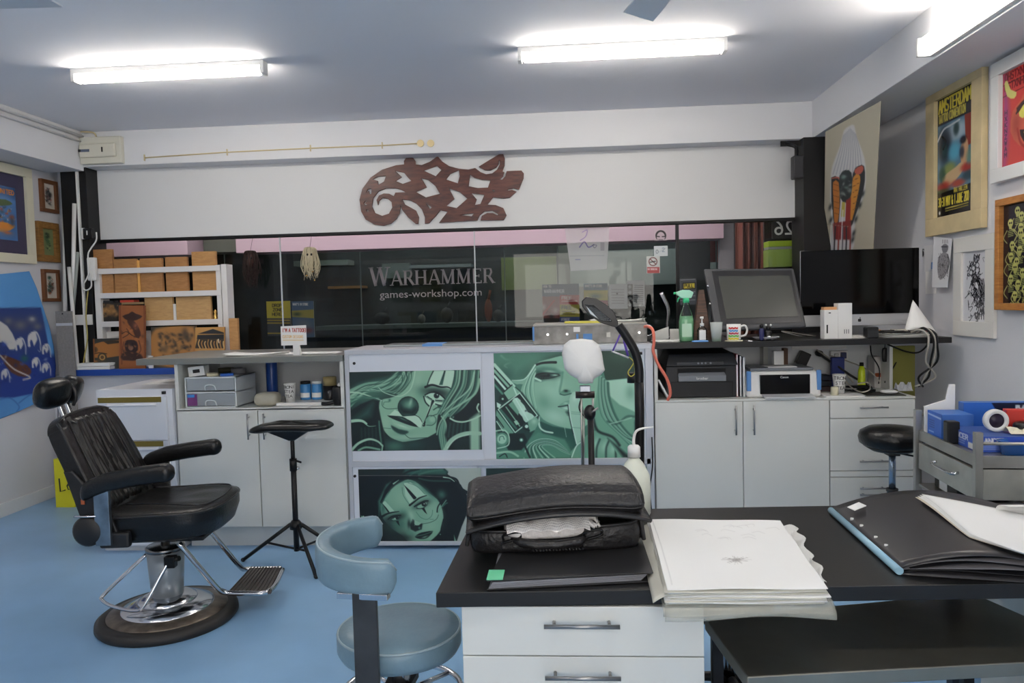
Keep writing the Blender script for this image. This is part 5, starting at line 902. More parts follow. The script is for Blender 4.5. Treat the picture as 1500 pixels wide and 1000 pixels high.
def roll(x, y, z, r, h, col, label, name='tape_roll', hole=.5):
    o = MB().lathe([(r*hole, 0), (r, 0), (r, h), (r*hole, h), (r*hole, 0)], 26, (x, y, z)).build(name, mat('roll%d_%d_%d' % col, col, .5)); return tag(o, label, 'tape')
roll(XA(307, 4.6), 4.6, SZ+hq, .036, .02, (214, 206, 176), 'cream masking tape roll on the organiser'); roll(XA(329, 4.6), 4.59, SZ+hq, .04, .016, (60, 110, 200), 'blue tape roll on the organiser', hole=.2); roll(XA(343, 4.72), 4.74, SZ+hq+.001, .045, .035, (120, 120, 124), 'large grey tape roll at the back of the organiser'); roll(XA(318, 4.75), 4.84, SZ+hq, .05, .03, (80, 78, 60), 'olive tape roll behind the cream one')
t = thing('soft_pack', 'small cream soft tissue pack on the compartment shelf', 'pack', (XA(382, 4.55), 4.6, SZ)); MB().cushion(0, 0, 0, .085, .075, .06, 5, .45, 36, 12).build('pack', mat('cream_pack', (176, 172, 156), .6, bump=.4, bscale=20), t); MB().tube([(-.05, -.05, .055), (-.01, -.055, .062), (.05, -.05, .058)], .0025, 6, True, 4).build('zip', BLACKP, t)
t = thing('spray_can', 'tall dark blue can standing at the back of the compartment', 'can', (XA(394, 4.9), 4.9, SZ)); MB().lathe([(0,0),(.035,0),(.037,.01),(.037,.25),(.03,.27),(0,.27)], 22).build('can', mat('deep_blue', (36, 74, 150), .3), t)
cup_print('paper_cup', 'white cup with black capitals in the left compartment', (XA(420, 4.62), 4.62, SZ+.02), .027, .038, .115, ('TRONI', 'STEA', 'TEA'), size=.028)
tag(MB().box((XA(402, 4.6), 4.56, SZ), (XA(478, 4.6), 4.9, SZ+.02)).build('paper_tray', PWHITE, None, .002), 'flat white tray along the back of the compartment', 'tray')
t = sheets('clipboard', 'white papers on a blue edged folder lying in the compartment', 'paper', (XA(422, 4.5), 4.53, SZ), 0, .24, .1, 2, seed=31)
for i, px_ in enumerate((443, 460)):
    t = thing('ink_jar', ('blue labelled jar with black lid, left one', 'blue labelled jar with clear lid, right one')[i], 'jar', (XA(px_, 4.72), 4.72, SZ+.02)); MB().lathe([(0,0),(.034,0),(.035,.01),(.035,.095),(.03,.1),(0,.1)], 22).build('jar', mat('jar_blue', (70, 140, 200), .3), t); MB().lathe([(0,.1),(.032,.1),(.032,.118),(0,.118)], 20).build('lid', (BLACKP, FR)[i], t); MB().grid(lambda u, v: (.0355*math.cos(R(-150+120*u)), .0355*math.sin(R(-150+120*u)), .015+.03*v), 12, 2).build('label', PAPER, t)
t = thing('brown_jar', 'dark jar with tan lid at the right of the compartment', 'jar', (XA(479, 4.7), 4.7, SZ+.02)); MB().lathe([(0,0),(.042,0),(.044,.01),(.044,.09),(0,.09)], 22).build('jar', mat('jar_dark', (30, 30, 34), .3), t); MB().lathe([(0,.09),(.042,.09),(.042,.145),(0,.145)], 22).build('lid', mat('tan_lid', (150, 136, 96), .5), t)
t = thing('hand_tool', 'black hand held tool standing in the compartment corner', 'tool', (XA(487, 4.52), 4.56, SZ)); MB().cushion(0, 0, 0, .12, .03, .026, 4, .25, 24, 10).build('body', BLACKP, t); MB().tube([(-.02,0,.02),(-.06,-.01,.012),(-.1,-.01,.012)], .011, 10, True, 4).build('grip', BLACKP, t); MB().ball((.012, 0, .125), (.012, .012, .015)).build('tip', PWHITE, t)
# ---- filing cabinet
fx0, fx1 = XA(137, 4.45, 570), x0-.006; FH = 1.02
t = thing('filing_cabinet', 'white metal filing cabinet with brass coloured drawer strips behind the barber chair', 'cabinet', (fx0, 4.45, 0)); w = fx1-fx0; FW = mat('filing_white', (218, 221, 228), .35)
box('body', (0, .02, .03), (w, .66, FH), FW, t, .003); box('plinth', (.0, .03, 0), (w, .64, .03), mat('plinth_grey', (190, 194, 200), .5), t); zz = [FH-.045, .70, .37, .04]; BR = mat('brass_strip', (128, 112, 52), .35, .6)
for i in range(3):
    a, b_ = zz[i], zz[i+1]; d = box('drawer', (.022, .0, b_+.004), (w-.03, .022, a), FW, t, .002); box('brass_strip', (.025, -.004, a-.035), (w-.06, .001, a-.002), BR, d, .001); b = MB(); b.hexa([(.08,-.014,a-.055),(w-.09,-.014,a-.055),(w-.09,0,a-.06),(.08,0,a-.06)], [(.08,-.014,a-.05),(w-.09,-.014,a-.05),(w-.09,0,a-.038),(.08,0,a-.038)]); b.build('pull', FW, d, .001)
box('lock', (w-.055, -.002, FH-.032), (w-.038, .021, FH-.014), BLACKP, t, .001)
sheets('paper_stack', 'white papers lying on the filing cabinet', 'paper', (fx0+.3, 4.85, FH), .1, .3, .24, 3, seed=41)
# ================================================================== WINDOW SILL, RACK AND WOOD PANELS (back left)
SILL = 1.04
def woodm(n, a, b_, **k): return wood(n, a, b_, (3, 3, 14), .5, 5)
WD = [woodm('block_wood_a', (164, 116, 68), (180, 130, 80)), woodm('block_wood_b', (176, 130, 80), (192, 146, 92)), woodm('block_wood_c', (186, 148, 98), (200, 162, 108))]
RY = 5.98
rxa, rxb = XA(138, RY, 420), XA(333, RY, 430)
zr = [PY(230, y, RY).z for y in (395, 431, 473)]     # rail heights
t = thing('display_rack', 'white wooden rack of rails holding pale wood blocks in the window', 'rack', (rxa, RY, SILL)); w = rxb-rxa
ztop = zr[0]+.025-SILL; RK = mat('rack_white', (224, 222, 220), .5)
k_ = RY/1100
box('post', (0, 0, .21), (.05, .12, ztop), RK, t, .002); box('post', (w-.09, 0, .0), (w-.05, .12, ztop), RK, t, .002); box('post', (w-.045, 0, 0), (w, .12, ztop+.005), RK, t, .002)
for z in zr: box('rail', (.04, -.004, z-SILL-.022), (w-.05, .016, z-SILL+.022), RK, t, .002); box('shelf', (.04, .016, z-SILL-.022), (w-.05, .12, z-SILL-.008), RK, t, 0)
box('lower_panel', (.03, .06, .0), (w-.06, .075, .3), RK, t, 0)
def wblock(px0, px1, ytop, zb, m, label, Y=None, group='wood blocks on the rack', d=.03, name='wood_block'):
    Y = Y or RY+.03; a, b_ = XA(px0, Y), XA(px1, Y); zt_ = PY((px0+px1)/2, ytop, Y).z
    return tag(MB().box((a, Y, zb), (b_, Y+d, zt_)).build(name, m, None, .002), label, 'wood block', group)
zs2, zs1 = zr[1]-.008, zr[0]-.008
wblock(139, 168, 365, zs2, WD[0], 'tall wood block at the left end of the rack, rising above its top rail')
wblock(170, 203, 379, zs2, WD[0], 'wood block second from the left behind the top rail of the rack')
wblock(208, 240, 378, zs2, WD[0], 'wood block third from the left, right of the bright edge strip')
wblock(245, 277, 376, zs2, WD[0], 'wood block fourth from the left behind the top rail')
wblock(284, 319, 368, zs2, WD[1], 'wood block at the right end of the rack, rising above its top rail')
wblock(203.5, 207, 381, zs2, mat('lit_edge', (236, 176, 96), .5), 'lit edge of a wood block, made as a narrow bright strip on the rack', d=.09)  # lit block edge, its light put into a brighter colour
wblock(212, 253, 434, zr[2]-.008, WD[2], 'pale square wood block on the lower shelf of the rack, left one'); wblock(258, 309, 434, zr[2]-.008, WD[2], 'pale wide wood block on the lower shelf of the rack, right one')
wblock(253.5, 257, 445, zr[2]-.008, PWHITE, 'thin white slip standing between the two pale blocks', name='slip')
a_ = XA(315, RY+.05); t = thing('brass_ornament', 'small brass ornament at the right end of the lower rack shelf', 'ornament', (a_, RY+.05, zr[2]-.008)); MB().lathe([(0,0),(.022,0),(.014,.02),(.02,.05),(.01,.075),(.016,.09),(.0,.11)], 16).build('body', mat('brass', (214, 172, 96), .25, 1), t)
t = thing('book_stack', 'dark and red books lying on the lower rack shelf at the left', 'books', (XA(150, RY+.04), RY+.03, PY(180, 446, RY+.03).z))
box('dark_book', (-.0, 0, 0), (.1, .08, .035), mat('book_dark', (40, 46, 50), .5), t); box('tan_book', (.1, 0, 0), (.36, .08, .018), mat('book_tan', (150, 130, 96), .5), t); box('red_book', (.16, 0, .018), (.28, .08, .038), mat('book_red', (214, 80, 60), .5), t)
def burn(name, label, quad, paint, cat='wood panel', th=.014, k=3, mt=None, back=None, n=None):
    """picture panel of wood; quad = four points in world space tl tr br bl"""
    q = [Vector(v) for v in quad]; o0 = (q[2]+q[3])/2; t = thing(name, label, cat, o0)
    world_to(quadslab([q[3], q[2], q[1], q[0]], -.0008, th), t).build('board', back or WD[0], t, .001)
    cv = paint(); W_ = (q[1]-q[0]).length; H_ = (q[0]-q[3]).length
    art('burned_picture', cv, q, n or 110, int((n or 110)*H_/W_)+2, t, artmat('burned_picture', .5)); return t
def YQ(pts, Y, dy=0): return [PY(x, y, Y+(dy if i < 2 else 0)) for i, (x, y) in enumerate(pts)]
OR, DKB = (168, 112, 58), (44, 40, 38)
def scrib(c, x0, y0, x1, y1, n, cols, r0=1, r1=4, seed=1, a=.8):
    r_ = random.Random(seed)
    for i in range(n):
        x, y = r_.uniform(x0, x1), r_.uniform(y0, y1); r = r_.uniform(r0, r1)
        if i % 3: c.blob(x, y, r, r*r_.uniform(.4, 1), r_.choice(cols), a, r_.uniform(0, 180))
        else: c.line([(x-r, y-r*.6), (x, y+r*.5), (x+r, y-r*.2)], .8, r_.choice(cols), .3, a)
def p_car():
    c = Cv(132, 492, 216, 545, 4, (56, 58, 56)); c.at(130, 430, 6.818)
    c.poly([(40,540),(60,500),(130,480),(320,460),(320,620),(180,640),(60,640)], OR, .6); c.poly([(150,480),(220,465),(320,470),(320,490),(190,505)], (60,50,40)); c.disc(135,635,46,(70,62,50)); c.disc(135,635,30,(180,140,80)); c.disc(135,635,18,(90,70,50)); c.disc(62,560,30,(110,84,56)); c.blob(60,560,14,20,(60,50,40),.8); c.poly([(40,450),(60,450),(60,700),(40,700)],(130,84,50)); c.line([(60,600),(110,590),(180,600)],8,(60,50,40)); c.blob(180,680,60,12,(70,70,66),.6); c.blob(70,675,24,10,(170,110,60),.8); return c
def p_mush():
    c = Cv(170, 442, 218, 545, 4, (142, 86, 48)); c.at(130, 430, 6.818); c.blob(430, 400, 140, 280, (160, 98, 54), .7); c.line([(310,120),(330,700)], 16, (120,66,36)); c.line([(555,120),(560,700)], 14, (116,64,36))
    c.poly([(335,225),(400,200),(432,178),(470,200),(535,225),(480,262),(400,272)], (58,36,30), .6, 1, 2); c.poly([(385,265),(450,270),(500,340),(520,420),(470,440),(440,360),(400,310)], (70,42,34), .8, 1, 2); c.blob(470,320,26,30,(150,92,66),.9); c.line([(330,400),(380,380),(440,420),(500,440)],10,(70,44,32)); c.line([(340,440),(400,400),(380,350)],8,(70,44,32))
    c.poly([(360,480),(420,460),(480,480),(490,560),(440,600),(370,570)], (48,34,34), .8, 1, 2); c.disc(420,540,26,(120,84,66)); c.blob(420,510,40,14,(30,26,30),.9); c.poly([(330,600),(420,570),(520,610),(530,660),(340,665)], (56,36,30), 1, 1, 2); c.line([(350,480),(340,560),(370,620)],10,(100,60,40)); c.line([(500,470),(520,560),(480,620)],10,(96,58,38)); scrib(c, 330, 280, 540, 640, 40, [(60,38,30),(180,112,66)], 6, 20, 4, .5); return c
def p_skulls():
    c = Cv(216, 474, 292, 545, 4, (60, 58, 54)); c.at(130, 430, 6.818); c.poly([(640,380),(740,335),(1050,330),(1050,720),(640,700),(610,500)], (170,120,66), 2.5, 1, 2); scrib(c, 700, 390, 1030, 570, 90, [(60,52,46),(96,80,62),(190,140,86),(40,38,38)], 10, 34, 9, .75); c.blob(960, 400, 30, 60, (60,54,50), .8); c.blob(620, 500, 18, 60, (176,118,62), .7); scrib(c, 650, 590, 850, 700, 14, [(80,66,50),(186,132,74)], 8, 24, 5, .6); return c
def p_temple():
    c = Cv(282, 475, 332, 515, 4, (186, 140, 80)); c.at(130, 430, 6.818); c.poly([(1090,400),(1240,352),(1350,388),(1350,402)], (44,44,46), .4); c.poly([(1085,412),(1350,406),(1350,455),(1080,455)], (36,36,38), .4); c.poly([(1085,455),(1350,455),(1350,545),(1060,545)], (52,44,38), .6)
    [c.line([(1105+i*30,462+(i%3)*8),(1095+i*31,500),(1112+i*30,545)], 11, ((206,168,112),(170,124,72))[i%2], .4) for i in range(9)]; c.line([(1295,455),(1300,490)], 9, (236,220,190)); return c
def p_bike():
    c = Cv(144, 440, 182, 475, 4, (50, 46, 42)); c.at(130, 430, 6.818); c.poly([(110,120),(250,110),(250,210),(120,230)], (140,104,60), 1, .9, 2); scrib(c, 115, 110, 290, 240, 40, [(40,36,34),(176,130,76),(90,70,50)], 8, 26, 8, .8); return c
burn('pyrography_panel', 'wood panel burned with an old car, lowest at the left of the rack', YQ([(136,496),(178,495),(178,541),(138,541)], 5.9, .03), p_car)
burn('pyrography_panel', 'tall reddish wood panel burned with a parasol figure, in front of the rack', YQ([(174,447),(212.5,447),(213,541),(174.5,541)], 5.855, .03), p_mush, back=woodm('red_wood', (120, 70, 40), (150, 92, 54)))
burn('pyrography_panel', 'dark edged wood panel burned with a crowd of skull shapes beside the tall panel', YQ([(221,479),(287,477),(287,541),(222,541)], 5.9, .03), p_skulls)
burn('pyrography_panel', 'wood panel burned with a columned temple, at the right foot of the rack', YQ([(286,479.5),(329,478.5),(329,540),(286,540)], 5.86, .03), p_temple)
burn('pyrography_panel', 'small dark panel burned with a motorbike on the lower rack shelf', YQ([(146,443),(178,443),(178,470.5),(146,471)], RY+.025), p_bike)
wblock(334, 347, 466, SILL, WD[1], 'narrow tan plank standing right of the white rack', Y=5.93, name='wood_plank')
tag(box('white_block', (XA(212, 5.85), 5.86, SILL), (XA(218, 5.85), 5.88, SILL+.1), PWHITE), 'small white block on the sill beside the tall wood panel', 'block')
for i in range(2): tag(MB().box((XA(108+i, 5.84)+i*.0, 5.83, SILL+.027*i), (XA(157, 5.84), 5.95-.01*i, SILL+.027*i+.024)).build('white_binder', (PWHITE, PAPER)[i], None, .002), ('lower of two white binders lying on the blue sill', 'upper of two white binders lying on the blue sill')[i], 'binder')
# leaning rods and trunking in the corner
def rod(label, p, q, r=.012, m=PWHITE, name='white_rod'): return tag(MB().tube([p, q], r, 8).build(name, m), label, 'rod')
rod('thick white rod standing left of the black column', PX(95, 293, -4.1), PX(96, 520, -4.12).lerp(PX(96, 520, -4.12), 0), .018)
rod('white rod crossing in front of the black column at the left', PY(109, 298, 5.93), PY(106, 500, 5.93), .016)
rod('white rod leaning on the black column down to the binders', PY(101, 391, 5.9), PY(114, 541, 5.84), .014)
rod('grey green rod leaning against the black column', PY(114, 369, 5.94), PY(105, 480, 5.92), .014, mat('rod_greygreen', (150, 158, 154), .5))
struct(MB().box((XA(118.5, 5.95, 400), 5.945, SILL), (XA(121.5, 5.95, 400), 5.968, 2.69)).build('trim_15', PWHITE, None, .002), 'white cable trunking down the black column')
t = thing('socket_switch', 'white and black switch box on the left black column', 'switch', (XA(120, 5.95, 340), 5.945, PY(130, 350, 5.945).z)); box('white_plate', (0, -.01, 0), (.03, .0, .09), PWHITE, t); box('black_box', (.03, -.03, 0), (.11, .0, .085), BLACKP, t, .004); box('rocker', (.062, -.033, .03), (.07, -.029, .065), PWHITE, t, 0)
box('bracket', (.01, .0, .02), (.1, .03, .06), BLACKP, t, 0)
t = thing('power_block', 'white power block hanging at the left post of the rack', 'adapter', (XA(133, 5.93, 390), 5.93, PY(133, 411, 5.93).z)); box('body', (-.035, 0, 0), (.035, .04, .19), PWHITE, t, .008)
tag(MB().tube([PY(141, 340, 5.93), PY(141, 352, 5.93), PY(133, 364, 5.93), PY(129, 374, 5.925), PY(130, 400, 5.92), PY(122, 418, 5.92), PY(126, 425, 5.92), PY(134, 418, 5.92), PY(131, 395, 5.915)], .006, 8, True, 6).build('cable', CABG if False else PWHITE), 'white cable looping over the power block by the rack', 'cable')
tag(MB().tube([PY(129, 425, 5.935), PY(126, 460, 5.935), PY(128, 495, 5.93), PY(124, 520, 5.93), PY(122, 533, 5.93)], .005, 8, True, 6).build('cable', mat('yellow_cord', (180, 166, 96), .5)), 'yellowish cord hanging down the black column to the sill', 'cable')
tag(box('grey_block', (XA(109, 5.95, 470), 5.95, PY(115, 476, 5.95).z), (XA(134, 5.95, 470), 5.969, PY(115, 461, 5.95).z), PWHITE), 'white bracket plate across the foot of the black column', 'bracket')
# perforated metal panel
t = thing('perforated_panel', 'grey perforated metal panel standing in the corner left of the sill', 'panel', (XA(94, 5.78, 500), 5.78, 0)); a, b_ = PY(81, 456, 5.78), PY(110, 540, 5.78); PM = mat('perforated_metal', (150, 146, 142), .5, .4, var=.06, vscale=60)
xx = t.location.x; box('panel', (a.x-xx, 0, .0), (b_.x-xx, .01, a.z), PM, t, .001); box('band', (a.x-xx, -.003, PY(94, 477, 5.78).z), (b_.x-xx, 0, PY(94, 473, 5.78).z), ALU, t, 0); MB().cyl((0,-.004,a.z-.02),(0,0,a.z-.02),.006,n=10).build('hang_hole', BLACKP, t)
# hanging masks
def mask(px, py, Y, label, hc, fc, L, k):
    p = PY(px, py, Y); t = thing('hanging_mask', label, 'mask', p, 0); MB().ball((0, 0, 0), (.04, .045, .065)).build('face', fc, t)
    b = MB(); r_ = random.Random(k)
    for i in range(70):
        a = r_.uniform(0, 6.28); r = r_.uniform(.02, .055); l = L*r_.uniform(.5, 1.1)
        b.tube([(r*.4*math.cos(a), r*.4*math.sin(a), .07), (r*math.cos(a), r*.9*math.sin(a), .05), (r*1.3*math.cos(a)+r_.uniform(-.02, .02), r*math.sin(a), -.03-l*.3), (r*math.cos(a)*.9+r_.uniform(-.03, .03), r*math.sin(a), -l)], [.004, .0015], 5, True, 3)
    b.build('hair', hc, t); MB().tube([(0, 0, .06), (0, .068, 2.1-p.z)], .0015, 5).build('string', BLACKM, t); [MB().ball((s*.016+.01, -.042, .01), (.008, .006, .01)).build('eye_hole', BLACKP, t) for s in (-1, 1)]
    return t
mask(367, 380, 6.05, 'dark long haired mask hanging in the window right of the rack', mat('dark_hair', (46, 32, 28), .8), mat('mask_dark', (70, 44, 38), .6), .22, 1)
m2 = mask(454, 375, 6.05, 'pale blond haired skull mask hanging in the window', mat('blond_hair', (206, 196, 166), .8), mat('mask_bone', (206, 196, 172), .6), .18, 2)
for k, (dx, dz) in enumerate(((.03, -.13), (-.02, -.16), (.045, -.2))): MB().ball((dx, -.04, dz), .007).build('brass_bead', MATS['brass'], m2)
# ------------------------------------------------------------------ left wall pictures
LX = XL+.002
def wall_frame(name, label, quad, X, border, fm, paint, depth=.03, mat_in=None, n=80, sgn=1, glass=False, cat='picture', matm=None):
    """framed picture on a side wall; quad pixel corners tl tr br bl of the outer frame on plane X; sgn +1 = left wall"""
    q = [PX(x, y, X+sgn*depth) for x, y in quad]; c0 = sum(q, Vector())/4; ys = [(q[0].y+q[3].y)/2, (q[1].y+q[2].y)/2]; zs_ = [(q[0].z+q[1].z)/2, (q[2].z+q[3].z)/2]
    y0_, y1_ = min(ys), max(ys); z0_, z1_ = min(zs_), max(zs_); t = thing(name, label, cat, (X, (y0_+y1_)/2, z0_)); hy = (y1_-y0_)/2; H = z1_-z0_; b = border
    D = sgn*depth
    for a, c_ in (((0,-hy,0),(D,hy,b)), ((0,-hy,H-b),(D,hy,H)), ((0,-hy,b),(D,-hy+b,H-b)), ((0,hy-b,b),(D,hy,H-b))): box('frame', a, c_, fm, t, .002)
    e = D*.35
    if mat_in: box('mount', (0, -hy+b, b), (e*.8, hy-b, H-b), matm or PAPER, t, 0)
    m_ = b+(mat_in or 0); yl, yr = (-hy+m_, hy-m_) if sgn > 0 else (hy-m_, -hy+m_)
    cv = paint(); X_ = X+e; Y0 = t.location.y
    art('picture', cv, [Vector((X_, Y0+yl, z0_+H-m_)), Vector((X_, Y0+yr, z0_+H-m_)), Vector((X_, Y0+yr, z0_+m_)), Vector((X_, Y0+yl, z0_+m_))], n, n, t, artmat('glazed_picture', .2), plain=(cv.w/cv.k-.4, cv.h/cv.k-.4)); return t
def small(seed, cols, base=(206, 200, 190)):
    def f():
        c = Cv(0, 0, 26, 50, 4, base); scrib(c, 8, 8, 18, 40, 34, cols, 1, 4, seed, .8); c.blob(13, 24, 5, 11, cols[0], .5); return c
    return f
FB, FBR = mat('frame_brown', (110, 70, 44), .4), woodm('frame_oak', (120, 84, 40), (150, 108, 54))
wall_frame('framed_picture', 'small brown framed drawing, top one of three beside the black column', [(62,262),(86,266),(86,313),(62,309)], LX, .03, FB, small(1, [(70,70,70),(140,80,76),(40,40,44)]))
wall_frame('framed_picture', 'oak framed picture with green shades, middle one of three beside the black column', [(57,323),(88,328),(88,384),(58,383)], LX, .055, FBR, small(2, [(60,90,60),(150,170,110),(30,40,34)], (120, 130, 90)))
wall_frame('framed_picture', 'small brown framed drawing, bottom one of three beside the black column', [(65,393),(89,396),(89,442),(66,441)], LX, .028, FB, small(3, [(60,90,80),(150,80,60),(40,40,44)]))
def p_surf():
    c = Cv(0, 0, 90, 130, 4, (70, 112, 168)); c.poly([(0,0),(90,0),(90,30),(0,30)], (50, 80, 120), 4); c.blob(50, 30, 40, 14, (96, 140, 196), .8); c.text('UNITED', 40, 8, 10, (196, 122, 50), 2.4, .62)
    c.poly([(20,38),(60,32),(80,40),(60,47),(30,50)], (78, 96, 62), 1, 1, 2); scrib(c, 20, 50, 85, 100, 80, [(190,190,170),(150,70,50),(60,90,110),(196,130,60),(50,50,60)], 2, 7, 6, .7); c.poly([(20,92),(60,88),(80,98),(50,112),(20,110)], (206,130,50), 1.5, 1, 2); c.blob(50, 116, 40, 8, (90, 110, 140), .8); c.blob(60, 112, 12, 4, (190,100,50), .8); c.blob(76, 84, 8, 12, (60,64,70), .8); return c
wall_frame('framed_poster', 'large cream framed poster of a hot rod scene at the upper left', [(-48,231),(47,243),(54,386),(-40,381)], LX, .07, mat('cream_frame', (216, 212, 190), .5), p_surf, .035, .1, 130, matm=mat('dark_mount', (62, 58, 84), .5))
# wave banner (blue cloth)
def p_wave():
    c = Cv(-60, 385, 95, 625, 3, (92, 158, 222)); c.poly([(-70,452),(60,450),(90,600),(60,610),(-70,620)], (44,66,130), 1); c.blob(20, 475, 40, 14, (70, 78, 110), .8); [c.blob(x, y, r, r*.8, (120,116,120), .8) for x, y, r in ((30,476,8),(47,468,7),(12,470,6),(55,478,6))]; c.blob(47, 467, 4, 3, (190,190,190), .8)
    c.poly([(-70,520),(90,520),(90,600),(-70,620)], (38,62,140), 4); c.poly([(-30,480),(0,470),(18,488),(24,508),(14,512),(4,500),(-20,505)], (206,206,204), .7, 1, 2)
    for x, y, s in ((30,500,1),(50,492,1.2),(68,508,.8),(68,535,.8),(53,528,.8),(8,545,.8)): c.line([(x-6*s,y+12*s),(x-6*s,y),(x+2*s,y-5*s),(x+7*s,y+5*s),(x+8*s,y+18*s)], 3*s, (200,202,204), .6, 1, 1); c.poly([(x-7*s,y+8*s),(x-5*s,y-2*s),(x+2*s,y-5*s),(x+4*s,y+4*s),(x,y+12*s),(x-3*s,y+4*s)], (204,204,204), .5)
    c.poly([(0,520),(20,525),(40,535),(46,545),(36,552),(16,545)], (98,60,46), 1, 1, 2); c.blob(36, 525, 6, 5, (40,110,90), .8); c.line([(0,520),(20,540),(44,552),(34,556)], 2, (196,190,180), .6); scrib(c, -20, 500, 70, 560, 26, [(60,90,180),(28,44,110),(190,196,200)], 1, 4, 3, .6)
    c.poly([(-70,582),(20,582),(60,574),(90,565),(90,640),(-70,640)], (84,144,206), 1); c.line([(0,585),(15,583),(28,595),(24,603)], 1.6, (60,110,180), .7); c.line([(28,590),(45,578),(60,580)], 1.6, (60,110,180), .7); return c
rp = [(43,397),(54,422),(64,452),(73,480),(79,508),(82,535),(81,556),(72,574),(58,588)]
def wavecloth(u, v):
    out = []
    for a, b_ in zip(u[:, 0], v[:, 0]):
        f = b_*(len(rp)-1); i = min(int(f), len(rp)-2); tt = f-i; rx = rp[i][0]*(1-tt)+rp[i+1][0]*tt; ry = rp[i][1]*(1-tt)+rp[i+1][1]*tt
        lx, ly = -55, 405+b_*225
        x = lx+(rx-lx)*a; y = ly+(ry-ly)*a**1.3; out.append(PX(x, y, LX+.03+.03*math.sin(b_*3+a*4)+.06*math.sin(b_*math.pi)*a))
    return np.array([tuple(p) for p in out])
o = art('wave_banner', p_wave(), wavecloth, 110, 120, None, artmat('banner_cloth', .6)); q_ = o.modifiers.new('s', 'SOLIDIFY'); q_.thickness = .002; tag(o, 'blue cloth banner painted with white crested waves on the left wall', 'banner')
# floor items by the left wall
t = thing('yellow_box', 'yellow box with black writing on the floor behind the barber chair', 'box', (PZ(100, 716, 0).x, 5.55, 0)); a, b_ = PY(78, 672, 5.5), PY(106, 672, 5.5); t.location = (a.x, 5.5, 0); wq = b_.x-a.x; hq = PY(90, 672, 5.5).z
box('box', (0, 0, 0), (wq, .2, hq), mat('yellow_card', (212, 206, 40), .6), t, .002)
b = MB(); b.tube([(.04, -.003, hq*.6), (.045, -.003, hq*.33), (.085, -.003, hq*.36)], .005, 6, False); b.tube([(.1,-.003,hq*.45),(.13,-.003,hq*.47),(.12,-.003,hq*.53),(.1,-.003,hq*.45),(.11,-.003,hq*.37),(.135,-.003,hq*.39)], .004, 6, False); b.build('lettering', MATS['ink_black'], t)
t = thing('white_flyer', 'white papers crumpled on the floor by the left skirting', 'paper', (PZ(72, 716, 0).x, 5.6, 0)); MB().hexa([(0,0,.005),(.05,0,.005),(.05,.05,.005),(0,.05,.005)], [(-.07,0,.2),(.1,0,.2),(.1,.01,.2),(-.07,.01,.2)]).build('flyer', PAPER, t); MB().cushion(.02, -.04, 0, .06, .07, .03, 3, .4, 16, 8).build('crumple', PAPER, t)
tag(MB().tube([(PY(79, 650, 5.58).x-.02, 5.62, .01), (PY(82, 560, 5.8).x, 5.84, .95)], .012, 8).build('metal_tube', CHROME), 'thin metal tube leaning in the corner behind the barber chair', 'tube')
tag(box('white_board', (PY(82, 640, 5.7).x, 5.72, 0), (PY(106, 640, 5.7).x, 5.74, .62), PAPER), 'white board leaning behind the yellow box', 'board')
# ================================================================== CARVED WOOD ORNAMENT
EB = wood('carved_wood', (66, 32, 28), (104, 56, 46), (2, 2, 10), .35, 4)
OUT = [(462,205),(460,180),(475,158),(500,150),(526,158),(541,180),(542,205),(590,210),(650,185),(705,145),(740,185),(790,218),(862,237),(930,243),(980,232),(1020,262),(1060,277),(1105,271),(1142,243),(1162,205),(1163,172),(1152,174),(1150,200),(1132,226),(1095,244),(1050,244),(1010,220),(1090,170),(1180,118),(1196,160),(1194,212),(1178,256),(1192,262),(1184,290),(1157,315),(1178,318),(1203,292),(1212,254),(1318,250),(1335,270),(1333,305),(1300,386),(1262,376),(1222,384),(1213,398),(1250,391),(1280,403),(1232,446),(1190,451),(1112,442),(1066,500),(1130,503),(1185,525),(1208,575),(1188,609),(1022,612),(1030,582),(1068,561),(1110,562),(1146,578),(1150,566),(1105,541),(1050,545),(1012,575),(995,612),(720,628),(745,595),(782,549),(725,536),(690,580),(642,632),(614,636),(614,590),(592,533),(552,490),(500,463),(444,457),(465,498),(510,522),(545,542),(567,590),(562,636),(545,637),(492,592),(450,540),(432,498),(426,560),(402,602),(362,636),(310,651),(240,641),(180,606),(147,548),(135,462),(155,386),(215,302),(300,244),(400,212)]
HOL = [[(225,312),(270,290),(330,286),(315,330),(268,357),(265,325)], [(388,247),(460,262),(490,300),(516,325),(450,348),(395,325),(440,295)], [(598,248),(700,213),(735,245),(692,292)], [(765,315),(795,272),(863,242),(868,290),(855,345)],
 [(580,300),(635,315),(690,360),(725,420),(620,447),(542,405),(622,370)], [(785,375),(870,405),(925,455),(845,525),(765,508),(825,455)], [(942,275),(975,300),(1030,314),(1095,318),(1075,375),(1000,378),(930,365)], [(950,412),(1050,425),(1020,495),(975,503),(990,460)],
 [(1100,388),(1128,388),(1118,408)], [(852,576),(900,566),(980,557),(955,585),(900,579)], [(475,408),(440,388),(400,377),(330,375),(270,400),(232,450),(222,510),(245,560),(300,582),(350,565),(375,520),(370,480),(340,452),(300,447),(275,470),(268,495),(260,465),(278,432),(312,418),(350,420),(385,438),(397,412)],
 [(175,420),(192,386),(222,378),(222,420),(205,425),(200,400)], [(160,490),(172,470),(196,474),(176,486),(193,500),(172,503)], [(180,540),(186,528),(203,545),(190,552)], [(612,480),(665,518),(650,535)]]
YF = 6.1
def dogpt(p): return PY(500+p[0]/5, 200+p[1]/5, YF)
cu_ = bpy.data.curves.new('carving', 'CURVE'); cu_.dimensions = '2D'; cu_.fill_mode = 'BOTH'; cu_.extrude = .009; cu_.bevel_depth = .002; cu_.bevel_resolution = 1
org = dogpt((700, 400))
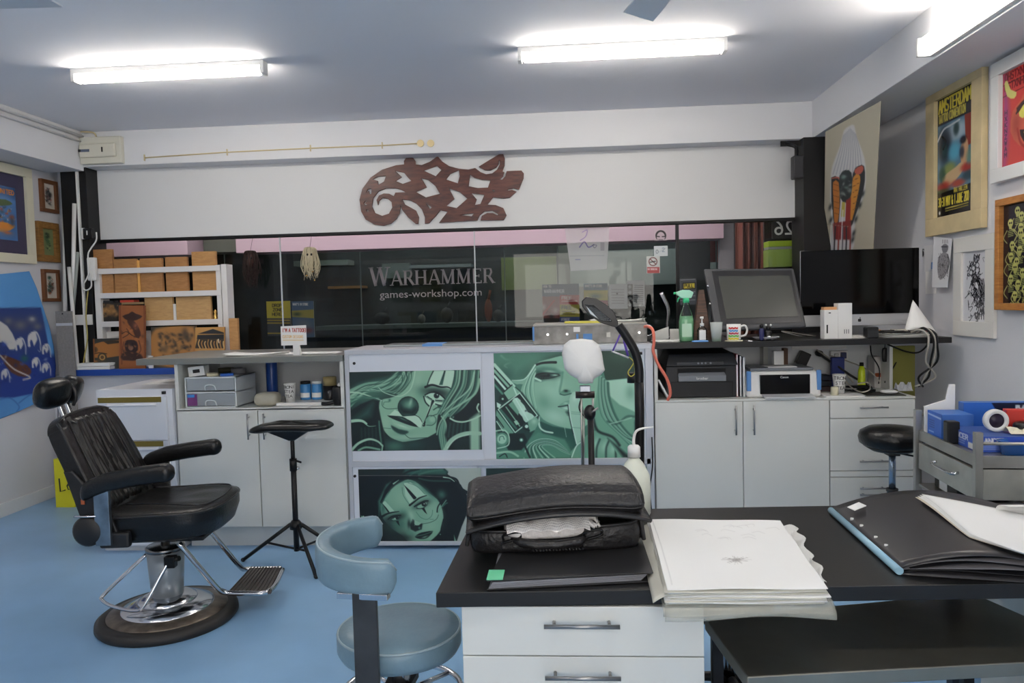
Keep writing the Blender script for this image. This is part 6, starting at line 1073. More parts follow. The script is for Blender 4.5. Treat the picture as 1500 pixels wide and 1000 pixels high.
for L in [OUT]+HOL:
    P = [dogpt(p)-org for p in L]; s_ = cu_.splines.new('POLY'); s_.points.add(len(P)-1); s_.use_cyclic_u = True
    for i, v in enumerate(P): s_.points[i].co = (v.x, v.z, 0, 1)
to = bpy.data.objects.new('tmp', cu_); COL.objects.link(to); dg = bpy.context.evaluated_depsgraph_get(); dg.update(); me = bpy.data.meshes.new_from_object(to.evaluated_get(dg)); bpy.data.objects.remove(to)
me.transform(FRONT); me.materials.clear(); me.materials.append(EB)
for p_ in me.polygons: p_.material_index = 0
o = bpy.data.objects.new('wood_carving', me); COL.objects.link(o); o.location = (org.x, 6.107, org.z); tag(o, 'dark red wood carving of a curled beast mounted on the white board', 'carving')
# conduit and stains on the back beam
t = thing('wire_conduit', 'thin cream wire run with clips along the back beam', 'conduit', (PY(400, 220, 5.94).x, 5.945, PY(400, 220, 5.94).z)); b = MB(); b.tube([PY(212, 231, 5.945), PY(330, 223, 5.945), PY(455, 217, 5.945), PY(560, 213, 5.945), PY(615, 210, 5.945)], .005, 6); world_to(b, t).build('wire', mat('old_cream', (206, 190, 150), .6), t)
for px_, py_ in ((212, 231), (333, 223), (455, 217), (560, 213)): p = PY(px_, py_, 5.947)-Vector(t.location); box('clip', (p.x-.004, -.008, p.z-.025), (p.x+.004, .003, p.z+.025), MATS['old_cream'], t, .001)
for px_ in (616, 631): p = PY(px_, 210, 5.947)-Vector(t.location); MB().cyl((p.x, -.008, p.z), (p.x, .003, p.z), .028, n=20).build('rose', mat('rose_cream', (228, 208, 160), .6), t)
# switchboard
a, b_ = PY(115, 201, 5.9), PY(178, 238, 5.9); t = thing('fuse_box', 'cream fuse box on the back beam above the left black column', 'fuse box', (a.x, 5.95, b_.z)); wq, hq = b_.x-a.x, a.z-b_.z; CRM = mat('fuse_cream', (216, 214, 200), .5)
box('case', (0, -.05, 0), (wq, 0, hq), CRM, t, .006); box('door', (.01, -.075, hq*.22), (wq*.9, -.05, hq*.72), CRM, t, .01); box('switches', (.02, -.078, hq*.42), (.1, -.074, hq*.52), mat('switch_blue', (90, 100, 120), .5), t, 0); box('lever', (wq*.58, -.08, hq*.4), (wq*.61, -.074, hq*.58), BLACKP, t, 0); box('switch_end', (.01, -.08, hq*.42), (.03, -.077, hq*.52), BLACKP, t, 0)
tag(MB().tube([PY(118, 193, 5.9), PY(136, 194, 5.93), PY(141, 200, 5.93)], .006, 8, True, 5).build('conduit', MATS['old_cream']), 'short cream conduit curving into the fuse box', 'conduit')
tag(MB().tube([(-3.855, 3.0, 2.93), (-3.855, 5.93, 2.93)], .012, 8).build('conduit', BEAMM), 'upper white conduit under the ceiling along the left beam', 'conduit'); tag(MB().tube([(-3.857, 3.0, 2.885), (-3.857, 5.93, 2.885)], .009, 8).build('conduit', BEAMM), 'lower white conduit along the left beam', 'conduit')
tag(MB().tube([PY(104, 195, 5.86), PY(110, 206, 5.9), PY(112, 225, 5.93), PY(108, 243, 5.93)], .012, 8, True, 5).build('conduit', mat('conduit_grey', (170, 170, 168), .5)), 'grey flexible conduit bending down beside the fuse box', 'conduit')
# speaker on right column
t = thing('wall_speaker', 'small dark wall speaker on a bracket at the right black column', 'speaker', (XA(1166, 5.85, 250), 5.85, PY(1166, 263, 5.85).z)); box('case', (-.035, -.06, 0), (.04, .02, .17), mat('speaker_dark', (48, 48, 52), .5), t, .008); MB().tube([(0, -.01, .17), (0, .0, .24), (-.05, .03, .27), (-.06, .05, .28)], .014, 8, True, 5).build('bracket', BLACKM, t); box('bracket_plate', (-.1, .04, .26), (.05, .055, .3), BLACKM, t)
# ------------------------------------------------------------------ right wall
RX = XR-.002
# banner hung from the right beam
def p_eagle():
    c = Cv(1200, 130, 1300, 400, 3, (186, 180, 160)); c.at(1195, 140, 4.17)
    c.poly([(235,180),(205,185),(170,215),(150,300),(100,430),(90,520),(90,700),(100,820),(90,960),(220,960),(235,850),(250,720),(300,600),(305,430),(285,340),(250,250)], (204,204,204), 1, .9, 2)
    for k in range(10): c.line([(170+k*8,200+abs(k-5)*8),(150+k*13,330),(105+k*20,480)], 4, (150,154,166), .4, .8)
    c.poly([(95,500),(120,490),(150,520),(150,650),(140,780),(110,780),(95,640)], (40,44,48), .5); c.poly([(105,530),(140,530),(145,660),(135,770),(112,770),(108,640)], (196,120,52), .5, 1, 2); c.poly([(225,480),(260,430),(295,430),(300,520),(280,620),(240,740),(215,800),(210,700)], (44,46,50), .5, 1, 2); c.poly([(228,500),(262,480),(272,520),(250,640),(222,760),(205,740),(205,640)], (206,138,52), .5, 1, 2); c.poly([(240,450),(280,425),(292,450),(270,480),(240,475)], (190,96,80), .5, 1, 2); c.line([(100,505),(135,500),(150,520)], 9, (190,100,84), .4)
    for k in range(6): c.line([(228,520+k*35),(262,500+k*35)], 3, (110,70,40), .3); c.line([(108,540+k*35),(140,550+k*35)], 3, (110,70,40), .3)
    c.poly([(145,490),(180,455),(218,470),(222,560),(205,640),(165,650),(145,590)], (44,52,54), .5, 1, 2); scrib(c, 150, 490, 212, 620, 24, [(120,150,140),(30,34,36),(160,170,166)], 6, 16, 3, .7)
    c.poly([(160,650),(180,650),(175,740),(155,740)], (196,180,80), .5); c.poly([(185,640),(215,620),(210,760),(180,780)], (150,50,44), .5); c.poly([(105,780),(215,760),(215,880),(110,880)], (132,44,42), 1, .95); [c.line([(120+k*22,800),(115+k*24,880),(112+k*24,955)], 9, ((50,48,52),(150,64,54),(110,110,116))[k % 3], .4) for k in range(5)]
    [c.line([(100+s,700),(92+s,830),(88+s,955)], 5, (230,230,228), .4) for s in (0, 66)]; [c.blob(x, y, 9, 22, (44,50,52), .95, 20) for x, y in ((270,670),(245,755),(232,840),(288,600),(225,880),(88,680),(92,760))]; c.line([(45,780),(110,790),(200,800)], 3, (150,140,120), .4); return c
q = [PX(1209, 193, 1.915), PX(1291, 146, 1.915), PX(1281, 372, 2.12), PX(1206, 372, 2.12)]
o = art('wall_banner', p_eagle(), [PX(1209, 193, 1.918), PX(1290, 148, 1.918), PX(1276, 420, 2.1), PX(1206, 420, 2.1)], 110, 170, None, artmat('canvas_banner', .7)); q_ = o.modifiers.new('s', 'SOLIDIFY'); q_.thickness = .003; tag(o, 'long cream canvas banner of a crowned winged figure hanging from the right beam', 'banner')
# wood frame Amsterdam
def fr_on_right(name, label, quad, border, fm, paint, depth=.03, mat_in=None, n=90, **k): return wall_frame(name, label, quad, RX, border, fm, paint, depth, mat_in, n, -1, **k)
def p_ams():
    c = Cv(0, 0, 60, 150, 5, (26, 26, 30)); B = lambda *a: c.blob(*a, 0, 4); c.poly([(0,0),(60,0),(60,18),(0,18)], (24,24,26), .2); c.text('AMSTERDAM', 2, 2.5, 15, (216, 196, 70), 2.4, .295, .3, gap=1.32); c.text('TATTOO CONVENTION', 2, 20, 10, (206, 190, 80), 1.3, .205, .3, gap=1.3)
    c.poly([(0,33),(60,33),(60,120),(0,118)], (96, 130, 150), 1); B(30, 48, 22, 12, (190, 206, 216), .8); B(12, 60, 12, 24, (40,44,52), .9); c.poly([(44,33),(54,33),(54,70),(46,72)], (150,70,60), .6); B(31, 45, 5, 9, (50,70,70), .9); B(12, 66, 5, 10, (50,74,76), .9); c.line([(0,52),(10,40),(22,38),(36,36)], 2.4, (190,200,206)); c.line([(8,48),(14,56),(10,64)], 2, (30,34,40))
    B(28, 72, 10, 12, (96,176,206), .9); c.poly([(38,70),(46,60),(50,72),(48,90),(40,94)], (206,160,120), .7, 1, 2); B(42, 62, 5, 5, (40,36,44), .95); B(40, 76, 4, 8, (40,50,70), .8); B(20, 92, 11, 9, (150,160,90), .9); c.poly([(8,100),(30,92),(40,88),(44,96),(30,108),(14,112)], (206,176,136), .8, 1, 2); B(48, 96, 10, 6, (180,60,50), .9); B(10, 112, 12, 7, (170,56,46), .9); B(34, 112, 12, 5, (190,70,50), .8); B(52, 84, 6, 10, (120,150,130), .8); B(50, 106, 10, 6, (50,70,80), .8); B(8, 96, 6, 10, (60,90,70), .8); B(8, 118, 14, 4, (70,84,50), .8)
    c.poly([(0,120),(60,116),(60,150),(0,150)], (24,24,26), .6); c.text('RAI HALLEN', 28, 117, 5.5, (206,186,76), .9, .3, .3); c.text('30-31 MAY & 1 JUNE 200', 2, 125, 11, (216, 196, 70), 1.4, .175, .3, gap=1.3); [c.line([(14,140),(50,139)], 1.6, (170,156,70)), c.line([(14,143),(50,142)], 1.2, (150,136,60))]; B(4, 144, 1.6, 2.6, (220,220,216), .9); return c
fr_on_right('framed_poster', 'pale wood framed convention poster with yellow lettering', [(1350,129),(1435,88),(1440,334),(1361,345)], .105, mat('pale_frame_wood', (214, 194, 150), .5, var=.06), p_ams, .035, None, 170)
def p_devil():
    c = Cv(0, 0, 90, 110, 4, (196, 60, 54)); c.poly([(0,0),(8,0),(14,60),(8,110),(0,110)], (150, 50, 110), 4, .8); [c.text('OHSTXNHWZ'[i % 5:], 4, 2+i*11, 8, (110, 26, 32), 1.6, .5, .3) for i in range(2)]; c.line([(0,14),(90,12)], .8, (60,20,20)); c.line([(0,27),(60,25)], .8, (60,20,20))
    c.poly([(3,12),(8,10),(14,22),(24,28),(20,34),(8,28)], (206,196,110), .5, 1, 2); c.poly([(30,40),(50,22),(90,20),(90,100),(60,100),(30,90),(14,70),(18,48)], (196,88,66), .8, 1, 2); c.blob(24, 64, 8, 14, (140,50,40), .7); c.poly([(24,46),(44,38),(60,42),(44,50),(30,54)], (70,36,26), .8, 1, 2); c.poly([(28,52),(44,42),(54,48),(48,58),(34,60)], (206,200,90), .5, 1, 2); c.disc(46, 50, 5, (30,26,20)); c.line([(24,52),(40,40),(56,44)], 2.4, (60,24,20)); c.blob(60, 66, 10, 8, (150,60,44), .8)
    c.poly([(30,72),(50,76),(90,70),(90,96),(50,94),(36,86)], (50,20,20), .5, 1, 2); [c.poly([(36+i*8,76),(42+i*8,76),(40+i*8,84)], (222,212,120), .3) for i in range(6)]; [c.poly([(38+i*8,92),(44+i*8,93),(41+i*8,85)], (222,212,120), .3) for i in range(6)]; c.line([(26,70),(34,90),(60,100),(88,100)], 3, (150,46,38), .8); [c.text('HXKNZWAM'[i], 4, 44+i*7, 5, (70, 24, 60), 1.2, .8, .3) for i in range(8)]; return c
fr_on_right('framed_poster', 'white framed red poster of a grinning horned demon at the right edge', [(1450,93),(1556,41),(1562,241),(1451,268)], .07, PWHITE, p_devil, .035, None, 150)
def p_skel():
    c = Cv(0, 0, 90, 110, 4, (30, 28, 34)); r_ = random.Random(12)
    for k in range(16): 
        x, y = r_.uniform(4, 30)+(k % 2)*r_.uniform(0, 14), 8+k*6.2; c.disc(x+8, y, 4.6, (186,186,110), .4); c.poly([(x+5,y+2),(x+11,y+2),(x+10,y+7),(x+6,y+7)], (166,166,96), .4); c.disc(x+6.6, y, 1.2, (30,26,24)); c.disc(x+9.8, y, 1.2, (30,26,24)); [c.line([(x+4,y+9+i*2),(x+13,y+8+i*2)], .9, (150,156,90), .3) for i in range(4)]; c.line([(x+2,y+8),(x-4,y+16),(x+2,y+22)], 1.2, (170,170,104), .3); c.line([(x+13,y+7),(x+20,y+13),(x+16,y+20)], 1.2, (170,170,104), .3)
    c.poly([(50,30),(70,10),(90,10),(90,110),(40,110),(44,60)], (90,150,130), 2, .9, 2); scrib(c, 44, 20, 90, 110, 60, [(180,50,60),(60,110,160),(150,190,160),(196,196,150),(60,80,70)], 2, 7, 4, .75); c.blob(62, 20, 8, 8, (196,50,66), .9); c.blob(80, 100, 12, 10, (190,50,56), .8); return c
fr_on_right('framed_picture', 'orange wood framed picture of yellow skeletons at the right edge', [(1456,293),(1548,273),(1550,453),(1457,456)], .035, wood('orange_wood', (164, 104, 48), (190, 130, 66), (2, 2, 10)), p_skel, .04, None, 150)
def p_ink(seed, w=50, h=100, base=(214, 214, 218)):
    def f():
        c = Cv(0, 0, w, h, 4, base); r_ = random.Random(seed)
        for i in range(150):
            y = r_.uniform(6, h-6); x = r_.gauss(w*.42+y*.12, w*.17); 
            if x < 6 or x > w-3: continue
            c.line([(x, y), (x+r_.uniform(-5, 5), y+r_.uniform(-5, 5)), (x+r_.uniform(-6, 6), y+r_.uniform(2, 9))], r_.uniform(.5, 1.6), (36, 34, 42), .3, .85)
        for i in range(6): c.line([(w*.55+i*3, 40), (w*.72+i*2, 60), (w*.6+i*4.5, 96)], 1.4, (30,30,36), .3)
        for x, y in ((22,24),(30,20),(17,30)): c.disc(x, y, 4, (40,40,46)); c.disc(x, y, 3, base)
        return c
    return f
fr_on_right('framed_picture', 'white mounted ink drawing below the convention poster', [(1393,350),(1455,341),(1456,496),(1399,491)], .085, mat('mount_white', (218, 216, 210), .6), p_ink(5), .02, None, 130)
# loose drawing and pinned papers
def p_fig():
    c = Cv(1360, 345, 1400, 425, 4, (212, 213, 216)); c.at(1345, 335, 5.88); c.poly([(205,150),(235,130),(262,150),(250,200),(215,205)], (110,110,116), .4, 1, 2); c.line([(205,155),(250,155)], 9, (40,40,46)); [c.line([(212+k*14,95),(214+k*14,125)], 4, (80,80,86), .3) for k in range(4)]; c.poly([(180,240),(215,205),(255,215),(268,280),(262,350),(230,410),(190,440),(170,380),(168,300)], (140,138,142), .5, 1, 2); r_ = random.Random(2)
    for i in range(70): x, y = r_.uniform(178, 260), r_.uniform(215, 420); c.line([(x, y), (x+r_.uniform(-10, 10), y+r_.uniform(-14, 14))], 3, (52,50,56), .25)
    c.line([(255,220),(270,290),(250,370)], 7, (60,60,66)); return c
q = [PX(1368, 346, RX-.03), PX(1395, 350, RX-.012), PX(1388, 421, RX-.03), PX(1365, 421, RX-.05)]
o = art('pencil_drawing', p_fig(), q, 70, 130, None, artmat('printed_picture')); q_ = o.modifiers.new('s', 'SOLIDIFY'); q_.thickness = .0015; q_.offset = 1; tag(o, 'loose pencil drawing of a standing figure pinned to the right wall', 'drawing')
def pinned(label, x0_, y0_, x1_, y1_, m=PAPER, X=RX-.001, name='pinned_paper', d=.001):
    a, b_ = PX(x0_, y0_, X), PX(x1_, y1_, X); return tag(box(name, (X-d, b_.y, b_.z), (X, a.y, a.z), m, None, 0), label, 'paper')
pinned('pinned white paper at the left of the pencil drawing, upper sheet', 1354, 360, 1367, 397, mat('paper_cool', (222, 222, 224), .8), RX-.003); pinned('pinned white paper at the left of the pencil drawing, lower sheet', 1356, 396, 1372, 430)
def p_tiny():
    c = Cv(1348, 360, 1360, 380, 4, (40, 40, 44)); c.line([(1352,366),(1356,372),(1352,376)], 1.4, (190,190,190)); c.line([(1357,366),(1354,370)], 1, (190,190,190)); return c
o = art('small_print', p_tiny(), [PX(x, y, RX-.003) for x, y in ((1351,364.5),(1356.5,364),(1356.5,376),(1351,376.5))], 20, 30); q_ = o.modifiers.new('s', 'SOLIDIFY'); q_.thickness = .001; tag(o, 'tiny black and white print on the right wall near the computer', 'print')
pinned('tiny blue tape tab beside the pencil drawing', 1365, 384, 1367.5, 394, MATS['blue_tape'], RX-.006, 'tape_tab', .003)
# ================================================================== BARBER CHAIR
BX, BY = -1.95, 3.47
t = thing('barber_chair', 'black leather barber chair with chrome footrest on a round base', 'chair', (BX, BY, 0), R(6))
RUB = mat('base_rubber', (40, 38, 37), .55); WORN = mat('worn_metal', (112, 102, 92), .42, .7, var=.25, vscale=20)
bs = MB().lathe([(0,.004),(.312,.0),(.322,.012),(.32,.035),(.3,.05),(.275,.05),(0,.05)], 56).build('base', RUB, t)
MB().lathe([(.0,.045),(.275,.045),(.27,.055),(.205,.07),(0,.07)], 56).build('base_plate', WORN, bs); MB().lathe([(0,.06),(.212,.06),(.208,.074),(.14,.1),(0,.1)], 56).build('lower_ring', CHROME, bs); MB().lathe([(0,.09),(.138,.09),(.132,.108),(.1,.126),(0,.126)], 56).build('upper_ring', CHROME, bs)
MB().lathe([(0,.12),(.072,.12),(.086,.345),(0,.345)], 40).build('pump_cylinder', mat('cylinder_grey', (146, 154, 160), .3, .35), t)
MB().lathe([(.078,.34),(.09,.345),(.09,.362),(.082,.368),(0,.368)], 40).build('cylinder_cap', mat('cap_chrome', (130, 130, 130), .25, 1), t); MB().cyl((0,0,.36),(0,0,.5),.02).build('piston', STEEL, t)
MB().tube([(-.075,-.03,.335),(-.17,-.06,.25),(-.26,-.085,.165),(-.265,-.1,.145),(-.2,-.135,.125),(-.08,-.175,.115),(-.035,-.17,.14),(.03,-.115,.27),(.055,-.095,.315)], .0085, 10, True, 5).build('pump_lever', CHROME, t)
MB().cyl((.07,-.09,.32),(.105,-.1,.33),.012).build('lever_knob', BLACKM, t); box('lever_bracket', (.035, -.11, .285), (.085, -.07, .34), BLACKM, t, .004)
# seat
Z0, Z1 = .452, .605
def seatfn(u, v):
    a = 2*math.pi*u; ca, sa = math.cos(a), math.sin(a); e = 2/3.2 if ca > 0 else 2/7
    X = math.copysign(abs(ca)**e, ca); Y = math.copysign(abs(sa)**e, sa); k = v*math.pi
    if v < .5: r = min(1, (v/.12)**.5) if v < .12 else 1; z = Z0+.0+(Z1-Z0-.03)*max(0, (v-.1))/.4; r *= (.86+.14*min(1, v/.35))
    else: q = (v-.5)/.5; r = math.cos(q*math.pi/2)**.45 if q < 1 else 0; z = Z1-.03+.03*math.sin(q*math.pi/2)**.8
    x = .065+.265*X*r; y = .275*Y*r
    if v > .5: z += .004*math.sin(y*38)*(1-abs(X*r))-.012*math.exp(-((x-.0)**2+y*y)/.02)
    return (x, y, z+.02*(x-.05))
MB().grid(seatfn, 64, 30, True, True).build('seat', LEATHER, t)
PIPE = mat('leather_piping', (34, 34, 36), .3)
MB().tube([seatfn(i/40, .53) for i in range(40)], .0055, 8, True, 0, True).build('seat_piping', PIPE, t)
MB().tube([(-.1,-.16,.612),(.05,-.17,.612),(.2,-.2,.61),(.27,-.17,.605),(.295,0,.603),(.27,.17,.605),(.2,.2,.61),(.05,.17,.612),(-.1,.16,.612)], .004, 6, True, 5).build('seat_seam', PIPE, t)
box('seat_pan', (-.14, -.2, Z0-.012), (.26, .2, Z0+.01), BLACKM, t, .006)
# backrest
def backP(u, v, off):      # u across -1..1, v up 0..1
    w = .27-.035*v**3; x = -.17-.19*v-.02*v*v; z = .56+.475*v-.02*(abs(u)**4)*(v > .9)
    n_ = Vector((.92, 0, .39)); c = Vector((x, u*w, z-.012*u*u*v)); return c+n_*off
def back(u, v):
    a = 2*math.pi*u; ca, sa = math.cos(a), math.sin(a); e = 2/7; U = math.copysign(abs(ca)**e, ca); V = math.copysign(abs(sa)**e, sa)
    q = (v-.5)*2; r = 1 if abs(q) < .45 else max(0, 1-((abs(q)-.45)/.55))**.6 if abs(q) < 1 else 0
    off = .038*(1 if q > 0 else -1)*min(1, abs(q)/.45)**1
    uu, vv = U*r, .5+.5*V*r
    if q > .4: off += .009*math.cos(uu*23)*(1-abs(uu)**6)-.02*(1-uu*uu)*.6
    return backP(uu, vv, off)
MB().grid(back, 72, 40, True, True).build('backrest', LEATHER, t)
def ribs(u, v):
    uu = -.7+1.4*u; e = min(1, min(u, 1-u)*16, min(v, 1-v)*14)**.5; return backP(uu, .05+.9*v, .012+e*(.026+.008*abs(math.sin(uu*19+.5*math.sin(v*5)))+.003*math.sin(uu*61+v*6))-.014*(1-uu*uu)*math.sin(math.pi*v))
MB().grid(ribs, 110, 40).build('ribbed_panel', LEATHER, t, solid=.004)
for s in (-1, 1): MB().tube([backP(s*.99, .02+.96*i/10, .03) for i in range(11)], .006, 8).build('back_piping', PIPE, t); MB().tube([backP(s*.7, .06+.88*i/10, .032) for i in range(11)], .004, 6).build('back_seam', PIPE, t)
MB().tube([backP(-.95+1.9*i/12, .985, .03) for i in range(13)], .006, 8).build('back_piping', PIPE, t)
MB().prism([(-.19,-.262,.48),(-.08,-.262,.5),(-.12,-.262,.62),(-.27,-.262,.8),(-.31,-.262,.8),(-.25,-.262,.6)], (0,-1,0), .02).build('side_casing', mat('casing_black', (26, 26, 28), .45), t, .006)
MB().prism([(-.14,.262,.52),(-.05,.262,.53),(-.09,.262,.62),(-.2,.262,.72),(-.24,.262,.7),(-.2,.262,.6)], (0,1,0), .02).build('side_casing', MATS['casing_black'], t, .006)
k = MB().lathe([(0,0),(.058,0),(.068,.012),(.068,.05),(.055,.062),(0,.062)], 28); k.v = [(x-.2, -.26-z, y+.535) for x, y, z in k.v]; k.build('recline_knuckle', MATS['casing_black'], t)
b = MB(); b.box((-.16,-.3,.45),(-.03,-.26,.52)); b.build('mechanism', MATS['casing_black'], t, .01); MB().tube([(-.26,-.3,.6),(-.2,-.325,.605),(-.13,-.3,.6)], .005, 8, True, 4).build('release_rod', CHROME, t)
box('orange_tag', (-.236, -.286, .65), (-.22, -.282, .69), mat('tag_orange', (170, 84, 44), .6), t, 0)
# headrest
for s in (-1, 1):
    b = MB(); b.m = Matrix.Translation((-.45, s*.078, 1.13)) @ Matrix.Rotation(R(20), 4, 'Y') @ Matrix.Rotation(R(s*18), 4, 'Z') @ Matrix.Rotation(R(s*-14), 4, 'X'); b.cushion(0, 0, -.068, .068, .05, .088, 2.6, .55, 32, 14); b.build('headrest_pad', LEATHER, t)
MB().tube([(-.45,-.01,1.19),(-.4,0,1.15),(-.385,0,1.1),(-.4,0,1.06)], .008, 8, True, 4).build('headrest_seam', PIPE, t)
for s in (-1, 1): MB().hexa([(-.42,s*.03-.012,.96),(-.405,s*.03-.012,.96),(-.405,s*.03+.012,.96),(-.42,s*.03+.012,.96)], [(-.47,s*.03-.012,1.12),(-.455,s*.03-.012,1.12),(-.455,s*.03+.012,1.12),(-.47,s*.03+.012,1.12)]).build('headrest_bar', CHROME, t, .002)
# arms
def arm(y):
    c = [(-.225,.712),(-.18,.737),(-.1,.765),(.02,.783),(.13,.795),(.185,.795)]
    return MB().grid(lambda u, v: (lambda f, i, tt: (c[i][0]*(1-tt)+c[i+1][0]*tt, y+.036*math.copysign(abs(math.cos(2*math.pi*v))**.7, math.cos(2*math.pi*v))*(1-(1-min(1, .02+min(u, 1-u)*7))**2)**.5, c[i][1]*(1-tt)+c[i+1][1]*tt-.012+.042*math.copysign(abs(math.sin(2*math.pi*v))**.7, math.sin(2*math.pi*v))*(1-(1-min(1, .02+min(u, 1-u)*7))**2)**.5))(u*5, min(4, int(u*5)), u*5-min(4, int(u*5))), 44, 21)
arm(-.3).build('armrest', LEATHER, t); arm(.3).build('armrest', LEATHER, t)
box('arm_bar', (-.165, -.318, .47), (-.1, -.296, .74), mat('scuffed_chrome', (128, 140, 150), .28, .9, var=.2, vscale=12), t, .002); box('arm_bar', (-.155, .29, .5), (-.09, .312, .74), mat('arm_black', (36, 38, 36), .4), t, .002)
# footrest
FM2 = MATS['chrome']; A_ = [PZ(334, 868, .115), PZ(397, 868, .115), PZ(414, 833, .115), PZ(367, 832, .115)]
world_to(MB().tube([PY(262, 795, 3.36), PY(290, 828, 3.4), PY(318, 861, 3.46), PY(332, 868, 3.5), PZ(365, 869, .115), PZ(388, 868, .115), PZ(402, 858, .115), PZ(414, 834, .115)], .0125, 10, True, 5), t).build('footrest_tube', CHROME, t)
world_to(MB().tube([PY(298, 764, 3.62), PY(325, 798, 3.68), PY(352, 830, 3.78), PZ(364, 833, .115), PZ(412, 832, .115)], .0125, 10, True, 5), t).build('footrest_tube', CHROME, t)
up = Vector((0, 0, .008)); b = MB(); b.hexa([A_[0]-up, A_[1]-up, A_[2]-up, A_[3]-up], [A_[0]+up, A_[1]+up, A_[2]+up, A_[3]+up]); world_to(b, t).build('foot_plate', mat('foot_plate_brown', (84, 78, 74), .45, .5), t, .004)
b = MB()
for i in range(11):
    f = (i+.5)/11; p, q = A_[0].lerp(A_[1], f), A_[3].lerp(A_[2], f); b.tube([p+up*1.2, q+up*1.2], .003, 6)
world_to(b, t).build('tread_ribs', mat('tread_dark', (50, 46, 44), .5), t)
# ------------------------------------------------------------------ tripod arm rest
TX, TY = PY(430, 690, 4.2).x, 4.2
t = thing('tripod_armrest', 'black padded arm rest on a tripod stand in front of the cabinet', 'arm rest', (TX, TY, 0)); TB = mat('tripod_black', (20, 20, 22), .4, .3)
zt2 = PY(425, 621, TY).z; b = MB()
def pad(u, v):
    a = 2*math.pi*u; ca, sa = math.cos(a), math.sin(a); X = math.copysign(abs(ca)**.45, ca); Y = math.copysign(abs(sa)**.45, sa); q = (v-.5)*math.pi; r = max(0, math.cos(q))**.28; return (-.0+.235*X*r, .1*Y*r, zt2-.012+(.026 if q > 0 else .02)*math.sin(q)-.016*(X*r)**2*(1 if X < 0 else .3)+.003*math.sin(X*9))
b.grid(pad, 48, 16, True, True); b.build('pad', LEATHER, t)
MB().hexa([(-.015,-.015,zt2-.095),(.015,-.015,zt2-.095),(.015,.015,zt2-.095),(-.015,.015,zt2-.095)], [(-.14,-.06,zt2-.03),(.12,-.06,zt2-.03),(.12,.06,zt2-.03),(-.14,.06,zt2-.03)]).build('bracket', TB, t, .003)
MB().cyl((0,0,.55),(0,0,zt2-.05),.012).build('upper_pole', TB, t); MB().cyl((0,0,.09),(0,0,.6),.016).build('pole', TB, t); MB().cyl((0,0,.56),(0,0,.63),.021).build('collar', TB, t)
MB().tube([(.01,0,.62),(.05,-.01,.61)], .006).build('lever', TB, t); MB().cyl((.015,0,.575),(.035,0,.575),.008).build('knob', CHROME, t); MB().lathe([(0,.22),(.034,.22),(.036,.25),(.022,.27),(0,.27)], 16).build('hub', TB, t)
for i, f in enumerate(((-1.39-TX, 3.995-TY), (-1.925-TX, 4.27-TY), (.22, .2))):
    L = MB().tube([(f[0]*.09, f[1]*.09, .245), (f[0], f[1], .012)], .011, 8).build('leg', TB, t); MB().ball((f[0], f[1], .013), (.014, .014, .013)).build('rubber_foot', BLACKP, L); MB().tube([(0, 0, .1), (f[0]*.55, f[1]*.55, .127)], .007, 6).build('brace', TB, L)
# ------------------------------------------------------------------ grey-blue stool in front
SXc = PZ(585, 913, .6); t = thing('vinyl_stool', 'grey blue vinyl stool with curved backrest at the left of the black desk', 'stool', (SXc.x, SXc.y, 0)); sr = .172
MB().lathe([(0,.525),(sr-.03,.525),(sr-.006,.53),(sr+.002,.545),(sr+.002,.58),(sr-.004,.592),(sr-.03,.602),(sr*.5,.606),(0,.607)], 56).build('seat', BLUEVINYL, t)
MB().tube([((sr-.001)*math.cos(i*math.pi/24), (sr-.001)*math.sin(i*math.pi/24), .589) for i in range(48)], .0035, 6, True, 0, True).build('seat_piping', mat('vinyl_piping', (150, 168, 176), .35), t)
ac = Vector((PY(555, 800, 2.0).x-SXc.x-.0, 2.0-SXc.y, 0)); ar = .148
zb = .828
def bband(u, v):
    a = R(-60-200*u); ro = ar+.0; q = 2*math.pi*v; cx, cz = math.cos(q), math.sin(q); e = .5; th = .022; hh = .043+.006*math.sin(math.pi*u); k = min(1, (min(u, 1-u)*26+.15))**.5
    rr = ro+th*math.copysign(abs(cx)**e, cx)*k; return (ac.x+rr*math.cos(a), ac.y+rr*math.sin(a), zb-.022+.034*u+hh*math.copysign(abs(cz)**e, cz)*k)
b = MB(); b.grid(bband, 64, 25); b.build('backrest', BLUEVINYL, t); 
for u_ in (.0, 1.0): pass
b = MB()
for uu in (0, 1):
    c_ = [bband(uu, k/24) for k in range(24)]; b.add(c_, [tuple(range(24)) if uu else tuple(range(24))[::-1]])
b.build('backrest_end', BLUEVINYL, t)
MB().tube([bband(i/40, .16) for i in range(41)], .003, 6).build('back_piping', MATS['vinyl_piping'], t)
pz = PY(527, 865, 1.8); px_ = pz.x-SXc.x; py_ = ac.y-ar*math.sin(R(78))-.012
BAR = mat('stool_bar_dark', (66, 68, 70), .42, .5, var=.2, vscale=9); hw = .031
MB().hexa([(px_-hw,py_-.008,.38),(px_+hw,py_-.008,.38),(px_+hw,py_+.008,.38),(px_-hw,py_+.008,.38)], [(px_-hw,py_-.008,.772),(px_+hw,py_-.008,.772),(px_+hw,py_+.008,.772),(px_-hw,py_+.008,.775)]).build('back_bar', BAR, t, .002)
b = MB(); b.m = Matrix.Translation((px_-.002, py_+.005, .766)) @ Matrix.Rotation(R(-6), 4, 'Z'); b.box((-.07,-.014,-.01),(.065,.014,.006)); b.build('back_bracket', CHROME, t, .002)
MB().hexa([(px_-hw,py_-.008,.372),(px_+hw,py_-.008,.372),(.04,.05,.42),(-.04,.05,.42)], [(px_-hw,py_-.008,.39),(px_+hw,py_-.008,.39),(.04,.05,.44),(-.04,.05,.44)]).build('under_arm', BAR, t)
